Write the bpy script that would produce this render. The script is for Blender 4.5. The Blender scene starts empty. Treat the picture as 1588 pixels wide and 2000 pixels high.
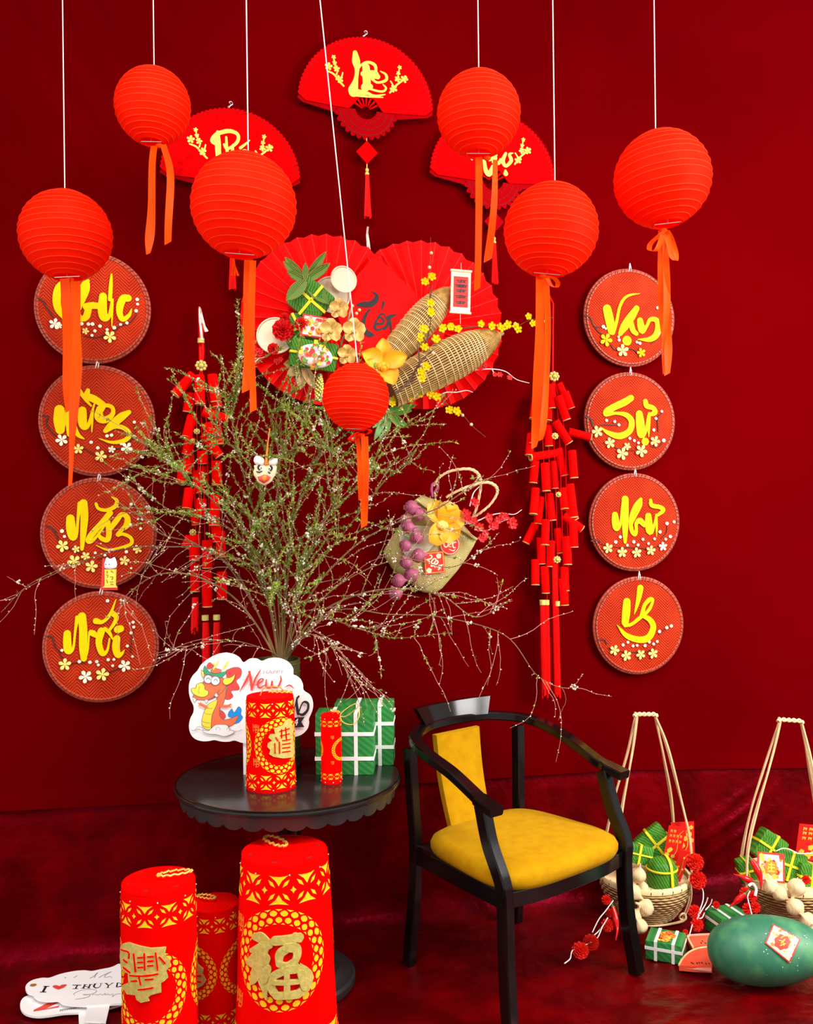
import bpy, bmesh, math, random
from math import sin, cos, pi, sqrt, atan2, radians
from mathutils import Vector, Matrix, noise

random.seed(7)
C = bpy.context.scene.collection
SC = bpy.context.scene

# ------------------------------------------------------------------ camera
F = 1800.0                 # focal length in pixels of the 1588 x 2000 frame
CX, CY = 794.0, 1000.0
CAM = Vector((0, 0, 1.5))
ROLL = 0.012
R_ = Vector((cos(ROLL), 0, -sin(ROLL)))
U_ = Vector((sin(ROLL), 0, cos(ROLL)))
cd = bpy.data.cameras.new('camera')
cd.sensor_fit = 'HORIZONTAL'
cd.sensor_width = 36.0
cd.lens = 36.0 * F / 1588.0
cam = bpy.data.objects.new('camera', cd)
C.objects.link(cam)
m = Matrix.Identity(4)
for i in range(3):
    m[i][0] = R_[i]; m[i][1] = U_[i]; m[i][2] = (0, -1, 0)[i]; m[i][3] = CAM[i]
cam.matrix_world = m
SC.camera = cam

# ------------------------------------------------------------------ world, lights, exposure
TH = radians(12.5)         # the backdrop runs away to the right
WD = 3.33                  # its distance from the camera along its normal
WN = Vector((sin(TH), -cos(TH), 0))
WT = Vector((cos(TH), sin(TH), 0))
W0 = Vector((0, WD / cos(TH), 0))

SC.view_settings.view_transform = 'Standard'
SC.view_settings.look = 'None'
SC.view_settings.gamma = 1.0
SC.view_settings.use_curve_mapping = False
SC.view_settings.exposure = 0.12

w = bpy.data.worlds.new('room_light')
w.use_nodes = True
w.node_tree.nodes['Background'].inputs[0].default_value = (1.0, 0.97, 0.92, 1)
w.node_tree.nodes['Background'].inputs[1].default_value = 0.62
SC.world = w


def area(name, loc, target, sx, sy, power, col=(1, 0.96, 0.9)):
    l = bpy.data.lights.new(name, 'AREA')
    l.shape = 'RECTANGLE'
    l.size = sx; l.size_y = sy; l.energy = power; l.color = col
    o = bpy.data.objects.new(name, l)
    C.objects.link(o)
    o.location = loc
    o.rotation_euler = (Vector(target) - Vector(loc)).to_track_quat('-Z', 'Y').to_euler()
    return o


area('ceiling_panel_light', (-0.5, 1.35, 3.74), (-0.35, 1.7, 0), 1.3, 0.7, 60)
area('ceiling_panel_light', (1.5, 1.5, 3.74), (1.4, 1.9, 0), 1.3, 0.7, 62)
area('side_window_light', (3.0, 1.7, 2.3), (1.75, 3.5, 1.45), 1.2, 1.8, 150, (1, 0.95, 0.95))

area('left_fill_light', (-2.5, 0.9, 1.7), (-0.9, 3.1, 1.1), 1.0, 1.6, 30, (1, 0.96, 0.94))  # added fill, aimed to brighten the lower left of the backdrop

# ------------------------------------------------------------------ pixel helpers: photograph -> point in the room


def ray(px, py):
    return Vector((0, 1, 0)) + R_ * ((px - CX) / F) + U_ * ((CY - py) / F)


def at(px, py, Y):
    return CAM + ray(px, py) * Y


def wallp(px, py, off=0.0):
    d = ray(px, py)
    t = (-WD + off) / WN.dot(d)
    return CAM + d * t


def floorp(px, py, z=0.0):
    d = ray(px, py)
    return CAM + d * ((z - CAM.z) / d.z)


def Zf(x0, y0, s):
    """zoomed crop -> photograph coordinates"""
    return lambda x, y: (x0 + x / s, y0 + y / s)


class Frame:
    """position + turn about z; local x to the right, y away from the camera, z up"""
    def __init__(self, o, rz=0.0, tilt=None):
        self.o = Vector(o); self.rz = rz
        self.M = Matrix.Translation(self.o) @ Matrix.Rotation(rz, 4, 'Z')
        if tilt is not None:
            self.M = self.M @ tilt.to_4x4()
        self.I = self.M.inverted()

    def loc(self, P):
        return self.I @ P

    def px(self, px, py, off=0.0):
        """point of the plane local y = -off seen at that pixel"""
        c = self.I @ CAM
        d = (self.I.to_3x3() @ ray(px, py))
        t = (-off - c.y) / d.y
        return c + d * t

# ------------------------------------------------------------------ materials


def mat(name, col, rough=0.6, metal=0.0, sheen=0.0, sheen_tint=None, sheen_rough=0.5, bump=None, var=None,
        transl=0.0, coat=0.0, spec=0.5, trans=0.0, emit=None, bump_dist=0.002, spec_tint=None):
    m = bpy.data.materials.new(name)
    m.use_nodes = True
    nt = m.node_tree
    p = nt.nodes['Principled BSDF']
    p.inputs['Base Color'].default_value = (*col, 1)
    p.inputs['Roughness'].default_value = rough
    p.inputs['Metallic'].default_value = metal
    p.inputs['Specular IOR Level'].default_value = spec
    p.inputs['Coat Weight'].default_value = coat
    if spec_tint:
        p.inputs['Specular Tint'].default_value = (*spec_tint, 1)
    p.inputs['Transmission Weight'].default_value = trans
    if sheen:
        p.inputs['Sheen Weight'].default_value = sheen
        p.inputs['Sheen Roughness'].default_value = sheen_rough
        p.inputs['Sheen Tint'].default_value = (*(sheen_tint or col), 1)
    tc = nt.nodes.new('ShaderNodeTexCoord')
    if var:
        sc_, c2, lo, hi = var
        n = nt.nodes.new('ShaderNodeTexNoise')
        n.inputs['Scale'].default_value = sc_
        n.inputs['Detail'].default_value = 4
        nt.links.new(tc.outputs['Object'], n.inputs['Vector'])
        r = nt.nodes.new('ShaderNodeValToRGB')
        r.color_ramp.elements[0].position = lo; r.color_ramp.elements[0].color = (*col, 1)
        r.color_ramp.elements[1].position = hi; r.color_ramp.elements[1].color = (*c2, 1)
        nt.links.new(n.outputs['Fac'], r.inputs['Fac'])
        nt.links.new(r.outputs['Color'], p.inputs['Base Color'])
    if bump:
        n = nt.nodes.new('ShaderNodeTexNoise')
        n.inputs['Scale'].default_value = bump[0]
        n.inputs['Detail'].default_value = 3
        nt.links.new(tc.outputs['Object'], n.inputs['Vector'])
        b = nt.nodes.new('ShaderNodeBump')
        b.inputs['Strength'].default_value = bump[1]
        b.inputs['Distance'].default_value = bump_dist
        nt.links.new(n.outputs['Fac'], b.inputs['Height'])
        nt.links.new(b.outputs['Normal'], p.inputs['Normal'])
    if transl:
        t = nt.nodes.new('ShaderNodeBsdfTranslucent')
        src = p.inputs['Base Color'].links
        if src:
            nt.links.new(src[0].from_socket, t.inputs['Color'])
        else:
            t.inputs['Color'].default_value = (*col, 1)
        mx = nt.nodes.new('ShaderNodeMixShader')
        mx.inputs[0].default_value = transl
        nt.links.new(p.outputs[0], mx.inputs[1]); nt.links.new(t.outputs[0], mx.inputs[2])
        nt.links.new(mx.outputs[0], nt.nodes['Material Output'].inputs['Surface'])
    return m


def stripes(name, c1, c2, expr, freq, rough=0.6, bump=0.5, dist=0.002, lo=0.3, hi=0.7, spec=0.2):
    """woven / veined surfaces. expr: list of (axis, weight) or ('chevron', period, along, across)"""
    m = bpy.data.materials.new(name)
    m.use_nodes = True
    nt = m.node_tree
    p = nt.nodes['Principled BSDF']
    p.inputs['Roughness'].default_value = rough
    p.inputs['Specular IOR Level'].default_value = spec
    tc = nt.nodes.new('ShaderNodeTexCoord')
    sp = nt.nodes.new('ShaderNodeSeparateXYZ')
    nz = nt.nodes.new('ShaderNodeTexNoise')
    nz.inputs['Scale'].default_value = 9; nz.inputs['Detail'].default_value = 3
    nt.links.new(tc.outputs['Object'], nz.inputs['Vector'])
    nt.links.new(tc.outputs['Object'], sp.inputs[0])

    def math_(op, a, b=None):
        n = nt.nodes.new('ShaderNodeMath'); n.operation = op
        for i, x in enumerate((a, b)):
            if x is None:
                continue
            if isinstance(x, (int, float)):
                n.inputs[i].default_value = x
            else:
                nt.links.new(x, n.inputs[i])
        return n.outputs[0]
    ax = {'x': sp.outputs[0], 'y': sp.outputs[1], 'z': sp.outputs[2]}
    if expr[0] == 'chevron':
        zig = math_('PINGPONG', ax[expr[3]], expr[1])
        val = math_('ADD', ax[expr[2]], zig)
    else:
        val = None
        for a, wgt in expr:
            t_ = math_('MULTIPLY', ax[a], wgt)
            val = t_ if val is None else math_('ADD', val, t_)
    wob = math_('MULTIPLY', nz.outputs['Fac'], 0.6 / freq)
    val = math_('ADD', val, wob)
    s = math_('SINE', math_('MULTIPLY', val, 2 * pi * freq))
    fac = math_('ADD', math_('MULTIPLY', s, 0.36), nz.outputs['Fac'])
    r = nt.nodes.new('ShaderNodeValToRGB')
    r.color_ramp.elements[0].position = lo; r.color_ramp.elements[0].color = (*c1, 1)
    r.color_ramp.elements[1].position = hi; r.color_ramp.elements[1].color = (*c2, 1)
    nt.links.new(fac, r.inputs['Fac'])
    nt.links.new(r.outputs['Color'], p.inputs['Base Color'])
    b = nt.nodes.new('ShaderNodeBump')
    b.inputs['Strength'].default_value = bump; b.inputs['Distance'].default_value = dist
    nt.links.new(s, b.inputs['Height']); nt.links.new(b.outputs['Normal'], p.inputs['Normal'])
    return m


M = {}
M['velvet'] = mat('red velvet backdrop', (0.085, 0.0, 0.0003), 0.92, sheen=0.30, sheen_tint=(0.9, 0.0, 0.16), sheen_rough=0.42,
                  bump=(260, 0.15), var=(1.3, (0.112, 0.0, 0.0004), 0.35, 0.7), spec=0.0)
M['velvet_floor'] = mat('red velvet floor cloth', (0.062, 0.0, 0.0002), 0.38, sheen=0.25, sheen_tint=(0.9, 0.0, 0.03), sheen_rough=0.3,
                        bump=(30, 0.8), var=(7, (0.13, 0.0, 0.0005), 0.4, 0.68), spec=0.5, spec_tint=(1.0, 0.01, 0.09), bump_dist=0.006)
M['ceiling'] = mat('white ceiling paint', (0.75, 0.74, 0.72), 0.9)
M['lantern'] = mat('red lantern cloth', (0.95, 0.008, 0.0003), 0.55, transl=0.35, bump=(400, 0.15), spec=0.04, var=(3, (0.97, 0.015, 0.0006), 0.35, 0.7))
M['rib'] = mat('orange red lantern rib', (0.95, 0.055, 0.012), 0.5, spec=0.1)
M['ribbon'] = mat('orange red satin ribbon', (0.95, 0.072, 0.0005), 0.45, transl=0.25, spec=0.08)
M['cordwhite'] = mat('white cotton cord', (0.78, 0.66, 0.60), 0.8)
M['wire'] = mat('grey steel wire', (0.6, 0.58, 0.56), 0.35, 0.9)
M['felt'] = mat('bright red felt', (0.88, 0.0008, 0.0004), 0.9, bump=(500, 0.25), spec=0.02)
M['feltdark'] = mat('dark red felt slit', (0.18, 0.0, 0.0), 0.95)
M['paper'] = mat('red pleated paper', (0.80, 0.001, 0.001), 0.5, var=(7, (0.88, 0.002, 0.002), 0.35, 0.7), spec=0.10)
M['fanfelt'] = mat('red felt fan leaf', (0.66, 0.0, 0.001), 0.9, bump=(220, 0.4), var=(60, (0.45, 0.0, 0.001), 0.5, 0.72), spec=0.03)
M['fanlace'] = mat('dark red fan lace', (0.30, 0.0, 0.002), 0.9, bump=(220, 0.4), spec=0.03)
M['yellow'] = mat('yellow paint', (0.84, 0.60, 0.0), 0.55, var=(40, (0.84, 0.52, 0.0), 0.45, 0.8), spec=0.1)
M['fanyellow'] = mat('pale gold glitter', (0.95, 0.72, 0.08), 0.45, var=(60, (0.75, 0.48, 0.03), 0.4, 0.7))
M['petalw'] = mat('white painted petals', (0.95, 0.86, 0.62), 0.6)
M['petaly'] = mat('pale yellow painted petals', (0.95, 0.75, 0.18), 0.6)
M['twigpaint'] = mat('black brown painted twig', (0.05, 0.008, 0.006), 0.7)
M['disc'] = stripes('red lacquered bamboo weave', (0.28, 0.012, 0.003), (0.56, 0.042, 0.010), ('chevron', 0.040, 'z', 'x'), 90, 0.6, 0.6, 0.0015, 0.1, 0.9, 0.05)
M['discrim'] = mat('red bamboo rim', (0.42, 0.05, 0.018), 0.5, bump=(120, 0.4))
M['stitch'] = mat('dark brown rattan stitch', (0.10, 0.02, 0.012), 0.7)
M['gold'] = mat('gold cord', (0.85, 0.55, 0.10), 0.35, 0.6, bump=(500, 0.4))
M['goldp'] = mat('gold plate with glitter', (0.60, 0.50, 0.11), 0.45, 0.2, bump=(700, 0.5), var=(90, (0.74, 0.62, 0.17), 0.4, 0.65))
M['inlay'] = mat('yellow felt backing', (0.98, 0.60, 0.0), 0.8)
M['cracker'] = mat('red velvet firecracker', (0.82, 0.0008, 0.0005), 0.8, sheen=0.2, sheen_tint=(1, 0.02, 0.01), spec=0.04)
M['tassel'] = mat('red silk tassel', (0.78, 0.002, 0.002), 0.5, bump=(300, 0.4), spec=0.1)
M['straw'] = stripes('pale straw', (0.72, 0.62, 0.42), (0.86, 0.78, 0.58), [('x', 1.0), ('z', 0.15)], 240, 0.6, 0.2, 0.0005)
M['bamboo'] = mat('split bamboo', (0.58, 0.38, 0.11), 0.5, var=(60, (0.38, 0.22, 0.05), 0.4, 0.65))
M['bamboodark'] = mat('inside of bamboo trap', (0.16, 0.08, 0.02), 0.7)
M['bamboolight'] = mat('pale bamboo hoop', (0.84, 0.66, 0.34), 0.5)
M['leafwrap'] = stripes('banana leaf wrapping', (0.025, 0.14, 0.010), (0.10, 0.31, 0.035), [('x', 0.8), ('z', 0.45)], 120, 0.3, 0.3, 0.0008, 0.1, 1.0)
M['boxgreen'] = stripes('green leaf print wrapper', (0.018, 0.18, 0.035), (0.045, 0.28, 0.065), [('x', 0.6), ('z', 0.8)], 60, 0.4, 0.2, 0.0006, 0.1, 1.0)
M['bandy'] = mat('yellow band', (0.80, 0.68, 0.01), 0.5)
M['bandw'] = mat('white band', (0.88, 0.9, 0.86), 0.5)
M['leaf'] = stripes('long leaf', (0.06, 0.14, 0.015), (0.17, 0.27, 0.045), [('z', 1.0)], 190, 0.45, 0.3, 0.0006)
M['leafgreen'] = mat('fresh green leaf', (0.045, 0.20, 0.02), 0.4, var=(20, (0.1, 0.3, 0.04), 0.4, 0.65))
M['leafedge'] = mat('brown gold leaf', (0.42, 0.26, 0.09), 0.45, var=(20, (0.28, 0.17, 0.05), 0.4, 0.65))
M['carnation'] = mat('red carnation petals', (0.75, 0.006, 0.006), 0.6, transl=0.15)
M['redflower'] = mat('vermilion silk petals', (0.85, 0.02, 0.008), 0.55, transl=0.2)
M['goldpetal'] = mat('dried gold orchid petals', (0.46, 0.25, 0.045), 0.4, 0.25, var=(30, (0.68, 0.43, 0.11), 0.4, 0.65))
M['orchid'] = mat('yellow orchid petals', (0.88, 0.34, 0.002), 0.5, var=(22, (0.92, 0.47, 0.008), 0.4, 0.65), transl=0.15)
M['orchidlip'] = mat('deep yellow orchid lip', (0.90, 0.38, 0.01), 0.5)
M['apricot'] = mat('yellow apricot blossom', (0.86, 0.60, 0.0), 0.55, transl=0.2, spec=0.1)
M['bud'] = mat('cream bud', (0.80, 0.58, 0.28), 0.6)
M['bark'] = mat('dark brown bark', (0.10, 0.045, 0.02), 0.8, bump=(90, 0.5))
M['twig'] = mat('brown spirea stem', (0.22, 0.125, 0.04), 0.75, bump=(60, 0.4), var=(10, (0.14, 0.08, 0.025), 0.4, 0.6))
M['twigthin'] = mat('reddish thin spirea twig', (0.42, 0.20, 0.15), 0.75)
M['spleaf'] = mat('small spirea leaves', (0.19, 0.34, 0.035), 0.5, transl=0.25, var=(9, (0.38, 0.48, 0.07), 0.4, 0.65), spec=0.2)
M['spbud'] = mat('white spirea buds', (0.82, 0.76, 0.60), 0.6)
M['whitestem'] = mat('white floral wire', (0.85, 0.80, 0.74), 0.6)
M['card'] = mat('red printed card', (0.75, 0.012, 0.006), 0.45)
M['cream'] = mat('cream paper', (0.86, 0.72, 0.46), 0.6)
M['black'] = mat('black ink', (0.012, 0.009, 0.012), 0.6)
M['lacquer'] = mat('black lacquered wood', (0.004, 0.003, 0.003), 0.16, bump=(14, 0.06), spec=0.38)
M['tabletop'] = mat('black painted table top', (0.010, 0.010, 0.010), 0.2, bump=(30, 0.06), var=(6, (0.016, 0.015, 0.014), 0.4, 0.7))
M['apron'] = mat('black painted table apron', (0.022, 0.024, 0.024), 0.38, spec=0.6)
M['mustard'] = mat('mustard velvet upholstery', (0.47, 0.25, 0.002), 0.85, sheen=0.15, sheen_tint=(1, 0.75, 0.1), bump=(120, 0.3),
                   var=(30, (0.42, 0.195, 0.001), 0.36, 0.72), spec=0.05)
M['white'] = mat('white foam board', (0.93, 0.93, 0.93), 0.5)
M['vase'] = mat('olive green glazed vase', (0.09, 0.09, 0.03), 0.25, var=(9, (0.05, 0.05, 0.018), 0.4, 0.7))
M['rope'] = mat('pale rattan cane', (0.70, 0.48, 0.24), 0.6, var=(12, (0.58, 0.36, 0.17), 0.4, 0.65))
M['seagrass'] = stripes('woven seagrass', (0.44, 0.38, 0.11), (0.74, 0.63, 0.26), ('chevron', 0.016, 'z', 'x'), 150, 0.7, 0.8, 0.0012)
M['basket'] = stripes('woven rattan basket', (0.40, 0.26, 0.09), (0.70, 0.50, 0.22), [('z', 1.0)], 95, 0.6, 0.9, 0.003)
M['garlic'] = stripes('papery garlic skin', (0.64, 0.46, 0.23), (0.80, 0.63, 0.36), [('x', 1.0), ('y', 0.4)], 170, 0.5, 0.15, 0.0005, 0.0, 1.0)
M['shallot'] = stripes('pink shallot skin', (0.24, 0.035, 0.095), (0.47, 0.13, 0.21), [('x', 1.0), ('y', 0.4)], 200, 0.35, 0.15, 0.0005, 0.05, 0.95)
M['chili'] = mat('glossy red chili', (0.72, 0.004, 0.004), 0.15)
M['chilistem'] = mat('green chili stem', (0.08, 0.2, 0.03), 0.5)
M['melon'] = mat('watermelon rind', (0.022, 0.155, 0.082), 0.5, bump=(60, 0.15), var=(11, (0.09, 0.30, 0.12), 0.45, 0.72))
M['melonred'] = mat('watermelon flesh print', (0.90, 0.075, 0.03), 0.5, var=(9, (0.95, 0.13, 0.06), 0.4, 0.7))
M['melonrind'] = mat('pale rind edge', (0.90, 0.62, 0.28), 0.5)
M['melonpink'] = mat('pale pink cut face', (0.92, 0.28, 0.2), 0.5)
M['chip'] = mat('chipped white paint', (0.6, 0.7, 0.6), 0.6)
M['clear'] = mat('sheer pale tulle', (0.62, 0.60, 0.40), 0.6)
M['pleatedge'] = mat('lighter fold of red paper', (0.90, 0.035, 0.03), 0.6, spec=0.1)  # fold lines in a lighter red than the pleats
# clip-art colours
for n_, c_ in dict(d_orange=(0.85, 0.17, 0.06), d_red=(0.75, 0.06, 0.045), d_yellow=(0.93, 0.75, 0.05), d_green=(0.03, 0.36, 0.16),
                   d_blue=(0.0, 0.29, 0.85), d_line=(0.15, 0.13, 0.13), d_white=(0.9, 0.9, 0.9), d_grey=(0.35, 0.34, 0.34),
                   d_gold=(0.85, 0.55, 0.05), p_orange=(0.90, 0.22, 0.015), p_red=(0.78, 0.03, 0.012), p_white=(0.85, 0.78, 0.72),
                   p_pink=(0.75, 0.45, 0.55), lionc=(0.92, 0.80, 0.5), lionw=(0.92, 0.88, 0.8), liono=(0.85, 0.25, 0.02), p_green=(0.1, 0.32, 0.05), p_brown=(0.4, 0.16, 0.02)).items():
    M[n_] = mat('print ' + n_, c_, 0.5)

# ------------------------------------------------------------------ mesh builder


def catmull(pts, n):
    """pts: list of tuples; n samples per span"""
    if len(pts) < 3:
        if len(pts) == 2:
            a, b = pts
            return [tuple(a[i] + (b[i] - a[i]) * k / n for i in range(len(a))) for k in range(n + 1)]
        return list(pts)
    P = [tuple(2 * a - b for a, b in zip(pts[0], pts[1]))] + list(pts) + [tuple(2 * a - b for a, b in zip(pts[-1], pts[-2]))]
    out = []
    for i in range(1, len(P) - 2):
        p0, p1, p2, p3 = P[i - 1:i + 3]
        for k in range(n):
            t = k / n
            out.append(tuple(0.5 * (2 * b + (c - a) * t + (2 * a - 5 * b + 4 * c - d) * t * t + (3 * b - a - 3 * c + d) * t ** 3)
                             for a, b, c, d in zip(p0, p1, p2, p3)))
    out.append(tuple(pts[-1]))
    return out


class MB:
    def __init__(self):
        self.v = []; self.f = []

    def add(self, vs, fs, mtx=None):
        b = len(self.v)
        if mtx is not None:
            vs = [mtx @ Vector(p) for p in vs]
        self.v.extend([tuple(p) for p in vs])
        self.f.extend([tuple(i + b for i in f) for f in fs])
        return self

    def box(self, c, s, rot=None, bev=0.0):
        x, y, z = (k / 2 for k in s)
        if bev <= 0:
            vs = [(i * x, j * y, k * z) for i in (-1, 1) for j in (-1, 1) for k in (-1, 1)]
            fs = [(0, 1, 3, 2), (4, 6, 7, 5), (0, 4, 5, 1), (2, 3, 7, 6), (0, 2, 6, 4), (1, 5, 7, 3)]
        else:
            bm = bmesh.new()
            bmesh.ops.create_cube(bm, size=1)
            bmesh.ops.scale(bm, vec=s, verts=bm.verts)
            bmesh.ops.bevel(bm, geom=list(bm.edges), offset=bev, segments=2, affect='EDGES', profile=0.6)
            bm.verts.index_update()
            vs = [v.co.copy() for v in bm.verts]; fs = [[v.index for v in f.verts] for f in bm.faces]
            bm.free()
        mt = Matrix.Translation(Vector(c)) @ (rot.to_4x4() if rot is not None else Matrix.Identity(4))
        return self.add(vs, fs, mt)

    def tube(self, pts, r, n=8, cap=True, closed=False, flat=1.0, up=None):
        pts = [Vector(p) for p in pts]
        k = len(pts)
        rs = [r] * k if isinstance(r, (int, float)) else list(r)
        vs = []; fs = []
        prev = None
        for i, p in enumerate(pts):
            if closed:
                t = pts[(i + 1) % k] - pts[i - 1]
            else:
                t = pts[min(i + 1, k - 1)] - pts[max(i - 1, 0)]
            t = t.normalized() if t.length > 1e-9 else Vector((0, 0, 1))
            if prev is None:
                ref = Vector(up) if up is not None else (Vector((0, 0, 1)) if abs(t.z) < 0.9 else Vector((1, 0, 0)))
                a = (ref - t * ref.dot(t)).normalized()
            else:
                ref = Vector(up) if up is not None else prev
                a = ref - t * ref.dot(t)
                a = a.normalized() if a.length > 1e-6 else prev
            prev = a
            b = t.cross(a)
            for j in range(n):
                q = 2 * pi * j / n
                vs.append(p + a * (cos(q) * rs[i]) + b * (sin(q) * rs[i] * flat))
        rng = k if closed else k - 1
        for i in range(rng):
            i2 = (i + 1) % k
            for j in range(n):
                j2 = (j + 1) % n
                fs.append((i * n + j, i * n + j2, i2 * n + j2, i2 * n + j))
        if cap and not closed:
            fs.append(tuple(range(n - 1, -1, -1)))
            fs.append(tuple((k - 1) * n + j for j in range(n)))
        return self.add(vs, fs)

    def rect_tube(self, pts, w, h, up=(0, 0, 1), bev=0.25):
        """rounded-rectangle section swept along pts: w across, h along up"""
        pts = [Vector(p) for p in pts]
        k = len(pts)
        ws = [w] * k if isinstance(w, (int, float)) else w
        hs = [h] * k if isinstance(h, (int, float)) else h
        vs = []; fs = []
        n = 8
        for i, p in enumerate(pts):
            t = (pts[min(i + 1, k - 1)] - pts[max(i - 1, 0)]).normalized()
            u = Vector(up); u = (u - t * u.dot(t)).normalized()
            s = t.cross(u)
            a, b = ws[i] / 2, hs[i] / 2
            c = min(a, b) * bev
            for (x, y) in ((a, b - c), (a - c, b), (c - a, b), (-a, b - c), (-a, c - b), (c - a, -b), (a - c, -b), (a, c - b)):
                vs.append(p + s * x + u * y)
        for i in range(k - 1):
            for j in range(n):
                j2 = (j + 1) % n
                fs.append((i * n + j, i * n + j2, (i + 1) * n + j2, (i + 1) * n + j))
        fs.append(tuple(range(n - 1, -1, -1))); fs.append(tuple((k - 1) * n + j for j in range(n)))
        return self.add(vs, fs)

    def lathe(self, prof, n=32, mtx=None, wob=None):
        vs = []; fs = []
        k = len(prof)
        for i, (r, z) in enumerate(prof):
            for j in range(n):
                q = 2 * pi * j / n
                rr = r + (wob(q, z) if wob else 0)
                vs.append((cos(q) * rr, sin(q) * rr, z))
        for i in range(k - 1):
            for j in range(n):
                j2 = (j + 1) % n
                fs.append((i * n + j, i * n + j2, (i + 1) * n + j2, (i + 1) * n + j))
        if prof[0][0] > 1e-5:
            fs.append(tuple(range(n - 1, -1, -1)))
        if prof[-1][0] > 1e-5:
            fs.append(tuple((k - 1) * n + j for j in range(n)))
        return self.add(vs, fs, mtx)

    def ball(self, c, r, nu=12, nv=8, rot=None):
        rx, ry, rz = (r, r, r) if isinstance(r, (int, float)) else r
        vs = [(0, 0, -rz)]; fs = []
        for i in range(1, nv):
            a = -pi / 2 + pi * i / nv
            for j in range(nu):
                q = 2 * pi * j / nu
                vs.append((cos(q) * cos(a) * rx, sin(q) * cos(a) * ry, sin(a) * rz))
        vs.append((0, 0, rz))
        for j in range(nu):
            j2 = (j + 1) % nu
            fs.append((0, 1 + j2, 1 + j))
            for i in range(nv - 2):
                fs.append((1 + i * nu + j, 1 + i * nu + j2, 1 + (i + 1) * nu + j2, 1 + (i + 1) * nu + j))
            fs.append((len(vs) - 1, 1 + (nv - 2) * nu + j, 1 + (nv - 2) * nu + j2))
        mt = Matrix.Translation(Vector(c)) @ (rot.to_4x4() if rot is not None else Matrix.Identity(4))
        return self.add(vs, fs, mt)

    def prism(self, poly, y0, y1, mtx=None):
        """outline in local x,z; front at y0 (towards the camera), back at y1"""
        k = len(poly)
        area_ = sum(poly[i][0] * poly[(i + 1) % k][1] - poly[(i + 1) % k][0] * poly[i][1] for i in range(k))
        if area_ < 0:
            poly = poly[::-1]
        vs = [(x, y0, z) for x, z in poly] + [(x, y1, z) for x, z in poly]
        fs = [tuple(range(k)), tuple(range(2 * k - 1, k - 1, -1))]
        fs += [(i, i + k, (i + 1) % k + k, (i + 1) % k) for i in range(k)]
        return self.add(vs, fs, mtx)

    def brush(self, stroke, y0, y1, n=6, mp=None):
        """stroke: (x, z, width) points; a painted stroke of that width with round ends"""
        if len(stroke) == 1:
            x, z, w_ = stroke[0]
            L = [(x + cos(q) * w_ / 2, z + sin(q) * w_ / 2) for q in [2 * pi * i / 14 for i in range(14)]]
        else:
            s = catmull(stroke, n)
            L1 = []; L2 = []
            k = len(s)
            for i, (x, z, w_) in enumerate(s):
                a = s[max(i - 1, 0)]; b = s[min(i + 1, k - 1)]
                dx, dz = b[0] - a[0], b[1] - a[1]
                l = sqrt(dx * dx + dz * dz) or 1e-9
                nx, nz = -dz / l, dx / l
                w_ = max(w_, 1e-5)
                L1.append((x + nx * w_ / 2, z + nz * w_ / 2)); L2.append((x - nx * w_ / 2, z - nz * w_ / 2))
            # strip
            vs = []; fs = []
            sl = 0.00018 if abs(y1 - y0) > 0.0006 else 0.00004
            for y, sl_ in ((y0, sl), (y1, 0)):
                vs += [(p[0], y - sl_ * i / k, p[1]) for i, p in enumerate(L1)] + [(p[0], y - sl_ * i / k, p[1]) for i, p in enumerate(L2)]
            for i in range(k - 1):
                fs.append((i, k + i, k + i + 1, i + 1))
                fs.append((i, i + 1, 2 * k + i + 1, 2 * k + i))
                fs.append((k + i + 1, k + i, 3 * k + i, 3 * k + i + 1))
            if mp:
                vs = [mp(p) for p in vs]
            self.add(vs, fs)
            for e in (0, -1):
                self.brush([s[e]], y0 + 0.4 * sl - (sl if e else 0), y1, mp=mp)
            return self
        k = len(L)
        vs = [(p[0], y0, p[1]) for p in L] + [(p[0], y1, p[1]) for p in L]
        if mp:
            vs = [mp(p) for p in vs]
        return self.add(vs, [tuple(range(k))] + [(i, i + k, (i + 1) % k + k, (i + 1) % k) for i in range(k)])

    def grid(self, fn, nu, nv, closed=False):
        vs = [fn(i / nu, j / nv) for j in range(nv + 1) for i in range(nu + 1)]
        w_ = nu + 1
        fs = [(j * w_ + i, j * w_ + i + 1, (j + 1) * w_ + i + 1, (j + 1) * w_ + i) for j in range(nv) for i in range(nu)]
        return self.add(vs, fs)

    def mesh(self, name, material, smooth=0.7):
        me = bpy.data.meshes.new(name)
        me.from_pydata(self.v, [], self.f)
        me.update()
        if smooth:
            me.polygons.foreach_set('use_smooth', [True] * len(me.polygons))
            me.set_sharp_from_angle(angle=smooth)
        if material is not None:
            me.materials.append(M[material] if isinstance(material, str) else material)
        return me

    def build(self, name, material, parent=None, smooth=0.7, label=None, kind=None, recalc=False):
        me = self.mesh(name, material, smooth)
        if recalc:
            bm = bmesh.new(); bm.from_mesh(me)
            bmesh.ops.recalc_face_normals(bm, faces=bm.faces)
            bm.to_mesh(me); bm.free()
        return put(name, me, parent, label=label, kind=kind)


def put(name, me, parent=None, loc=None, rot=None, label=None, kind=None, mtx=None):
    o = bpy.data.objects.new(name, me)
    C.objects.link(o)
    if parent is not None:
        o.parent = parent
    if mtx is not None:
        o.matrix_local = mtx
    if loc is not None:
        o.location = loc
    if rot is not None:
        o.rotation_euler = rot
    if label:
        o['label'] = label
    if kind:
        o['kind'] = kind
    return o


def thing(name, label, cat, fr, group=None):
    o = bpy.data.objects.new(name, None)
    o.empty_display_size = 0.05
    C.objects.link(o)
    o.matrix_world = fr.M
    o['label'] = label; o['category'] = cat
    if group:
        o['group'] = group
    return o


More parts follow.
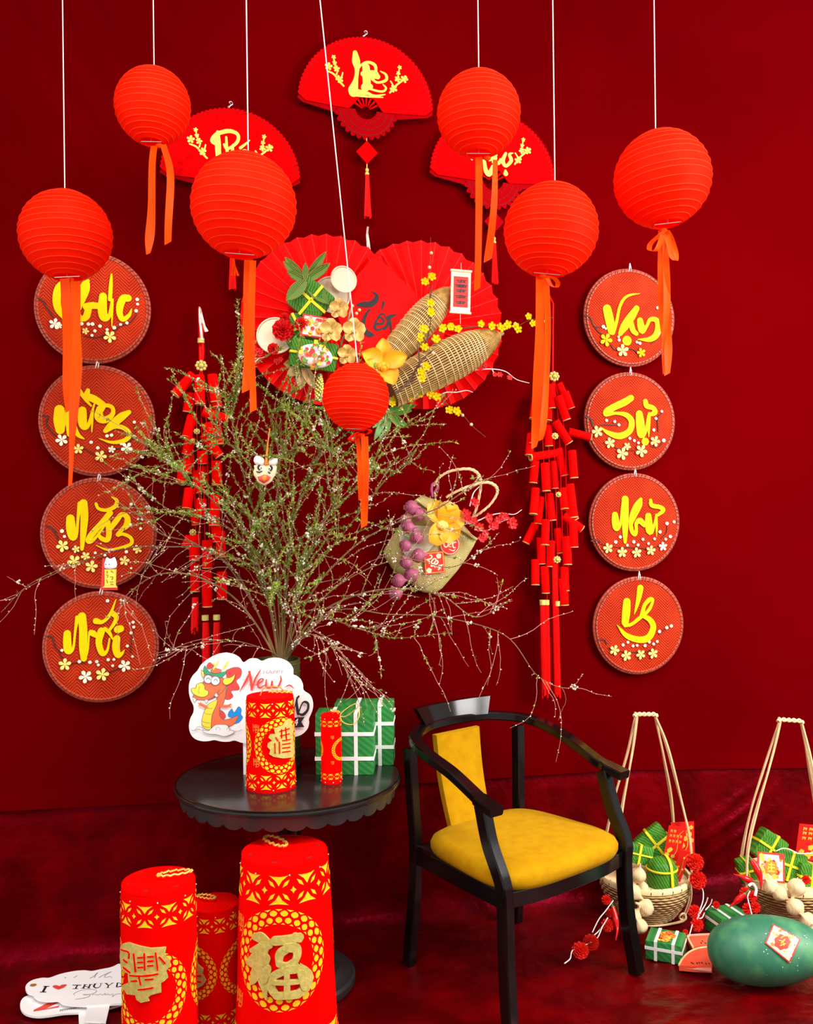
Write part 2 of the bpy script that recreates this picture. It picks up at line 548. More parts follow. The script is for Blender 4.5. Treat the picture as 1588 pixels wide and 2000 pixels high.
def tag(o, label, cat, group=None):
    o['label'] = label; o['category'] = cat
    if group:
        o['group'] = group
    return o


def text_polys(body, size=1.0, shear=0.0, offset=0.0):
    """outline letters of the built-in font as (verts, faces) in x,y"""
    cu = bpy.data.curves.new('lettering', 'FONT')
    cu.body = body; cu.size = size; cu.shear = shear; cu.offset = offset
    cu.align_x = 'CENTER'; cu.align_y = 'CENTER'; cu.resolution_u = 3
    o = bpy.data.objects.new('lettering', cu)
    C.objects.link(o)
    bpy.context.view_layer.update()
    me = bpy.data.meshes.new_from_object(o.evaluated_get(bpy.context.evaluated_depsgraph_get()))
    vs = [v.co.copy() for v in me.vertices]; fs = [tuple(p.vertices) for p in me.polygons]
    bpy.data.objects.remove(o); bpy.data.curves.remove(cu); bpy.data.meshes.remove(me)
    return vs, fs


def flower_mb(mb, c, r, n=5, y=0.0, rot=0.0, cup=0.25, wid=0.55, ax=None, seg=4, point=0.0):
    """n petals round c in the x,z plane, curling towards -y"""
    for k in range(n):
        a = rot + 2 * pi * k / n
        ux, uz = cos(a), sin(a)
        vx, vz = -uz, ux
        pr = [(0.06, 0.12), (0.32, 0.55), (0.62, 1.0), (0.86, 0.85 - 0.3 * point), (1.0, 0.28 * (1 - point))]
        vs = []
        for t, w_ in pr:
            for s in (-1, 0, 1):
                ww = s * w_ * wid * r
                vs.append((c[0] + ux * t * r + vx * ww, c[1] - y - cup * r * (t * t + 0.35 * abs(s) * w_) * 0.6, c[2] + uz * t * r + vz * ww))
        fs = []
        for i in range(len(pr) - 1):
            for s in range(2):
                fs.append((i * 3 + s, i * 3 + s + 1, i * 3 + s + 4, i * 3 + s + 3))
        mb.add(vs, fs)
    return mb

# ------------------------------------------------------------------ the setting


def wl(s, z, off):
    return W0 + WT * s + WN * off + Vector((0, 0, z))


def wall_s(P):
    return (P - W0).dot(WT)


_h0 = wallp(0, 1584); _h1 = wallp(350, 1566); _h2 = wallp(800, 1530); _h3 = wallp(1200, 1504); _h4 = wallp(1588, 1499)
HEM = [(wall_s(p), p.z) for p in (_h0, _h1, _h2, _h3, _h4)]


def hem(s):
    if s <= HEM[0][0]:
        return HEM[0][1]
    for (a, za), (b, zb) in zip(HEM, HEM[1:]):
        if s <= b:
            return za + (zb - za) * (s - a) / (b - a)
    return HEM[-1][1]


TL = wallp(60, 40); FT = wallp(690, 60); TR = wallp(1500, 20); RT = wallp(1450, 600)


def gauss(x, s):
    return math.exp(-(x / s) ** 2)


def cloth_off(s, z):
    d = 0.004 * noise.noise((s * 1.1, z * 0.9, 3.1)) + 0.0015 * noise.noise((s * 5, z * 3, 9.0))
    # gathered folds at the top left corner and over the middle fan
    ds, dz = s - wall_s(TL), z - TL.z
    d += 0.006 * sin((ds + dz * 0.6) * 46) * gauss(ds - 0.05, 0.35) * gauss(dz, 0.45)
    ds, dz = s - wall_s(FT), z - FT.z
    d += 0.010 * sin((ds + dz * 0.45) * 60) * gauss(ds + dz * 0.45, 0.07) * gauss(dz - 0.05, 0.22)
    ds, dz = s - wall_s(TR), z - TR.z
    d += 0.004 * sin((ds * 0.35 - dz) * 30) * gauss(ds, 0.8) * gauss(dz, 0.4)
    # soft lower edge
    h = hem(s)
    if z < h + 0.05:
        d += 0.004 + 0.004 * noise.noise((s * 3, 0, 1)) + 0.003 * (1 - (z - h) / 0.05)
    return d


def wall_fn(u, v):
    s = -2.6 + 5.6 * u
    h = hem(s)
    z = h + (3.8 - h) * v
    return wl(s, z, cloth_off(s, z))


mb = MB().grid(wall_fn, 240, 170)
nv = len(mb.v)
mb.add([wl(-2.6, hem(-2.6), -0.012), wl(3.0, hem(3.0), -0.012), wl(3.0, 3.8, -0.012), wl(-2.6, 3.8, -0.012)], [(3, 2, 1, 0)])
o = mb.build('wall_back', 'velvet', smooth=0)
o.data.polygons.foreach_set('use_smooth', [True] * len(o.data.polygons))
o['kind'] = 'structure'
o['label'] = 'deep red velvet backdrop hung from above down to a hem near the floor'


def floor_h(s, off):
    n1 = noise.noise((s * 3.2 + 0.4 * noise.noise((s * 2, off * 2, 5)), off * 7.5, 2.0))
    n2 = noise.noise((s * 9, off * 22 + s * 4, 7.0))
    r1 = (1 - abs(n1)) ** 3
    r2 = (1 - abs(n2)) ** 4
    n3 = noise.noise((s * 26, off * 60, 3.3))
    f = min(1, max(0, (off - 0.35) / 0.5))
    return -0.012 + 0.009 * r1 + (0.002 + 0.003 * f) * r2 + 0.0025 * f * (1 - abs(n3)) ** 5


def floor_fn(u, v):
    s = -2.6 + 5.6 * u
    Rc = 0.07
    L = [2.9 - Rc, Rc * pi / 2, 0.55]
    t = v * sum(L)
    if t < L[0]:
        off = 2.9 - t
        k = min(1, max(0.0, (off - 0.1) / 0.2))
        return wl(s, floor_h(s, off) * 1.0, off)
    t -= L[0]
    if t < L[1]:
        a = t / Rc
        off = Rc - Rc * sin(a); z = Rc - Rc * cos(a)
    else:
        off = 0; z = Rc + (t - L[1])
    # diagonal pulls in the lower cloth
    d = 0.004 * noise.noise((s * 2.2, z * 3, 4.4))
    rs, rz = s - wall_s(wallp(1430, 1600)), z - wallp(1430, 1600).z
    q = rs * 0.5 - rz * 0.86
    d += (0.013 * gauss(q, 0.014) + 0.011 * gauss(q - 0.07, 0.012) + 0.009 * gauss(q + 0.06, 0.014)) * gauss(rs * 0.86 + rz * 0.5, 0.16)
    d += 0.003 * noise.noise((s * 7 + z * 6, z * 4, 0.4))
    kk = min(1.0, z / 0.07)
    return wl(s, z + floor_h(s, off) * (1 - kk), off - 0.004 + d * kk - (0.012 * max(0, (z - 0.44)) / 0.1))


o = MB().grid(floor_fn, 300, 300).build('floor', 'velvet_floor', smooth=0)
o.data.polygons.foreach_set('use_smooth', [True] * len(o.data.polygons))
o['kind'] = 'structure'
o['label'] = 'crumpled deep red velvet cloth over the floor and up the foot of the wall'

cs = [wl(-2.6, 3.8, -0.05), wl(3.0, 3.8, -0.05), wl(3.0, 3.8, 3.2), wl(-2.6, 3.8, 3.2)]
mb = MB().add(cs + [c + Vector((0, 0, 0.05)) for c in cs], [(0, 1, 2, 3), (7, 6, 5, 4), (0, 4, 5, 1), (1, 5, 6, 2), (2, 6, 7, 3), (3, 7, 4, 0)])
mb.build('ceiling', 'ceiling', smooth=0)['kind'] = 'structure'

# ================================================================== the round lettered bamboo discs
ZA = Zf(20, 340, 3.225); ZB = Zf(20, 900, 4.0); ZC = Zf(1100, 500, 4.546); ZD = Zf(1100, 900, 4.546)

DISCS = [
 # name, centre px, zoom, letters, blossoms (x,y,r,colour), buds (x,y,r), twigs
 ('Chuc', (182, 602), ZA, 3.225, [
    [(345, 668, 20), (305, 715, 45), (292, 785, 52), (302, 850, 46), (340, 905, 30)], [(340, 668, 20), (395, 655, 30), (424, 690, 24), (432, 725, 14)],
    [(490, 672, 22), (470, 700, 50), (447, 760, 46), (428, 830, 34), (424, 885, 40), (452, 912, 38), (480, 895, 44), (492, 850, 44)], [(494, 690, 16), (488, 740, 18), (440, 850, 14)],
    [(480, 835, 48), (520, 828, 46), (560, 832, 40)], [(585, 770, 50), (580, 850, 60), (592, 905, 52), (625, 890, 26), (640, 800, 14)],
    [(638, 632, 12), (634, 700, 24), (628, 790, 26)], [(645, 790, 14), (642, 880, 12), (640, 960, 5)],
    [(742, 782, 48), (712, 785, 50), (692, 830, 48), (690, 880, 40), (710, 915, 34), (748, 890, 24), (765, 850, 6)]],
  [(282, 945, 40, 'w'), (628, 1025, 44, 'y'), (475, 990, 24, 'y'), (310, 958, 20, 'w')],
  [(800, 790, 13), (802, 820, 11), (793, 862, 13), (735, 938, 12), (695, 948, 11), (655, 968, 14), (565, 958, 13), (533, 988, 12), (518, 945, 14), (492, 945, 13), (450, 943, 13), (432, 995, 12), (515, 1016, 11), (610, 980, 11)],
  [[(170, 780, 8), (205, 800, 9), (235, 850, 8), (280, 910, 5)], [(470, 1020, 4), (540, 1030, 5), (600, 1010, 4)], [(640, 1000, 4), (690, 960, 5), (760, 930, 4), (795, 880, 3)]]),
 ('mung', (190.5, 822), ZA, 3.225, [
    [(310, 1485, 66), (310, 1550, 76), (314, 1610, 60)], [(330, 1600, 20), (360, 1540, 14), (380, 1490, 12)], [(390, 1500, 14), (400, 1570, 26), (425, 1640, 28), (465, 1668, 8)], [(365, 1490, 40), (368, 1560, 40), (372, 1640, 30)],
    [(455, 1488, 52), (455, 1560, 58), (468, 1595, 40), (495, 1575, 24), (518, 1490, 14), (530, 1450, 12)], [(522, 1480, 12), (516, 1560, 14), (514, 1625, 6)],
    [(425, 1325, 8), (440, 1368, 26), (478, 1425, 20), (510, 1460, 12)], [(490, 1362, 26), (484, 1398, 46), (530, 1418, 50), (582, 1450, 40)],
    [(562, 1478, 40), (560, 1530, 60), (600, 1548, 46), (645, 1512, 30), (642, 1470, 26), (600, 1458, 26), (578, 1490, 22)],
    [(748, 1500, 30), (700, 1530, 54), (640, 1580, 50), (600, 1618, 30)], [(600, 1618, 30), (660, 1590, 30), (720, 1602, 30), (752, 1640, 30), (720, 1678, 30), (640, 1690, 20), (560, 1666, 5)]],
  [(325, 1675, 42, 'w'), (430, 1732, 36, 'y'), (570, 1778, 42, 'y'), (735, 1725, 42, 'w'), (640, 1735, 26, 'w')],
  [(782, 1563, 12), (780, 1655, 13), (610, 1650, 13), (638, 1645, 13), (510, 1690, 13), (395, 1645, 10), (552, 1725, 13), (700, 1700, 11)],
  [[(205, 1520, 9), (235, 1530, 10), (225, 1570, 9), (250, 1610, 8), (285, 1650, 5)], [(455, 1720, 4), (500, 1750, 5), (540, 1770, 4)], [(600, 1760, 4), (660, 1730, 6), (710, 1720, 4), (780, 1650, 3), (782, 1580, 3)]]),
 ('nam', (194, 1041), ZB, 4.0, [
    [(470, 450, 66), (475, 530, 78), (490, 598, 60), (518, 570, 26), (530, 450, 24), (545, 335, 40)], [(572, 330, 64), (580, 430, 62), (572, 550, 52), (560, 690, 28)],
    [(670, 335, 24), (690, 373, 26), (755, 385, 30), (820, 355, 36), (832, 310, 30), (792, 282, 8)],
    [(780, 408, 50), (720, 480, 46), (650, 560, 52), (610, 622, 46), (640, 628, 26), (700, 560, 20), (750, 482, 20)], [(762, 480, 44), (772, 560, 46), (758, 618, 42), (705, 600, 34), (690, 560, 12)],
    [(790, 520, 42), (830, 468, 46), (870, 420, 40), (912, 440, 46), (912, 500, 54), (870, 540, 32), (838, 580, 30), (880, 572, 28), (940, 600, 30), (945, 648, 30), (860, 680, 24), (760, 695, 18), (670, 660, 5)]],
  [(410, 665, 54, 'y'), (500, 785, 58, 'y'), (635, 825, 54, 'y'), (590, 745, 40, 'y'), (893, 780, 44, 'y'), (995, 690, 40, 'y'), (515, 690, 34, 'y')],
  [(404, 550, 18), (424, 592, 14), (665, 720, 13), (740, 738, 13), (908, 712, 16), (945, 840, 11), (945, 340, 15), (1000, 455, 12), (1020, 530, 14), (940, 500, 14)],
  [[(285, 508, 12), (330, 530, 16), (360, 580, 12), (378, 625, 6)], [(440, 680, 5), (500, 700, 8), (560, 730, 5)], [(680, 770, 5), (760, 750, 6), (850, 760, 5)], [(960, 350, 4), (1010, 430, 5), (1030, 520, 4)]]),
 ('moi', (198, 1263), ZB, 4.0, [
    [(445, 1350, 58), (445, 1420, 66), (455, 1485, 60), (492, 1460, 22), (508, 1330, 20), (525, 1225, 36)], [(560, 1215, 66), (570, 1320, 66), (570, 1450, 66), (575, 1545, 50)], [(580, 1545, 30), (605, 1480, 16), (618, 1345, 18), (640, 1345, 50), (672, 1365, 40)],
    [(712, 1330, 60), (692, 1420, 52), (720, 1505, 46), (758, 1480, 22), (776, 1390, 14)], [(740, 1312, 30), (772, 1340, 30), (800, 1392, 12)],
    [(670, 1252, 50), (722, 1258, 30), (780, 1200, 26), (826, 1085, 8)], [(800, 1192, 46), (830, 1222, 40), (812, 1270, 30), (770, 1330, 22)],
    [(838, 1318, 60), (862, 1312, 58)], [(832, 1390, 58), (826, 1460, 62), (842, 1518, 50), (872, 1505, 28), (892, 1478, 6)]],
  [(428, 1590, 54, 'y'), (590, 1685, 58, 'w'), (720, 1668, 58, 'y'), (895, 1600, 54, 'w')],
  [(404, 1482, 14), (540, 1570, 16), (622, 1575, 16), (676, 1570, 15), (688, 1596, 13), (765, 1555, 15), (810, 1553, 13), (800, 1602, 13), (915, 1448, 14), (945, 1345, 15), (965, 1300, 14), (960, 1262, 15), (760, 1095, 16), (955, 1530, 12)],
  [[(290, 1370, 10), (330, 1380, 12), (345, 1440, 10), (375, 1480, 8), (410, 1545, 5)], [(470, 1590, 5), (520, 1575, 6), (590, 1580, 5)], [(770, 1650, 7), (830, 1630, 8), (870, 1605, 5)], [(940, 1500, 4), (945, 1420, 4), (960, 1320, 4)]]),
 ('Van', (1229, 621), ZC, 4.546, [
    [(390, 470, 74), (410, 560, 78), (430, 665, 66)], [(440, 680, 40), (475, 580, 26), (500, 460, 24), (540, 380, 24), (600, 345, 18), (682, 334, 4)],
    [(652, 465, 50), (600, 545, 70), (540, 620, 56), (508, 688, 40)], [(512, 690, 26), (570, 632, 24), (620, 552, 22)], [(600, 590, 46), (620, 660, 46), (650, 690, 36)],
    [(566, 752, 82)], [(682, 572, 50), (690, 620, 62), (702, 665, 52), (742, 620, 26), (772, 565, 34), (828, 572, 46), (845, 640, 58), (820, 708, 54), (760, 742, 40), (662, 740, 5)]],
  [(378, 745, 58, 'Y'), (525, 840, 56, 'y'), (690, 860, 42, 'Y')],
  [(357, 628, 17), (378, 645, 11), (492, 718, 12), (497, 747, 14), (655, 765, 13), (682, 775, 15), (838, 460, 14), (876, 525, 14), (845, 690, 12)],
  [[(190, 528, 8), (240, 545, 10), (275, 620, 8), (350, 632, 5)], [(275, 620, 6), (310, 670, 7), (360, 700, 5)], [(425, 790, 6), (455, 830, 7), (490, 830, 5)], [(560, 820, 5), (620, 830, 5), (660, 860, 4)], [(780, 780, 4), (830, 740, 5), (850, 690, 4)]]),
 ('Su', (1230, 823), ZC, 4.546, [
    [(602, 1262, 54), (540, 1300, 60), (450, 1342, 56), (392, 1378, 58), (382, 1405, 40), (470, 1396, 24), (560, 1412, 42), (608, 1470, 52), (588, 1555, 52), (500, 1598, 54), (400, 1570, 36), (332, 1520, 5)],
    [(676, 1402, 60), (685, 1490, 76), (695, 1588, 64), (738, 1530, 30), (756, 1420, 20)], [(765, 1400, 26), (760, 1500, 26), (760, 1605, 5)],
    [(730, 1290, 40), (742, 1330, 46), (798, 1350, 40), (814, 1388, 46), (772, 1410, 28)], [(728, 1648, 66)]],
  [(300, 1560, 52, 'y'), (412, 1660, 48, 'y'), (520, 1755, 56, 'y'), (690, 1730, 56, 'y'), (812, 1645, 48, 'y'), (565, 1690, 34, 'y')],
  [(385, 1460, 14), (457, 1470, 14), (495, 1500, 14), (876, 1380, 13), (824, 1443, 14), (805, 1545, 15), (893, 1638, 18), (592, 1620, 14), (632, 1640, 14), (668, 1660, 13)],
  [[(205, 1430, 14), (245, 1445, 14), (262, 1500, 14), (280, 1530, 8)], [(300, 1510, 4), (350, 1498, 4), (430, 1500, 5), (480, 1500, 4)], [(460, 1700, 5), (540, 1720, 4), (640, 1725, 5)], [(880, 1390, 4), (840, 1440, 5), (845, 1560, 4)], [(780, 1690, 4), (840, 1700, 5), (880, 1660, 3)]]),
 ('Nhu', (1239, 1020), ZD, 4.546, [
    [(460, 482, 54), (465, 540, 66), (475, 596, 56), (508, 560, 22), (520, 440, 18), (540, 345, 36)], [(550, 342, 62), (550, 480, 62), (550, 600, 52), (550, 722, 26)],
    [(690, 340, 26), (665, 385, 56), (625, 450, 46), (600, 540, 36), (610, 622, 36), (638, 652, 36), (650, 610, 26), (648, 560, 30), (680, 532, 50), (722, 570, 40)], [(694, 345, 16), (690, 400, 18), (640, 500, 16), (606, 570, 12)],
    [(756, 490, 54), (760, 560, 66), (772, 628, 60), (808, 570, 22), (825, 490, 18)], [(826, 480, 18), (830, 590, 18), (828, 672, 4)], [(776, 350, 26), (786, 395, 36), (858, 412, 36), (888, 440, 36), (840, 482, 24)]],
  [(395, 775, 46, 'y'), (520, 812, 46, 'y'), (650, 815, 46, 'y'), (775, 795, 44, 'y'), (882, 760, 40, 'w')],
  [(466, 722, 16), (507, 677, 15), (570, 750, 13), (627, 720, 16), (665, 748, 14), (708, 698, 14), (757, 735, 13), (812, 694, 13), (860, 632, 16), (910, 697, 13), (952, 673, 16), (922, 557, 17), (985, 543, 15)],
  [[(250, 712, 10), (290, 703, 10), (330, 725, 6)], [(340, 740, 5), (470, 765, 4), (640, 770, 4), (780, 780, 4), (870, 740, 4)], [(870, 690, 5), (915, 640, 4), (925, 580, 4)], [(985, 535, 4), (1030, 545, 6)]]),
 ('Y', (1247, 1221.5), ZD, 4.546, [
    [(566, 1252, 64), (560, 1340, 72), (550, 1435, 62)], [(550, 1462, 30), (610, 1450, 26), (700, 1380, 30)],
    [(700, 1375, 40), (722, 1285, 32), (770, 1232, 36), (796, 1238, 24), (770, 1310, 26), (720, 1370, 26)], [(700, 1372, 30), (770, 1412, 46), (800, 1480, 52), (758, 1570, 56), (670, 1588, 52), (560, 1550, 42), (480, 1460, 5)],
    [(685, 1130, 56), (670, 1220, 42), (650, 1300, 24), (632, 1362, 5)]],
  [(452, 1680, 46, 'y'), (558, 1728, 48, 'y'), (685, 1718, 44, 'y'), (795, 1710, 46, 'y')],
  [(532, 1636, 15), (575, 1612, 14), (620, 1645, 14), (657, 1640, 13), (727, 1642, 15), (765, 1610, 14), (803, 1627, 14), (835, 1605, 14), (855, 1517, 16), (920, 1482, 16), (960, 1468, 16)],
  [[(312, 1590, 9), (350, 1585, 11), (375, 1595, 9), (385, 1630, 6)], [(400, 1660, 4), (500, 1690, 4), (620, 1700, 4), (760, 1690, 4), (820, 1650, 4)], [(850, 1540, 4), (880, 1510, 4), (920, 1490, 4)]]),
]
DL = {
 'Chuc': 'red woven disc lettered Chuc, partly behind the lantern at far left',
 'mung': 'red woven disc lettered mung, under the disc lettered Chuc',
 'nam': 'red woven disc lettered nam, with bare twigs and a small cat tag before it',
 'moi': 'red woven disc lettered moi, lowest of the left column',
 'Van': 'red woven disc lettered Van, topmost of the right column, a ribbon over its edge',
 'Su': 'red woven disc lettered Su, touched by one sideways red firecracker',
 'Nhu': 'red woven disc lettered Nhu, between the discs lettered Su and Y',
 'Y': 'red woven disc lettered Y with an accent, lowest of the right column',
}
RD = 0.185
for (nm, cpx, Z, zs, letters, blos, buds, twigs) in DISCS:
    c = wallp(*cpx, 0.02)
    fr = Frame(c, TH)
    root = thing('lettered_disc', DL[nm], 'wall decoration', fr, 'red lettered bamboo discs on the backdrop')
    OFF = 0.012

    def lp(p, off=OFF):
        q = fr.px(*Z(*p[:2]), off)
        return (q.x, q.z)
    sc_ = (fr.px(*Z(100, 0)) - fr.px(*Z(0, 0))).length / 100     # metres per zoom pixel

    def ls(stroke):
        return [(*lp(p), p[2] * sc_) for p in stroke]
    RX = Matrix.Rotation(pi / 2, 4, 'X')      # lathe axis z -> -y
    mb = MB()
    mb.lathe([(RD - 0.004, -0.006), (RD - 0.004, 0.008), (RD * 0.93, 0.0095), (RD * 0.6, 0.0085), (0.0, 0.0075)], 64, RX)
    mb.build('woven_panel', 'disc', root, smooth=0.9)
    mb = MB().tube([(cos(a) * RD, 0, sin(a) * RD) for a in [2 * pi * i / 64 for i in range(64)]], 0.0065, 8, closed=True)
    mb.tube([(cos(a) * (RD - 0.006), -0.008, sin(a) * (RD - 0.006)) for a in [2 * pi * i / 64 for i in range(64)]], 0.004, 6, closed=True)
    mb.build('rim', 'discrim', root)
    mb = MB()
    for i in range(72):
        a = 2 * pi * i / 72 + random.uniform(-0.02, 0.02)
        p0 = Vector((cos(a - 0.012) * (RD + 0.006), -0.006, sin(a - 0.012) * (RD + 0.006)))
        p1 = Vector((cos(a + 0.02) * (RD - 0.008), -0.013, sin(a + 0.02) * (RD - 0.008)))
        mb.tube([p0, (p0 + p1) / 2 + Vector((0, -0.004, 0)), p1], 0.0011, 4)
    mb.build('rim_stitching', 'stitch', root, kind='stuff')
    mb = MB()
    for i, st in enumerate(letters):
        mb.brush(ls(st), -OFF - 0.0006 - 0.00015 * i, -OFF + 0.006)
    mb.build('lettering', 'yellow', root, smooth=0, recalc=False)
    for (x, y, r, colr) in blos:
        px_, pz_ = lp((x, y))
        b = flower_mb(MB(), (px_, -OFF - 0.004, pz_), r * sc_ * 0.95, 5, 0, random.uniform(0, 6), 0.04, 0.30)
        b.ball((px_, -OFF - 0.0055, pz_), r * sc_ * 0.14, 6, 4)
        b.build('painted_blossom', {'w': 'petalw', 'y': 'petaly', 'Y': 'yellow'}[colr], root)
    mb = MB()
    for (x, y, r) in buds:
        px_, pz_ = lp((x, y))
        mb.ball((px_, -OFF, pz_), (r * sc_ * 0.95, 0.003, r * sc_ * 0.95), 8, 6)
    mb.build('painted_buds', 'petalw', root, kind='stuff')
    mb = MB()
    for st in twigs:
        mb.brush(ls(st), -OFF - 0.0006, -OFF + 0.005)
    mb.build('painted_twig', 'twigpaint', root, smooth=0, kind='stuff')
    # cord tying it to the disc above / the pin
    mb = MB().tube([(0.004, -0.004, RD + 0.026), (0.0, -0.008, RD + 0.012), (-0.003, -0.010, RD - 0.008)], 0.0022, 6)
    mb.tube([(0.004, -0.004, RD + 0.026), (0.007, -0.006, RD + 0.010), (0.004, -0.010, RD - 0.006)], 0.0018, 6)
    mb.ball((0.002, -0.008, RD + 0.014), 0.004, 6, 5)
    mb.build('hanging_cord', 'cordwhite', root)

# ================================================================== three felt fans
Z2 = Zf(540, 0, 2.836); Z1 = Zf(0, 0, 2.481)
RF = 133.0   # fan radius in px of the first fan
c1 = Z2(495, 594)


def rel(x, y):
    p = Z2(x, y)
    return ((p[0] - c1[0]) / RF, -(p[1] - c1[1]) / RF)


SPR_FL = [(292, 402, .06), (335, 411, .05), (320, 350, .035), (325, 380, .035), (350, 465, .06), (705, 433, .06), (668, 436, .05), (680, 372, .035), (672, 405, .035), (645, 490, .06)]
SPR_TW = [[(285, 425, 8), (320, 440, 10), (345, 470, 10), (372, 498, 10)], [(320, 345, 8), (325, 385, 8), (338, 420, 8), (335, 440, 8)], [(368, 428, 8), (362, 450, 8), (350, 470, 8)],
          [(718, 420, 8), (690, 445, 10), (660, 470, 10), (625, 512, 10)], [(680, 368, 8), (674, 405, 8), (665, 435, 8)], [(630, 450, 8), (642, 470, 8), (648, 492, 8)]]
FANS = [
 ('Loc', c1, RF, 0.045, Z2, 2.836,
  [[(436, 292, 26), (441, 340, 46), (446, 385, 26), (440, 440, 26), (425, 500, 58)], [(425, 512, 50), (500, 516, 20), (540, 532, 16), (602, 524, 5)], [(440, 520, 30), (500, 535, 10), (590, 540, 5)],
   [(455, 380, 8), (470, 360, 12), (505, 345, 15), (545, 362, 18), (552, 405, 14)], [(496, 372, 42), (498, 420, 46), (500, 470, 46)], [(480, 410, 30), (540, 415, 50), (560, 425, 30)], [(490, 485, 46), (520, 480, 30)],
   [(575, 395, 5), (606, 415, 14), (606, 445, 16), (560, 458, 12), (530, 440, 14)], [(590, 468, 5), (606, 490, 12), (582, 508, 12), (500, 490, 10)]],
  'red felt fan lettered Loc, topmost of the three fans, tassel hanging free'),
 ('Phuc', (451.5, 348), 138.0, 0.01, Z1, 2.481,
  [[(1055, 640, 18), (1056, 700, 32), (1060, 790, 24)], [(1050, 692, 34), (1030, 682, 26), (1040, 660, 22), (1062, 645, 22), (1112, 635, 22), (1152, 652, 18), (1148, 690, 18), (1102, 722, 14), (1085, 700, 12)], [(1096, 665, 12), (1102, 740, 18), (1122, 745, 18), (1130, 700, 10), (1128, 740, 18), (1150, 745, 12)],
   [(1210, 680, 5), (1190, 698, 12), (1165, 717, 16)], [(1170, 735, 14), (1190, 730, 14), (1206, 748, 10)]],
  'red felt fan lettered Phuc, half hidden behind two lanterns on the left'),
 ('Tho', (962, 349), 123.0, 0.02, Z2, 2.836,
  [[(1150, 885, 18), (1160, 945, 26), (1180, 962, 32), (1196, 920, 14)], [(1180, 882, 24), (1212, 872, 26), (1200, 900, 16), (1232, 902, 22), (1240, 880, 8)], [(1130, 870, 14), (1180, 860, 16), (1220, 860, 10)], [(1270, 850, 16), (1254, 890, 24), (1270, 920, 18), (1300, 890, 22), (1290, 856, 16), (1310, 848, 6)], [(1270, 962, 28), (1268, 945, 12)]],
  'red felt fan lettered Tho, behind the lantern and ribbons on the right'),
]


def scallop_arc(r, a0, a1, n, amp, per=5):
    out = []
    for i in range(n * per + 1):
        a = a0 + (a1 - a0) * i / (n * per)
        out.append((cos(a) * (r + amp * abs(sin(pi * i / per))), sin(a) * (r + amp * abs(sin(pi * i / per)))))
    return out


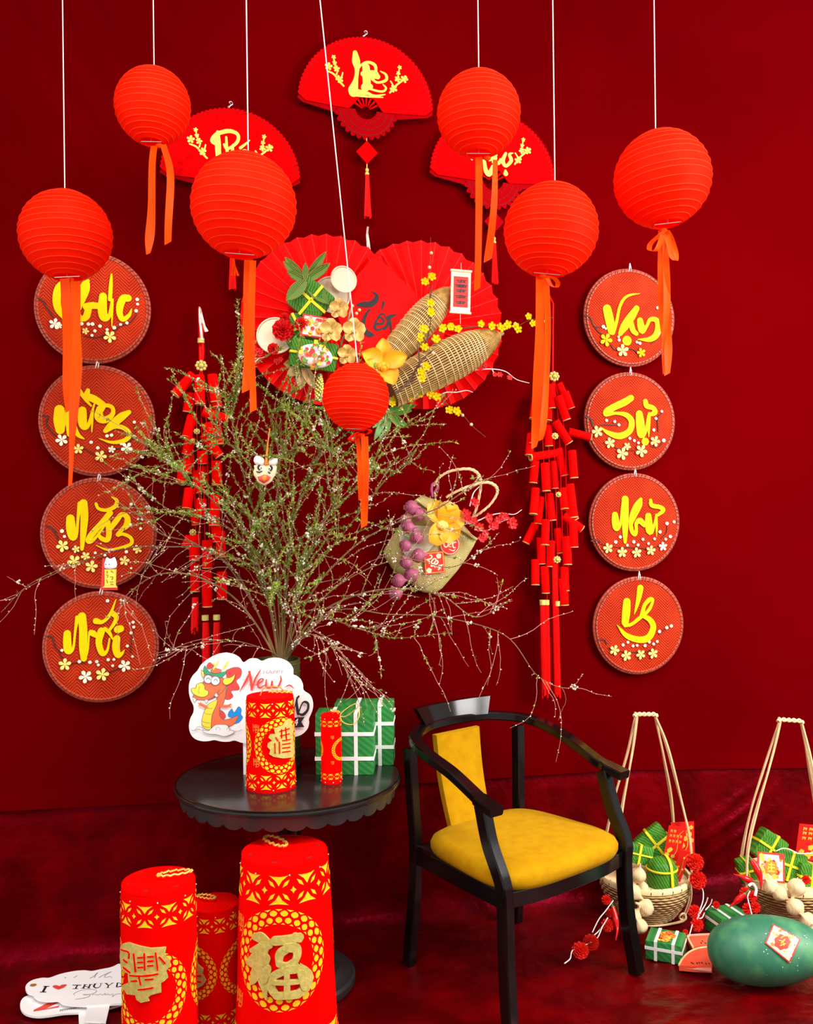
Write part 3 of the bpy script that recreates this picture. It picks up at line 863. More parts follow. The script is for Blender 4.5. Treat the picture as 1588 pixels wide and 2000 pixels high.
for (nm, cp, rp, tilt, Z, zs, letters, label) in FANS:
    P = wallp(*cp, 0.02)
    fr = Frame(P, TH)
    R = (fr.px(cp[0] + rp, cp[1], 0) - fr.px(*cp, 0)).length * 0.99
    root = thing('felt_fan', label, 'wall fan', fr, 'red felt fans on the backdrop')
    rot = Matrix.Rotation(-tilt, 4, 'Y') if False else Matrix.Rotation(tilt, 4, 'Y')
    a0, a1 = radians(12), radians(168)
    # leaf: outer scalloped arc, folded side bands, inner ring
    out = scallop_arc(R * 0.965, radians(3), radians(177), 46, R * 0.020)
    inn = [(cos(a) * R * 0.185, sin(a) * R * 0.185 - R * 0.05) for a in [radians(155 - 130 * i / 12) for i in range(13)]]
    mb = MB().prism(out + [(-R * 0.86, -R * 0.03)] + [(-R * 0.25, -R * 0.065)] + inn + [(R * 0.25, -R * 0.065)] + [(R * 0.86, -R * 0.03)], -0.012, -0.006, rot)
    mb.build('fan_leaf', 'fanfelt', root, smooth=0)
    # folded lower band
    for s in (-1, 1):
        mb = MB()
        mb.prism([(s * R * 0.97, R * 0.045), (s * R * 0.985, R * 0.0), (s * R * 0.9, -R * 0.055), (s * R * 0.27, -R * 0.17), (s * R * 0.25, -R * 0.06)], -0.0075, -0.003, rot)
        mb.build('folded_edge', 'fanlace', root, smooth=0)
    # lace collar under the pivot
    mb = MB()
    pr = [(R * 0.44, -R * 0.08)] + [(x, z - R * 0.02) for x, z in scallop_arc(R * 0.42, radians(-10), radians(-170), 13, R * 0.05, 4)] + [(-R * 0.44, -R * 0.08)]
    pr2 = [(cos(a) * R * 0.16, sin(a) * R * 0.16 - R * 0.03) for a in [radians(190 + 160 * i / 10) for i in range(11)]]
    mb.prism(pr + pr2, -0.010, -0.004, rot)
    mb.build('lace_collar', 'fanlace', root, smooth=0)
    mb = MB()
    for k, (rr, n_) in enumerate(((0.22, 9), (0.31, 12), (0.39, 16))):
        for i in range(n_):
            a = radians(-12 - 156 * (i + 0.5) / n_)
            mb.tube([(cos(a + q) * R * rr + 0 * q, -0.0102, sin(a + q) * R * rr - R * 0.03) for q in (-0.09, 0.0, 0.09)], 0.0016, 4)
    for i in range(40):
        a = radians(6 + 168 * i / 39)
        mb.tube([(cos(a) * R * 0.925, -0.0122, sin(a) * R * 0.925), (cos(a + 0.03) * R * 0.95, -0.0122, sin(a + 0.03) * R * 0.95)], 0.0014, 4)
    mb2 = MB(); mb2.v = [tuple(rot @ Vector(p)) for p in mb.v]; mb2.f = mb.f
    mb2.build('cut_lace_holes', 'feltdark', root, kind='stuff')
    # sticks seen in the open ring
    for i in range(7):
        a = radians(28 + 124 * i / 6)
        mb = MB()
        mb.prism([(cos(a - 0.1) * R * 0.06, sin(a - 0.1) * R * 0.06 - R * .06), (cos(a - 0.09) * R * 0.2, sin(a - 0.09) * R * 0.2 - R * 0.05), (cos(a + 0.09) * R * 0.2, sin(a + 0.09) * R * 0.2 - R * 0.05), (cos(a + 0.1) * R * 0.06, sin(a + 0.1) * R * 0.06 - R * .06)], -0.0065, -0.003, rot)
        mb.build('fan_stick', 'fanfelt', root, smooth=0)
    mb = MB()

    def lp(p, off=0.013):
        q = fr.px(*Z(*p[:2]), off)
        return (q.x, q.z)
    sc_ = (fr.px(*Z(100, 0)) - fr.px(*Z(0, 0))).length / 100
    for i, st in enumerate(letters):
        mb.brush([(*lp(p), p[2] * sc_) for p in st], -0.0135 - 0.00015 * i, -0.011)
    mb.build('lettering', 'fanyellow', root, smooth=0)
    for side in (0, 1):
        mb = MB()
        for (x, y, r) in SPR_FL[side * 5:side * 5 + 5]:
            u, v_ = rel(x, y)
            q = Matrix.Rotation(tilt - 0.045, 4, 'Y') @ Vector((u * R, -0.0135, v_ * R))
            flower_mb(mb, q, r * R * 0.95, 5, 0.001, random.uniform(0, 6), 0.05, 0.33)
        for st in SPR_TW[side * 3:side * 3 + 3]:
            pts = []
            for (x, y, w_) in st:
                u, v_ = rel(x, y)
                q = Matrix.Rotation(tilt - 0.045, 4, 'Y') @ Vector((u * R, 0, v_ * R))
                pts.append((q.x, q.z, w_ / 2.836 / RF * R))
            mb.brush(pts, -0.0128, -0.011)
        mb.build('blossom_spray', 'fanyellow', root, smooth=0)
    # pendant and tassel
    dz = -R * 0.665
    q0 = rot @ Vector((0, 0, 0))
    mb = MB().prism([(0, dz + R * 0.165), (R * 0.155, dz), (0, dz - R * 0.165), (-R * 0.155, dz)], -0.014, -0.006)
    mb.build('diamond_pendant', 'fanlace' if nm == 'Tho' else 'fanfelt', root, smooth=0)
    mb = MB().tube([(0, -0.009, -R * 0.46), (0, -0.011, dz + R * 0.16)], 0.0018, 5)
    mb.tube([(0, -0.009, dz - R * 0.16), (0, -0.010, dz - R * 0.24)], 0.002, 5)
    mb.ball((0, -0.010, dz - R * 0.25), (0.007, 0.006, 0.009), 8, 6)
    mb.ball((0, -0.010, dz - R * 0.31), (0.0085, 0.008, 0.012), 8, 6)
    mb.build('gold_bead', 'gold', root)
    mb = MB()
    for i in range(14):
        a = 2 * pi * i / 14
        mb.tube([(cos(a) * 0.005, -0.012 + sin(a) * 0.004, dz - R * 0.32), (cos(a) * 0.008, -0.013 + sin(a) * 0.006, dz - R * 0.6), (cos(a) * 0.012, -0.014 + sin(a) * 0.006, dz - R * (0.93 + random.uniform(-.02, .02)))], 0.0022, 5)
    mb.build('tassel', 'tassel', root)
    mb = MB().tube(catmull([(-0.006, -0.010, R * 0.985), (0.0, -0.008, R * 1.02), (0.008, -0.006, R * 1.05), (0.004, -0.005, R * 1.085), (-0.004, -0.004, R * 1.07), (0.002, -0.01, R * 1.03), (-0.01, -0.012, R * 0.99)], 4), 0.0016, 5)
    mb.build('wire_hook', 'wire', root)

# ================================================================== the pleated heart of two paper rosettes
Z6 = Zf(450, 430, 4.446); Z7 = Zf(700, 430, 4.179)
hc = wallp(735, 630, 0.03)
HF = Frame(hc, TH)
root = thing('pleated_fan_heart', 'large red pleated paper heart of two round fans on the centre of the backdrop', 'wall decoration', HF)
for (cx_, cy_, rp, off, nm) in ((822, 636.5, 164, 0.022, 'right'), (637, 628, 166, 0.034, 'left')):
    c = HF.px(cx_, cy_, 0); R = (HF.px(cx_, cy_ - rp, 0) - c).length
    NP = 36
    hub = (0.03 * (1 if nm == 'right' else -1) * 0, 0)
    for k in range(NP):
        mb = MB()
        a0 = 2 * pi * k / NP; am = 2 * pi * (k + 0.5) / NP; a1 = 2 * pi * (k + 1) / NP
        vs = []
        for r_ in (0.03, 0.5, 1.0):
            for a, dy in ((a0, 0.0), (am, 0.02 * r_), (a1, 0.0)):
                rr = R * r_ * (1.0 if dy == 0 else 0.992)
                vs.append((c.x + cos(a) * rr, -off + dy, c.z + sin(a) * rr))
        mb.add(vs, [(0, 1, 4, 3), (1, 2, 5, 4), (3, 4, 7, 6), (4, 5, 8, 7)])
        mb.build('pleat', 'paper', root, smooth=0)
    mb = MB()
    for k in range(NP):
        a = 2 * pi * k / NP
        mb.tube([(c.x + cos(a) * R * 0.2, -off - 0.0005, c.z + sin(a) * R * 0.2), (c.x + cos(a) * R, -off - 0.0005, c.z + sin(a) * R)], 0.0012, 4)
    mb.build('pleat_edges', 'pleatedge', root, kind='stuff')
# flat centre panel with the word Tet
pan = [(735, 500), (800, 560), (870, 640), (860, 700), (760, 720), (690, 690), (660, 620), (690, 545)]
mb = MB().prism([(HF.px(x, y, 0.046).x, HF.px(x, y, 0.046).z) for x, y in pan], -0.046, -0.030)
mb.build('centre_panel', 'paper', root, smooth=0)
mb = MB()
sc_ = (HF.px(*Z7(100, 0), 0.047) - HF.px(*Z7(0, 0), 0.047)).length / 100
for st in [[(-5, 692, 20), (40, 688, 44), (100, 685, 46), (143, 650, 44), (148, 612, 26), (108, 580, 4)], [(92, 728, 14), (52, 790, 26), (40, 860, 36), (60, 912, 46), (100, 935, 44), (132, 935, 8)],
           [(120, 880, 8), (145, 850, 20), (200, 842, 16), (205, 812, 16), (175, 792, 14), (138, 835, 16), (140, 885, 20), (170, 895, 16), (215, 870, 8)], [(206, 670, 22), (200, 700, 18), (193, 732, 8)], [(160, 790, 12), (185, 765, 14), (212, 768, 10), (222, 790, 6)],
           [(310, 768, 6), (262, 785, 30), (232, 800, 24)], [(256, 790, 24), (238, 850, 24), (212, 885, 22)], [(255, 800, 18), (262, 860, 18), (266, 925, 4)]]:
    mb.brush([(HF.px(*Z7(x, y), 0.047).x, HF.px(*Z7(x, y), 0.047).z, w_ * sc_) for x, y, w_ in st], -0.0478, -0.0462)
mb.build('lettering', 'black', root, smooth=0)
q = [HF.px(*Z7(x, y), 0.02) for x, y in ((78, 55), (72, 100), (85, 180), (95, 265), (78, 255), (70, 120), (78, 55))]
MB().tube(q, 0.0035, 6).build('hanging_cord', 'cordwhite', root)


def hp(Z, x, y, off):
    """point in front of the heart"""
    return HF.M @ HF.px(*Z(x, y), off)


def hfr(Z, x, y, off, tilt=None):
    return Frame(hp(Z, x, y, off), TH, tilt)


PX = 3.3 / 1800     # metres per photo pixel at the backdrop

# straw trays
for (x, y, r, off, lab, ty) in ((880, 650, 155, 0.055, 'larger pale straw tray under the small one in the heart display', 0.15), (982, 516, 112, 0.078, 'small round pale straw tray, upper right of the heart display', 0.2), (390, 1005, 152, 0.06, 'pale straw tray behind the red carnations on the heart display', -0.1)):
    fr = hfr(Z6, x, y, off, Matrix.Rotation(ty, 3, 'Z') @ Matrix.Rotation(-0.08, 3, 'X'))
    r *= PX / 4.446
    root = thing('straw_tray', lab, 'tray', fr, 'round straw trays on the heart')
    MB().lathe([(0.0, 0.004), (r * 0.7, 0.004), (r * 0.96, 0.002), (r * 0.96, -0.004), (0, -0.004)], 40, Matrix.Rotation(pi / 2, 4, 'X')).build('woven_base', 'straw', root)
    MB().tube([(cos(a) * r, -0.003, sin(a) * r) for a in [2 * pi * i / 40 for i in range(40)]], 0.0032, 6, closed=True).build('rim', 'straw', root)


def leaf_mesh(L, W, fold=0.25, bend=0.3, n=6):
    """a pointed leaf along +x, lying in x,z, facing -y"""
    mb = MB(); vs = []
    for i in range(n + 1):
        t = i / n
        w_ = W * (sin(pi * min(1, t * 0.94 + 0.06)) ** 0.75)
        y = -bend * L * t * t
        vs += [(L * t, y - fold * w_, w_ / 2), (L * t, y, 0), (L * t, y - fold * w_, -w_ / 2)]
    fs = []
    for i in range(n):
        a = 3 * i
        fs += [(a, a + 1, a + 4, a + 3), (a + 1, a + 2, a + 5, a + 4)]
    mb.add(vs, fs)
    return mb


def leaf_bunch(name, label, Z, c, tips, wid, off, mats, group=None, zs=4.446, cat='leaves'):
    fr = hfr(Z, *c, off)
    root = thing(name, label, cat, fr, group)
    for i, tp in enumerate(tips):
        x, y = tp[:2]; mt_ = mats[i % len(mats)]
        d = fr.px(*Z(x, y), 0)
        L = d.length; a = atan2(d.z, d.x)
        W = (tp[2] if len(tp) > 2 else wid) * PX / zs
        lo = leaf_mesh(L, W, 0.25, 0.12 + 0.1 * random.random()).build('leaf', mt_, root)
        lo.rotation_euler = (0.0, -a, 0)
        lo.location = (0, -0.004 * (i % 4), 0)
        rim = MB(); base = leaf_mesh(L, W, 0.25, 0.12)
        # pale edges of the leaf
        e1 = [Vector(base.v[3 * k]) for k in range(7)]; e2 = [Vector(base.v[3 * k + 2]) for k in range(7)]
        rim.tube(e1, 0.0011, 4).tube(e2, 0.0011, 4)
        rim.build('leaf_edge', 'leafedge', lo)
    return root


leaf_bunch('pineapple_crown', 'olive leaf crown like a pineapple top above the upper wrapped cake', Z6, (650, 535),
           [(470, 330), (455, 370), (490, 460), (645, 385, 50), (825, 285, 70), (860, 385), (850, 410), (480, 715, 110), (850, 740, 110)], 74, 0.10, ['leaf'])
leaf_bunch('dried_leaf_fan', 'brownish gold pointed leaves under the lower wrapped cake', Z6, (625, 1260), [(460, 1250), (485, 1360), (600, 1480, 100), (720, 1470), (560, 1400)], 85, 0.07, ['leafedge'])
leaf_bunch('leaf_bunch', 'dark green strap leaves at the lower right of the heart, beside the small lantern', Z7, (235, 1570), [(470, 1510), (430, 1560), (400, 1700), (330, 1690), (165, 1805), (120, 1800), (230, 1740), (380, 1480), (190, 1760), (110, 1700)], 55, 0.05, ['leafgreen'], zs=4.179)
# green budded stalk
fr = hfr(Z6, 765, 1460, 0.07)
root = thing('budded_stalk', 'pale green knobbly flower stalk left of the small lantern', 'flower', fr)
mb = MB()
for i in range(70):
    t = (i + 0.5) / 70; a = i * 2.4
    r = 0.012 * (0.5 + sin(pi * t) * 0.6)
    mb.ball((cos(a) * r + 0.004 * t, sin(a) * r, -0.045 + 0.09 * t), 0.0045, 6, 4)
mb.build('bud_cluster', 'petaly', root)
MB().tube([(0, 0, -0.045), (0.004, 0, 0.05)], 0.010, 8).build('stem', 'leafgreen', root)


def cake(fr, s, label, group, tilt=0.0, bands=True):
    """square rice cake wrapped in leaves with yellow bands; s = (w, depth, h)"""
    root = thing('leaf_wrapped_cake', label, 'rice cake', fr, group)
    MB().box((0, 0, 0), s, bev=min(s) * 0.2).build('leaf_wrap', 'leafwrap', root)
    w_, d, h = s
    for ax in (0, 1):
        mb = MB()
        if ax == 0:
            mb.box((0, 0, 0), (w_ * 0.085, d + 0.010, h + 0.004), bev=0.002)
        else:
            mb.box((0, 0, 0), (w_ + 0.004, d + 0.010, h * 0.085), bev=0.002)
        mb.build('yellow_band', 'bandy', root)
    # leaf folds lying over the face
    for i in range(3):
        a = (-0.5, 0.2, 0.6)[i]
        mb = leaf_mesh(w_ * 0.8, h * 0.36, 0.02, 0.0)
        lo = mb.build('leaf_flap', 'leafwrap', root)
        lo.location = (-w_ * 0.4, -d / 2 - 0.001, (-0.22, 0.05, 0.25)[i] * h); lo.rotation_euler = (0, a * 0.4, 0)
    return root


cake(hfr(Z6, 700, 700, 0.075, Matrix.Rotation(radians(40), 3, 'Y') @ Matrix.Rotation(0.2, 3, 'X')), (0.125, 0.06, 0.125), 'leaf wrapped square cake with yellow cross bands under the leaf crown', 'leaf cakes on the heart')
cake(hfr(Z6, 720, 1170, 0.075, Matrix.Rotation(radians(8), 3, 'Y') @ Matrix.Rotation(0.15, 3, 'X')), (0.165, 0.06, 0.100), 'leaf wrapped cake low on the heart with a flowered charm before it', 'leaf cakes on the heart')
cake(hfr(Z6, 590, 950, 0.06, Matrix.Rotation(radians(-25), 3, 'Y')), (0.12, 0.05, 0.11), 'leaf wrapped cake behind the carnations, mostly hidden', 'leaf cakes on the heart')


def carnation(fr, r, label, group, m_='carnation', n=5, name='carnation'):
    root = thing(name, label, 'flower', fr, group)
    mb = MB()
    for ring in range(n):
        rr = r * (1.06 - ring * 0.13); k = 10 - ring
        for i in range(k):
            a = 2 * pi * (i + 0.5 * (ring % 2)) / k + random.uniform(-.1, .1)
            tilt_ = 0.35 + ring * 0.28
            u = Vector((cos(a), 0, sin(a))); v_ = Vector((-sin(a), 0, cos(a))); f_ = Vector((0, -1, 0))
            vs = []
            for t in (0.15, 0.6, 1.0):
                for s in (-1, -0.33, 0.33, 1):
                    ruff = 0.15 * r * (1 if (int((s + 1) * 1.5 + 0.5) % 2) else -1) * t
                    vs.append(u * (rr * t * cos(tilt_)) + v_ * (s * rr * 0.42 * t) + f_ * (rr * t * sin(tilt_) + ruff + ring * r * 0.05))
            mb.add(vs, [(j * 4 + q, j * 4 + q + 1, j * 4 + q + 5, j * 4 + q + 4) for j in range(2) for q in range(3)])
    mb.build('petals', m_, root, smooth=0.4)
    MB().lathe([(0.0, -r * 0.5), (r * 0.22, -r * 0.3), (r * 0.4, r * 0.05), (0, r * 0.1)], 8, Matrix.Rotation(pi / 2, 4, 'X')).build('calyx', 'leafgreen', root)
    return root


carnation(hfr(Z6, 455, 960, 0.085), 0.037, 'large red carnation on the pale straw tray, left side of the heart', 'carnations on the heart')
carnation(hfr(Z6, 372, 1120, 0.085), 0.020, 'small red carnation just below the large one on the left tray', 'carnations on the heart')
carnation(hfr(Z6, 470, 850, 0.085), 0.017, 'small red carnation just above the large one on the left tray', 'carnations on the heart')
carnation(hfr(Z6, 610, 905, 0.11), 0.022, 'red flower tucked between the two wrapped cakes on the heart', 'carnations on the heart')


def motif(mb_by, spots, y, rng):
    for (x, z, r) in spots:
        c_ = rng.choice(list(mb_by.keys()))
        flower_mb(mb_by[c_], (x, y, z), r, 5, 0, rng.uniform(0, 6), 0.05, 0.5)


def floral_card(fr, w_, h, label, lozenge=False, name='printed_card', cat='card', seed=1, thick=0.0022, ground='card', border='p_white', inner='p_white', centre=True):
    rng = random.Random(seed)
    root = thing(name, label, cat, fr)
    MB().prism([(-w_ / 2, -h / 2), (w_ / 2, -h / 2), (w_ / 2, h / 2), (-w_ / 2, h / 2)], -thick, 0).build('card_sheet', ground, root, smooth=0)
    MB().prism([(-w_ * .43, -h * .43), (w_ * .43, -h * .43), (w_ * .43, h * .43), (-w_ * .43, h * .43)], -thick - 0.0004, -thick).build('printed_panel', inner, root, smooth=0)
    cols = {k: MB() for k in ('p_orange', 'd_gold', 'p_red', 'p_pink', 'd_yellow')}
    sp = [(rng.uniform(-.38, .38) * w_, rng.uniform(-.38, .38) * h, rng.uniform(.05, .10) * w_) for _ in range(34)]
    motif(cols, sp, -thick - 0.0008, rng)
    for k, b in cols.items():
        if b.v:
            b.build('flower_print', k, root, smooth=0, kind='stuff')
    if centre:
        MB().prism([(cos(a) * w_ * .24 * (1 + .12 * cos(8 * a)), sin(a) * w_ * .24 * (1 + .12 * cos(8 * a))) for a in [2 * pi * i / 48 for i in range(48)]], -thick - 0.003, -thick).build('centre_medallion', 'p_orange', root, smooth=0)
        b = MB()
        for st in ([(-.1, .1, .04), (.1, .1, .04)], [(0, .16, .04), (0, -.12, .04)], [(-.11, .0, .04), (.11, .0, .04)], [(-.1, -.13, .04), (.1, -.13, .04)], [(-.1, .03, .03), (-.13, -.06, .03)]):
            b.brush([(x * w_, z * w_, q * w_) for x, z, q in st], -thick - 0.0036, -thick - 0.002, n=2)
        b.build('gold_character', 'd_yellow', root, smooth=0)
    return root


floral_card(hfr(Z6, 735, 925, 0.115, Matrix.Rotation(radians(8), 3, 'Y')), 0.095, 0.075, 'red flower printed card between the two wrapped cakes', seed=3, centre=False)
# flowered egg-shaped charm
fr = hfr(Z6, 735, 1180, 0.115, Matrix.Rotation(radians(10), 3, 'Y'))
root = thing('flowered_charm', 'red, white and yellow flower printed lozenge on the lower wrapped cake', 'ornament', fr)
MB().ball((0, 0, 0), (0.062, 0.02, 0.041), 20, 12).build('charm_body', 'p_white', root)
rng = random.Random(5)
cols = {k: MB() for k in ('p_orange', 'd_yellow', 'p_red', 'p_pink', 'p_green')}
for i in range(46):
    a = rng.uniform(0, 6.28); q = sqrt(rng.random()) * 0.88
    x, z = cos(a) * q * 0.062, sin(a) * q * 0.041
    y = -0.02 * sqrt(max(0, 1 - q * q)) - 0.0015
    k = rng.choice(['p_orange', 'd_yellow', 'p_red', 'p_red', 'p_pink', 'p_green'])
    flower_mb(cols[k], (x, y, z), rng.uniform(0.005, 0.010), 5, 0, a, 0.1, 0.5)
for k, b in cols.items():
    if b.v:
        b.build('flower_print', k, root, smooth=0, kind='stuff')


def orchid(fr, r, label, cat, m_, lip, name, group=None, pts=None, wide=0.40, tip=0.98):
    root = thing(name, label, cat, fr, group)
    for k in range(5):
        a = (pts[k] if pts else radians(90 + 72 * k))
        mb = MB()
        W, L = (wide * 0.9, 1.0) if k in (0, 2, 3) else (wide, 0.95)
        n = 6; vs = []
        for i in range(n + 1):
            t = i / n
            w_ = W * r * max(0.03, sin(pi * (0.10 + (tip - 0.10) * t)) ** 0.9)
            for s in (-1, -0.5, 0, 0.5, 1):
                vs.append((L * r * t, -0.30 * r * sin(pi * t * 0.9) * (0.4 + 0.6 * s * s) - 0.12 * r * t, s * w_))
        fs = [(i * 5 + s, i * 5 + s + 1, i * 5 + s + 6, i * 5 + s + 5) for i in range(n) for s in range(4)]
        mb.add(vs, fs)
        po = mb.build('petal', m_, root, smooth=2)
        po.rotation_euler = (0, -a, 0)
        po.location = (0, -0.006 * (k % 2), 0)
    mb = MB()
    mb.ball((0.0, -0.10 * r, -0.05 * r), (0.18 * r, 0.16 * r, 0.14 * r), 10, 6)
    for s in (-1, 1):
        mb.ball((s * 0.15 * r, -0.18 * r, -0.12 * r), (0.10 * r, 0.16 * r, 0.15 * r), 8, 6)
    mb.ball((0.0, -0.26 * r, -0.22 * r), (0.13 * r, 0.2 * r, 0.12 * r), 8, 6)
    mb.build('lip', lip, root)
    return root


orchid(hfr(Z7, 195, 1175, 0.135), 0.088, 'large yellow orchid bloom at the upper right of the small lantern', 'flower', 'orchid', 'orchidlip', 'orchid_bloom',
       pts=[radians(90), radians(180 - 25), radians(182 + 20), radians(18), radians(-62)])
for (x, y, r, off, lb) in ((940, 770, 0.036, 0.115, 'topmost gold dried orchid beside the straw trays'), (870, 960, 0.042, 0.13, 'leftmost gold dried orchid, low beside the flower printed card'), (1070, 960, 0.044, 0.11, 'rightmost gold dried orchid, left of the black word on the heart'), (1010, 1170, 0.036, 0.10, 'lowest gold dried orchid, just above the small lantern')):
    orchid(hfr(Z6, x, y, off), r, lb, 'flower', 'goldpetal', 'goldpetal', 'gold_orchid', 'gold orchids on the heart', wide=0.52, tip=0.88)
fr = hfr(Z6, 1010, 1000, 0.09)
root = thing('dried_flower_stalk', 'brown dried stem behind the gold orchids', 'stem', fr)
mb = MB().tube(catmull([fr.loc(hp(Z6, x, y, 0.09)) for x, y in ((1060, 745), (1030, 830), (1000, 980), (960, 1080), (960, 1250))], 5), 0.004, 6)
mb.build('stem', 'leafedge', root)
mb = MB()
for x, y in ((1060, 745), (1120, 780), (1095, 810)):
    mb.ball(fr.loc(hp(Z6, x, y, 0.095)), 0.006, 8, 6)
mb.build('buds', 'bud', root)


# fish traps of split bamboo
def trap(tip, base, wmax, off0, off1, label, Z=Z7, zs=4.179):
    A = hp(Z, *base, off0); B = hp(Z, *tip, off1)
    ax = (B - A); L = ax.length
    q = ax.to_track_quat('Z', 'Y').to_matrix()
    fr = Frame(A); fr.M = Matrix.Translation(A) @ q.to_4x4(); fr.I = fr.M.inverted()
    root = thing('bamboo_fish_trap', label, 'fish trap', fr, 'bamboo fish traps on the heart')
    Rm = wmax * PX / zs / 2

    def rad(t):
        if t < 0.55:
            return Rm * (0.80 + 0.2 * sin(pi * t / 1.1))
        u = (t - 0.55) / 0.45
        return Rm * (0.10 + 0.90 * max(0, 1 - u ** 1.9) ** 0.72)
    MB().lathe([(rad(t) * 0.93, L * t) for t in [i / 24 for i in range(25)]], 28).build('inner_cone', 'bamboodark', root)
    n = 52
    me = None
    for j in range(n):
        a = 2 * pi * j / n
        mb = MB()
        mb.rect_tube([(cos(a) * rad(t), sin(a) * rad(t), L * t) for t in [i / 12 * 0.99 for i in range(13)]], [0.0040 * max(0.3, min(1, rad(i / 12) / Rm)) for i in range(13)], 0.0026, up=(cos(a), sin(a), 0.001))
        mb.build('bamboo_strip', 'bamboo', root)
    hoops = [0.03, 0.08, 0.13, 0.20, 0.27, 0.34, 0.41, 0.48, 0.52, 0.56, 0.60, 0.64, 0.67, 0.70, 0.73, 0.76, 0.79]
    for t in hoops:
        MB().tube([(cos(a) * (rad(t) + 0.0022), sin(a) * (rad(t) + 0.0022), L * t + 0.002 * sin(3 * a)) for a in [2 * pi * i / 24 for i in range(24)]], 0.0017, 4, closed=True).build('hoop', 'bamboolight', root)
    mb = MB()
    for i in range(14):
        t = 0.82 + 0.012 * i
        mb.tube([(cos(a) * (rad(t) + 0.001), sin(a) * (rad(t) + 0.001), L * t) for a in [2 * pi * k / 18 for k in range(18)]], 0.002, 4, closed=True)
    mb.tube([(0, 0, L * 0.97), (0, 0, L * 1.03)], Rm * 0.11, 8)
    mb.build('bound_tip', 'bamboo', root)
    return root


trap((750, 558), (235, 1150), 265, 0.05, 0.05, 'upper bamboo fish trap pointing up towards the small scroll')
trap((1155, 932), (255, 1400), 345, 0.09, 0.075, 'lower bamboo fish trap pointing right, nearest the bottom of the heart')


# apricot branches
def flowers_at(root, fr, Z, pts, r, off, m_, name='blossom'):
    for (x, y) in pts:
        q = fr.loc(hp(Z, x, y, off + random.uniform(0, 0.01)))
        mb = MB()
        for k in range(2):
            qq = q + Vector((random.uniform(-.35, .35) * r, -0.003 * k, random.uniform(-.45, .45) * r))
            flower_mb(mb, qq, r * random.uniform(0.75, 0.95), 5, 0, random.uniform(0, 6), 0.5, 0.36)
            mb.ball(qq + Vector((0, -0.002, 0)), r * 0.2, 6, 4)
        mb.build(name, m_, root, smooth=2)


def branch(label, Z, twigs, fl, buds, off, zs, r=0.0165, bark='bark', name='blossom_branch', fm='apricot', group='blossom sprigs on the heart', bm='bud', th=0.0027):
    fr = hfr(Z, *twigs[0][0][:2], off)
    root = thing(name, label, 'branch', fr, group)
    mb = MB()
    for tw in twigs:
        pts = catmull([tuple(fr.loc(hp(Z, p[0], p[1], off + (p[2] if len(p) > 2 else 0)))) for p in tw], 5)
        k = len(pts)
        mb.tube(pts, [th * (1 - 0.65 * i / k) for i in range(k)], 6)
    mb.build('twig', bark, root)
    flowers_at(root, fr, Z, fl, r, off + 0.008, fm)
    for (x, y) in buds:
        q = fr.loc(hp(Z, x, y, off + 0.006))
        MB().ball(q, 0.0062, 8, 6).build('bud', bm, root)
    return root


branch('yellow apricot branch rising straight up over the right fan', Z7, [[(520, 1130), (560, 980), (590, 820), (585, 650), (578, 480), (590, 300), (590, 140)], [(585, 650), (600, 560), (600, 470)]],
       [(545, 495), (605, 455), (597, 668), (595, 755), (530, 888), (503, 958), (532, 1022)], [(595, 268), (580, 385)], 0.115, 4.179)
branch('yellow apricot branch reaching right past the edge of the heart', Z7, [[(590, 1000), (690, 900), (830, 885), (960, 872), (1160, 868), (1290, 870), (1400, 815), (1590, 795)]],
       [(635, 955), (690, 885), (760, 865), (818, 893), (1000, 850), (1095, 872), (1165, 868), (1225, 865), (1290, 882), (1390, 797), (1430, 835)], [(1510, 825), (1280, 845)], 0.10, 4.179)
branch('dark apricot branch crossing the lower fish trap', Z7, [[(300, 1420), (400, 1330), (480, 1200), (540, 1120), (625, 1050)], [(480, 1200), (500, 1150), (480, 1010)]],
       [(505, 1240), (515, 1290), (555, 1192)], [(520, 1180), (610, 1085)], 0.165, 4.179, th=0.005)
branch('yellow apricot branch drooping below the heart, two buds at its end', Z7, [[(250, 1465), (440, 1420), (560, 1420), (660, 1440), (740, 1520), (850, 1590), (930, 1680), (1040, 1772)]],
       [(280, 1482), (430, 1445), (497, 1410), (578, 1425), (635, 1440), (742, 1535), (800, 1560)], [(850, 1592), (922, 1668)], 0.10, 4.179)
branch('red berry sprig with a white stem at the right edge of the heart', Z7, [[(900, 1225), (980, 1220), (1090, 1215), (1200, 1235), (1290, 1300), (1395, 1330)], [(1090, 1215), (1110, 1260)]],
       [(1010, 1190), (1040, 1180), (1110, 1265), (1150, 1255), (1230, 1290), (985, 1215)], [], 0.045, 4.179, r=0.011, bark='whitestem', name='red_berry_sprig', fm='carnation')
branch('white stemmed sprig at the bottom right of the heart', Z7, [[(660, 1430), (720, 1405), (800, 1405), (880, 1390), (935, 1405)]], [(690, 1425), (740, 1420)], [], 0.05, 4.179, r=0.007, bark='whitestem', name='red_berry_sprig', fm='carnation')
branch('red berry sprig with a white stem at the left edge of the heart', Z6, [[(65, 1180), (140, 1190), (230, 1200), (320, 1185)], [(215, 1230), (250, 1200)]],
       [(230, 1140), (260, 1150), (215, 1110), (430, 1210), (400, 1230)], [], 0.045, 4.446, r=0.011, bark='whitestem', name='red_berry_sprig', fm='carnation')

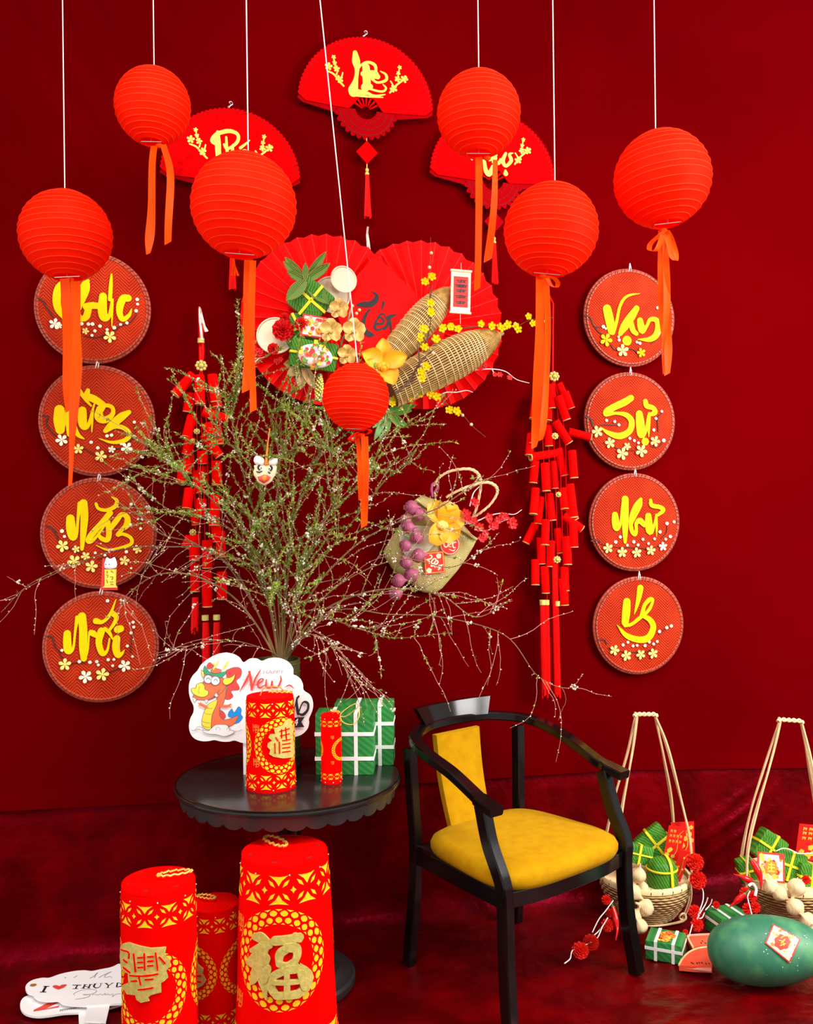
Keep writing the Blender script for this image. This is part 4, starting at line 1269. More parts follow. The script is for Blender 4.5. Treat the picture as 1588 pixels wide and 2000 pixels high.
# small scroll
fr = hfr(Z7, 835, 585, 0.10, Matrix.Rotation(radians(2), 3, 'Y'))
root = thing('paper_scroll', 'small cream edged scroll with red centre and black writing', 'scroll', fr)
w_, h_ = 168 * PX / 4.179, 345 * PX / 4.179
MB().prism([(-w_ / 2, -h_ / 2), (w_ / 2, -h_ / 2), (w_ / 2, h_ / 2), (-w_ / 2, h_ / 2)], -0.001, 0.001).build('paper', 'cream', root, smooth=0)
MB().prism([(-w_ * .37, -h_ * .37), (w_ * .37, -h_ * .37), (w_ * .37, h_ * .36), (-w_ * .37, h_ * .36)], -0.0018, 0).build('red_panel', 'card', root, smooth=0)
mb = MB()
for (x, y) in ((0.02, .25), (-.05, .14), (.08, .13), (0, .02), (-.03, -.12), (.05, -.12), (0, -.26)):
    for st in ([(-.12, .03, .03), (.12, .04, .03)], [(0, .07, .03), (-.02, -.06, .03)], [(-.1, -.04, .025), (.1, -.03, .025)], [(.06, .05, .02), (.09, -.05, .025)]):
        mb.brush([((x + a * 1.9) * w_, y * h_ + b * 1.1 * w_, q * w_ * 1.6) for a, b, q in st], -0.0024, -0.0016, n=2)
mb.build('lettering', 'black', root, smooth=0)
for s in (-1, 1):
    MB().tube([(-w_ * .54, -0.002, s * h_ * .5), (w_ * .54, -0.002, s * h_ * .5)], 0.0042, 8).build('roller', 'cream', root)
MB().tube([(0, -0.001, h_ * .5), (0.0, 0.004, h_ * .5 + 0.03)], 0.0008, 4).tube([(0, 0, -h_ * .5), (0.002, 0.002, -h_ * .5 - 0.04)], 0.0008, 4).build('thread', 'cordwhite', root)

# ================================================================== seven hanging lanterns


def ribbon_mesh(fr, Y, path, twist=0.25, seed=0):
    """path of photograph pixels (x, y, width px) at depth Y, hanging freely"""
    rng = random.Random(seed)
    pts = catmull([tuple(p) for p in path], 8)
    vs = []; k = len(pts)
    ph = rng.uniform(0, 6)
    for i, (x, y, w_) in enumerate(pts):
        t = i / (k - 1)
        c = fr.loc(at(x, y, Y)); ww = w_ * Y / F / 2
        a = twist * sin(ph + 5 * t)
        dx = Vector((cos(a), sin(a), 0)) * (ww / max(0.6, cos(a)))
        c.y += 0.008 * sin(ph + 7 * t)
        cut = ww * 0.5 if i == k - 1 else 0
        for s in (-1, -0.4, 0.4, 1):
            vs.append(c + dx * s + Vector((0, 0.0015 * (1 - s * s), cut * s)))
    mb = MB()
    mb.add(vs, [(i * 4 + s, i * 4 + s + 1, i * 4 + s + 5, i * 4 + s + 4) for i in range(k - 1) for s in range(3)])
    return mb


LANT = [
 # centre px, radius px, depth, tilt(deg), squash, cord top px or None, ribbons, bow, label
 ((129, 460), 90, 2.80, -2, 0.97, None, [[(128, 545, 20), (133, 640, 24), (136, 740, 24), (140, 800, 24)], [(146, 548, 18), (148, 640, 14), (150, 720, 22), (146, 800, 20), (140, 870, 12), (135, 948, 8)]], None,
  'red cloth lantern at far left, covering the top of the disc lettered Chuc'),
 ((298, 208), 73.5, 2.88, 2, 1.02, None, [[(302, 285, 14), (298, 330, 15), (295, 400, 15), (292, 460, 17), (291, 497, 8)], [(320, 284, 13), (331, 330, 14), (331, 400, 14), (329, 476, 14)]], None,
  'red cloth lantern second from left, its two orange ribbons hanging free'),
 ((476, 402), 104, 2.60, 5, 0.98, None, [[(486, 508, 18), (484, 600, 18), (483, 700, 16), (481, 765, 15)], [(494, 508, 12), (492, 620, 14), (492, 720, 12), (495, 803, 13)]], 'tassel',
  'largest red cloth lantern, left of centre beside the pleated heart'),
 ((695, 776), 66, 2.72, 3, 1.0, ((690, 708), (625, 0)), [[(698, 850, 9), (702, 900, 9), (705, 975, 10)], [(712, 852, 14), (714, 920, 14), (712, 980, 15), (711, 1029, 12)]], 'knot',
  'smallest red cloth lantern, hung in front of the pleated heart on a slanting cord'),
 ((935, 223), 82, 2.82, 1, 1.02, None, [[(935, 308, 13), (936, 400, 14), (934, 490, 13), (932, 566, 12)], [(968, 310, 10), (966, 380, 12), (960, 450, 14), (953, 508, 16)]], None,
  'red cloth lantern in front of the fan lettered Tho'),
 ((1076, 450), 93, 2.78, 6, 0.99, None, [[(1055, 540, 16), (1054, 640, 17), (1051, 740, 20), (1049, 830, 20), (1043, 875, 10)], [(1066, 540, 10), (1070, 640, 12), (1068, 740, 12), (1062, 820, 14), (1056, 860, 8)]], 'loop',
  'red cloth lantern whose long ribbons cover the top of the right firecracker string'),
 ((1293, 350), 95, 2.84, -6, 0.99, None, [[(1292, 450, 13), (1295, 530, 22), (1299, 620, 22), (1306, 680, 18), (1302, 732, 12)], [(1300, 450, 12), (1303, 530, 14), (1302, 600, 14), (1294, 680, 5), (1298, 730, 4)]], 'bow',
  'red cloth lantern at far right, tied with an orange ribbon bow'),
]
for li, (cp, rp, Y, tilt, sq, cord, ribs, bow, label) in enumerate(LANT):
    c = at(*cp, Y)
    R = rp * Y / F * 0.985
    fr = Frame(c, 0.0)
    root = thing('paper_lantern', label, 'lantern', fr, 'red lanterns hanging before the backdrop')
    rot = (Matrix.Rotation(radians(tilt), 4, 'Y') @ Matrix.Rotation(radians(-3), 4, 'X'))
    rng = random.Random(li + 3)
    nr = 17
    lats = [radians(-72 + 144 * i / (nr - 1)) + (rng.uniform(-.025, .025) if 0 < i < nr - 1 else 0) for i in range(nr)]
    prof = []
    for i, a in enumerate(lats):
        prof.append((R * cos(a), R * sin(a) * sq))
        if i < nr - 1:
            for k_ in (0.12, 0.5, 0.88):
                b = a + (lats[i + 1] - a) * k_
                rr = 0.992 if k_ == 0.5 else 0.995
                prof.append((R * cos(b) * rr, R * sin(b) * sq * rr))

    def wob(q, z, li=li, R=R):
        return R * 0.016 * (noise.noise((cos(q) * 1.4, sin(q) * 1.4, li * 3.7 + z * 4)) + 0.5 * (abs((q * 6 / (2 * pi)) % 1 - 0.5) - 0.25))
    mb = MB(); mb.lathe(prof, 72, rot, wob)
    # open ends: drop the two end caps
    mb.f = [f for f in mb.f if len(f) <= 4]
    mb.build('lantern_shade', 'lantern', root, smooth=0.9)
    mb = MB()
    for a in lats:
        ring = [rot @ Vector(((R * cos(a) + wob(q, R * sin(a) * sq)) * cos(q) * 1.001, (R * cos(a) + wob(q, R * sin(a) * sq)) * sin(q) * 1.001, R * sin(a) * sq)) for q in [2 * pi * i / 48 for i in range(48)]]
        mb.tube(ring, 0.0011, 4, closed=True)
    mb.build('rib_wires', 'rib', root, kind='stuff')
    for nm_, a in (('top_ring', lats[-1]), ('bottom_ring', lats[0])):
        MB().tube([rot @ Vector((R * cos(a) * cos(q), R * cos(a) * sin(q), R * sin(a) * sq)) for q in [2 * pi * i / 32 for i in range(32)]], 0.003, 6, closed=True).build(nm_, 'lantern', root)
    rt = R * cos(lats[-1]); zt = R * sin(lats[-1]) * sq
    mb = MB()
    mb.tube([rot @ Vector((-rt, 0, zt)), rot @ Vector((-rt * 0.3, 0, zt + 0.004)), rot @ Vector((0, 0, zt + 0.014)), rot @ Vector((rt * 0.3, 0, zt + 0.004)), rot @ Vector((rt, 0, zt))], 0.0014, 5)
    mb.tube([rot @ Vector((0, 0, zt + 0.012)), rot @ Vector((0, 0, -zt))], 0.0014, 5)
    mb.tube([rot @ Vector((-rt, 0, -zt)), rot @ Vector((rt, 0, -zt))], 0.0014, 5)
    mb.build('wire_frame', 'wire', root)
    p0 = rot @ Vector((0, 0, zt + 0.012))
    if cord:
        d = fr.loc(at(*cord[1], Y)) - p0
        p1 = p0 + d * ((3.79 - c.z - p0.z) / d.z)
    else:
        p1 = Vector((p0.x, p0.y, 3.79 - c.z))
    MB().tube([p0, p0 + (p1 - p0) * 0.5, p1], 0.0017, 6).build('hanging_cord', 'cordwhite', root)
    for i, rb in enumerate(ribs):
        ribbon_mesh(fr, Y - 0.01 - 0.012 * i, rb, 0.3, li * 5 + i).build('ribbon', 'ribbon', root, smooth=1.2)
    bx_, by_ = ribs[0][0][0], ribs[0][0][1]

    def loop(pts, w_=11):
        return ribbon_mesh(fr, Y - 0.03, [(x, y, w_) for x, y in pts], 0.5, li)
    if bow == 'bow':
        loop([(1298, 452), (1285, 462), (1272, 475), (1270, 488), (1282, 488), (1296, 455)]).build('bow_loop', 'ribbon', root, smooth=1.2)
        loop([(1300, 452), (1312, 470), (1322, 495), (1320, 508), (1310, 500), (1302, 460)]).build('bow_loop', 'ribbon', root, smooth=1.2)
    elif bow == 'loop':
        loop([(1070, 540), (1082, 545), (1090, 553), (1087, 560), (1076, 556), (1068, 543)], 9).build('bow_loop', 'ribbon', root, smooth=1.2)
    elif bow == 'knot':
        for pts in ([(700, 843), (690, 850), (683, 858), (690, 862), (700, 850)], [(705, 842), (716, 838), (724, 842), (716, 848), (706, 846)]):
            loop(pts, 8).build('bow_loop', 'lantern', root, smooth=1.2)
    elif bow == 'tassel':
        mb = MB()
        for i in range(8):
            a = 2 * pi * i / 8
            mb.tube([fr.loc(at(456, 505, Y)), fr.loc(at(457 + 2 * cos(a), 520, Y + 0.003 * sin(a))), fr.loc(at(459 + 7 * cos(a), 539, Y + 0.008 * sin(a)))], 0.0022, 5)
        mb.build('ribbon_tassel', 'ribbon', root)
    if bow != 'tassel':
        mb = MB().ball(fr.loc(at((ribs[0][0][0] + ribs[1][0][0]) / 2, (ribs[0][0][1] + ribs[1][0][1]) / 2, Y - 0.01)), (0.012, 0.008, 0.008), 8, 6)
        mb.build('ribbon_knot', 'ribbon', root)

# ================================================================== two firecracker strings
_m = MB().lathe([(0.0, 0.0), (0.93, 0.0), (1.0, 0.02), (1.0, 0.97), (0.96, 1.0), (0.55, 1.0), (0.5, 0.985), (0.0, 0.985)], 18)
CRK = _m.mesh('firecracker', 'cracker')
_m = MB().lathe([(0.99, 0.975), (1.03, 0.977), (1.03, 1.003), (0.6, 1.006), (0.5, 0.995)], 18)
_m.f = [f for f in _m.f if len(f) <= 4]
CRG = _m.mesh('gold_end', 'goldp')
_m = MB().lathe([(0.99, 0.03), (1.04, 0.028), (1.04, -0.003), (0.9, -0.006), (0.3, -0.005)], 18)
_m.f = [f for f in _m.f if len(f) <= 4]
CRT = _m.mesh('gold_end', 'goldp')


def cracker(root, fr, a, b, r):
    d = b - a; L = d.length
    q = d.to_track_quat('Z', 'Y').to_matrix().to_4x4()
    mt = Matrix.Translation(a) @ q @ Matrix.Diagonal((r, r, L, 1))
    o = put('firecracker', CRK, root, mtx=mt)
    put('gold_end', CRG, o)


def gold_flower(root, c, r):
    mb = MB()
    for k in range(8):
        a = 2 * pi * k / 8
        mb.ball(c + Vector((cos(a) * r * .68, -0.004, sin(a) * r * .62)), r * .30, 7, 5)
    mb.ball(c + Vector((0, -0.008, 0)), r * .42, 8, 6)
    mb.build('gold_knot', 'goldp', root)


GAR = [
 ('string of red firecrackers on the right, beside the disc lettered Su', Zf(980, 560, 2.439), 2.439, (248, 428), 0.0155,
  [(165, 520, 150, 630), (225, 540, 220, 640), (232, 465, 240, 580), (300, 500, 330, 580), (270, 520, 310, 635), (270, 460, 322, 575), (140, 700, 130, 805), (220, 660, 225, 760), (165, 650, 150, 748), (255, 640, 322, 745), (318, 690, 425, 718), (268, 770, 300, 900),
   (160, 830, 150, 935), (205, 840, 212, 975), (335, 780, 345, 912), (245, 830, 252, 962), (272, 790, 135, 812), (290, 960, 300, 1060), (325, 940, 345, 1100), (162, 960, 150, 1085), (185, 1000, 170, 1130), (225, 985, 240, 1115), (290, 1000, 350, 1112), (295, 1090, 382, 1155),
   (340, 1130, 345, 1242), (160, 1130, 115, 1222), (185, 1195, 190, 1322), (235, 1210, 232, 1335), (310, 1190, 315, 1325), (210, 1110, 206, 1232), (265, 1150, 277, 1270), (160, 1300, 160, 1422), (205, 1330, 210, 1460), (295, 1335, 303, 1450), (290, 1390, 300, 1518)],
  [(262, 1300, 12), (252, 712, 11), (268, 990, 9)], [((195, 1500), (207, 1935)), ((212, 1500), (218, 1918)), ((252, 1320), (267, 1945))], [(195, 1505), (212, 1505), (264, 1510)], [(245, 80), (215, 20)]),
 ('string of red firecrackers on the left, partly hidden by the spirea branches', Zf(300, 580, 2.778), 2.778, (258, 374), 0.0175,
  [(200, 520, 185, 625), (330, 500, 345, 600), (215, 420, 115, 530), (318, 420, 336, 570), (248, 425, 252, 582), (340, 690, 355, 800), (210, 645, 180, 762), (285, 690, 315, 760), (265, 620, 402, 665), (200, 760, 180, 855), (165, 900, 150, 1012), (270, 745, 358, 865),
   (190, 860, 180, 955), (262, 835, 266, 905), (340, 890, 345, 1022), (230, 945, 255, 1062), (265, 920, 262, 1010), (195, 1040, 180, 1150), (335, 1075, 330, 1242), (260, 1095, 256, 1185), (222, 1150, 235, 1235), (200, 1300, 175, 1362), (220, 1290, 222, 1432), (360, 1270, 365, 1412),
   (290, 1320, 292, 1472), (225, 1440, 226, 1600), (370, 1490, 371, 1640), (287, 1480, 291, 1682), (340, 1240, 345, 1330)],
  [(235, 730, 12), (212, 780, 9), (213, 1277, 13)], [((282, 1765), (284, 2010)), ((342, 1765), (340, 2000)), ((226, 1630), (222, 1805))], [(280, 1742), (342, 1740)], [(255, 340), (250, 60)]),
]
for gi, (label, Z, zs, knot, cr, items, golds, tass, tg, loop_) in enumerate(GAR):
    base = wallp(*Z(*knot), 0.05)
    fr = Frame(base, TH)
    root = thing('firecracker_string', label, 'firecracker string', fr, 'firecracker strings on the backdrop')
    pl = lambda x, y, off=0.0: fr.px(*Z(x, y), off)
    sc_ = (pl(100, 0) - pl(0, 0)).length / 100
    rng = random.Random(gi)
    mains = []
    for i, (x0, y0, x1, y1) in enumerate(items):
        offs = -0.012 + 0.011 * (i % 5)
        a = pl(x0, y0, offs); b = pl(x1, y1, offs + rng.uniform(-0.004, 0.016))
        cracker(root, fr, a, b, cr)
        mains.append(a)
    gold_flower(root, pl(*knot, 0.012), 0.022)
    for (x, y, r) in golds:
        gold_flower(root, pl(x, y, 0.055), r * sc_ * 1.6)
    # cords
    mb = MB()
    mb.tube([pl(knot[0] - 5, knot[1], 0), pl(*loop_[0], 0), pl(*loop_[1], -0.03)], 0.0035 if gi == 0 else 0.006, 6)
    if gi == 1:
        mb.tube([pl(knot[0] + 5, knot[1], 0), pl(268, 300, 0), pl(262, 150, -0.0), pl(250, 60, -0.03)], 0.005, 6)
    mb.build('hanging_cord', 'tassel', root)
    if gi == 1:
        mb = MB().tube([pl(x, y, o_) for x, y, o_ in ((292, 188, .0), (275, 160, 0), (262, 110, -.01), (250, 58, -.03), (252, 130, 0), (262, 235, 0.01))], 0.0045, 6)
        mb.tube([pl(282, 190, 0), pl(268, 150, 0), pl(260, 110, 0)], 0.003, 6)
        mb.build('cord_loop', 'cordwhite', root)
        MB().tube([pl(257, 225, 0.0), pl(257, 250, 0.0)], 0.012, 10).build('gold_clasp', 'goldp', root)
    mb = MB()
    mid = pl(knot[0], knot[1], 0)
    for k in range(5):
        xs = knot[0] - 50 + 25 * k
        mb.tube(catmull([pl(knot[0], knot[1], 0.01), pl(xs, knot[1] + 250, 0.03 - 0.01 * (k % 3)), pl(xs + 10, knot[1] + 550, 0.03), pl(xs + 20, knot[1] + 900, 0.02), pl(xs + 18, knot[1] + 1080, 0.02)], 5), 0.0012, 4)
    mb.build('thin_cords', 'tassel', root, kind='stuff')
    for (x, y) in tg:
        q = pl(x, y, 0.03)
        MB().tube([q + Vector((0, 0, -0.008)), q + Vector((0, 0, 0.010))], 0.012, 10).build('gold_clasp', 'goldp', root)
    for (a, b) in tass:
        A = pl(*a, 0.03); B = pl(*b, 0.025)
        mb = MB()
        for i in range(12):
            q = 2 * pi * i / 12
            mb.tube([A + Vector((cos(q) * 0.008, sin(q) * 0.006, 0)), A + (B - A) * 0.5 + Vector((cos(q) * 0.010, sin(q) * 0.008, 0)), B + Vector((cos(q) * 0.010, sin(q) * 0.008, rng.uniform(-.02, .02)))], 0.0028, 5)
        mb.build('tassel', 'tassel', root)

# ================================================================== woven bag on the backdrop
ZG = Zf(700, 880, 4.411)
BF = Frame(wallp(845, 1060, 0.03), TH)
bl = lambda x, y, off=0.0: BF.px(*ZG(x, y), off)
root = thing('woven_bag', 'flat woven seagrass bag with two rope handles, hung tilted on the backdrop', 'bag', BF)
out = [(222, 868), (290, 755), (370, 640), (500, 420), (560, 385), (700, 450), (860, 590), (1020, 768), (990, 830), (930, 930), (850, 1040), (720, 1190), (650, 1232), (560, 1222), (460, 1150), (330, 1060), (240, 930)]
po = [(bl(x, y).x, bl(x, y).z) for x, y in out]
cxm = sum(p[0] for p in po) / len(po); czm = sum(p[1] for p in po) / len(po)
mb = MB()
k = len(po); vs = []
for t, d in ((1.0, 0.022), (1.0, 0.0), (0.93, -0.016), (0.6, -0.027), (0.0, -0.031)):
    for (x, z) in po:
        vs.append((cxm + (x - cxm) * t, d, czm + (z - czm) * t))
fs = [(r * k + i, r * k + (i + 1) % k, (r + 1) * k + (i + 1) % k, (r + 1) * k + i) for r in range(4) for i in range(k)] + [tuple(range(k))]
mb.add(vs, fs)
mb.build('bag_body', 'seagrass', root, recalc=True, smooth=1.0)
mb = MB()
for a, b in (((500, 425), (1020, 772)),):
    pts = [bl(a[0] + (b[0] - a[0]) * i / 14, a[1] + (b[1] - a[1]) * i / 14 + 6 * sin(i * 0.4), 0.026) for i in range(15)]
    mb.tube(pts, 0.006, 6)
mb.build('bag_hem', 'seagrass', root)
for hi_, pts in enumerate(([(650, 300), (690, 240), (760, 190), (850, 165), (960, 160), (1030, 200), (1055, 280), (1040, 400), (1010, 520), (960, 630)], [(760, 400), (830, 360), (920, 320), (1030, 285), (1120, 275), (1185, 310), (1195, 370), (1140, 460), (1060, 530), (985, 580)])):
    P3 = catmull([tuple(bl(x, y, 0.03 + 0.02 * hi_ + 0.02 * sin(pi * i / 9))) for i, (x, y) in enumerate(pts)], 8)
    hnd = None
    for st in range(3):
        q = []
        for i, p in enumerate(P3):
            a = i * 0.55 + 2 * pi * st / 3
            q.append(Vector(p) + Vector((cos(a) * 0.0028, sin(a) * 0.0028, sin(a + 1) * 0.0028)))
        mb = MB().tube(q, 0.0034, 6)
        if st == 0:
            hnd = mb.build('handle', 'rope', root)
        else:
            mb.build('rope_strand', 'rope', hnd)
mb = MB().tube(catmull([tuple(bl(x, y, 0.035)) for x, y in ((640, 400), (630, 340), (640, 290), (675, 285), (680, 320), (655, 370), (665, 410))], 4), 0.005, 6)
mb.build('purple_tie', 'shallot', root)
# sheer patch
MB().add([bl(350, 640, .036), bl(610, 650, .038), bl(720, 740, .037), bl(600, 870, .038), bl(420, 960, .036), bl(355, 780, .036)], [(0, 1, 2, 3, 4, 5)]).build('tulle_patch', 'clear', root, smooth=0)


def bg(x, y, off, tilt=None):
    return Frame(BF.M @ bl(x, y, off), TH, tilt)


orchid(bg(715, 620, 0.06), 0.085, 'yellow silk orchid with rounded petals on the woven bag', 'flower', 'orchid', 'petaly', 'orchid_bloom', pts=[radians(118), radians(62), radians(15), radians(245), radians(305)], wide=0.50, tip=0.86)
# shallots strung down the bag


def bulb(fr, r, label, cat, name, m_, group, stem=0.5, roots=True, direction=(0, 0, 1)):
    root = thing(name, label, cat, fr, group)
    q = Vector(direction).to_track_quat('Z', 'Y').to_matrix().to_4x4()
    ph = random.uniform(0, 6)
    prof = [(0.0, -0.88), (0.25, -0.9), (0.62, -0.72), (0.92, -0.3), (1.0, 0.05), (0.88, 0.42), (0.58, 0.72), (0.28, 0.95), (0.15, 1.2), (0.11, 1.2 + stem)]
    mb = MB().lathe([(a * r, b * r) for a, b in prof], 20, q, lambda a, z: r * 0.045 * cos(6 * a + ph) * (1 if abs(z) < r * 0.8 else 0.2))
    mb.build('bulb_skin', m_, root, smooth=1.2)
    if roots:
        mb = MB()
        for i in range(7):
            a = 2 * pi * i / 7
            mb.tube([q @ Vector((cos(a) * r * .15, sin(a) * r * .15, -.86 * r)), q @ Vector((cos(a) * r * .28, sin(a) * r * .28, -1.0 * r))], r * 0.045, 4)
        mb.build('root_tuft', 'rope', root)
    return root


SH = [(455, 490, 'topmost pink shallot, by the orchid on the bag'), (520, 550, 'pink shallot touching the left petal of the orchid on the bag'), (405, 600, 'pink shallot at the left rim of the bag, below the topmost one'), (430, 660, 'pink shallot just above the sheer patch, behind white buds'), (505, 745, 'pink shallot on the right of the pair halfway down the bag'),
      (405, 820, 'dark pink shallot on the left of the pair halfway down the bag'), (515, 905, 'pink shallot touching the square red card'), (412, 965, 'pink shallot to the left of the square red card'), (460, 1072, 'large pink shallot at the lower left edge of the bag'), (345, 1120, 'upper of the two pink shallots hanging below the bag'), (320, 1228, 'lowest pink shallot, hanging below the bag')]
for i, (x, y, lb) in enumerate(SH):
    a = i * 2.1
    bulb(bg(x, y, 0.062), (0.027, 0.025, 0.023, 0.024, 0.026, 0.023, 0.026, 0.024, 0.028, 0.026, 0.027)[i], lb, 'shallot', 'shallot', 'shallot', 'shallots strung down the bag', 0.1, True, (cos(a), -0.35, sin(a)))
# round and square cards
fr = bg(788, 810, 0.036)
root = thing('round_sticker', 'round red sticker with a cream word, below the orchid on the bag', 'sticker', fr)
rr = 92 * PX / 4.411
for nm_, r_, y_, mm in (('sticker_edge', 1.0, 0.0, 'card'), ('cream_ring', 0.93, -0.001, 'cream'), ('red_face', 0.86, -0.002, 'card')):
    MB().prism([(cos(a) * rr * r_, sin(a) * rr * r_) for a in [2 * pi * i / 36 for i in range(36)]], y_ - 0.001, 0.001, ).build(nm_, mm, root, smooth=0)
mb = MB(); q0 = fr
for st in [[(-.62, .28, .12), (-.35, .40, .14), (-.1, .34, .05)], [(-.45, .36, .10), (-.62, .05, .14), (-.5, -.2, .14), (-.3, -.2, .10), (-.25, -.05, .06)], [(-.2, -.05, .10), (.05, .05, .12), (-.02, .22, .10), (-.2, .1, .10), (-.15, -.15, .10), (.1, -.2, .06)], [(.1, .45, .10), (.0, .3, .06)], [(.3, .45, .08), (.25, .1, .14), (.3, -.25, .14), (.55, -.3, .06)], [(.1, .12, .08), (.55, .22, .12)], [(-.1, -.45, .06), (.3, -.6, .10), (.5, -.45, .05)]]:
    mb.brush([(x * rr, z * rr, w_ * rr) for x, z, w_ in st], -0.0042, -0.0025, n=4)
mb.build('lettering', 'cream', root, smooth=0)
fr = bg(655, 965, 0.036, Matrix.Rotation(radians(-4), 3, 'Y'))
root = thing('square_card', 'square red card with cream figures 2024, on the lower part of the bag', 'card', fr)
s = 92 * PX / 4.411
for nm_, r_, y_, mm in (('card_sheet', 1.0, 0.0, 'card'), ('gold_border', 0.92, -0.001, 'd_gold'), ('red_face', 0.86, -0.002, 'card')):
    MB().prism([(-s * r_, -s * 1.05 * r_), (s * r_, -s * 1.05 * r_), (s * r_, s * 1.05 * r_), (-s * r_, s * 1.05 * r_)], y_ - 0.001, 0.001).build(nm_, mm, root, smooth=0)
v20, f20 = text_polys('20', s * 0.95, 0, 0.0008); v24, f24 = text_polys('24', s * 0.95, 0, 0.0008)
mb = MB()
for vs, fs, ox, oz in ((v20, f20, -.28, .28), (v24, f24, .26, -.28)):
    c_, s_ = cos(-0.75), sin(-0.75)
    mb.add([(ox * s + p.x * c_ - p.y * s_, -0.0036, oz * s + p.x * s_ + p.y * c_) for p in vs], fs)
for (x, z, r) in ((.45, .6, .2), (-.6, -.7, .2), (-.3, -.25, .1)):
    flower_mb(mb, (x * s, -0.0036, z * s), r * s * 1.3, 5, 0, 0.4, 0.0, 0.5)
mb.build('lettering', 'cream', root, smooth=0)
# red blossoms with white stems by the bag
branch('red blossom spray with white stems sticking out of the right side of the bag', ZG, [[(900, 640), (1040, 600), (1130, 560), (1240, 540), (1340, 550), (1408, 510)], [(1000, 680), (1110, 690), (1220, 620), (1330, 580)], [(960, 480), (990, 370), (1040, 310)]],
       [(925, 540), (945, 590), (1000, 620), (1040, 660), (1060, 760), (1085, 720), (1130, 590), (1165, 640), (1200, 600), (1250, 565), (1320, 620), (1325, 650), (995, 440), (1180, 660)], [], 0.07, 4.411, r=0.018, bark='whitestem', name='red_blossom_spray', fm='carnation', group=None)

# ================================================================== vase with spirea branches (stands on the table)
TZ = 0.66                                   # table top
VY = 3.07
VC = Vector((floorp(553, 1478, TZ).x, VY, TZ))
fr = Frame(VC, 0)
root = thing('vase', 'olive green cylindrical vase behind the white sign on the table', 'vase', fr)
vr = 44 * VY / F
hv = at(553, 1287, VY).z - TZ
MB().lathe([(0, 0), (vr * 0.96, 0), (vr, 0.006), (vr * 0.97, hv * 0.5), (vr, hv - 0.006), (vr * 1.02, hv), (vr * 0.94, hv), (vr * 0.90, hv * 0.7), (0, hv * 0.7)], 36).build('vase_body', 'vase', root)
mb = MB()
for i in range(13):
    mb.tube([(cos(a) * vr * 1.0, sin(a) * vr * 1.0, hv * (i + 0.5) / 13) for a in [2 * pi * k / 36 for k in range(36)]], 0.0022, 4, closed=True)
mb.build('glazed_rings', 'vase', root, kind='stuff')

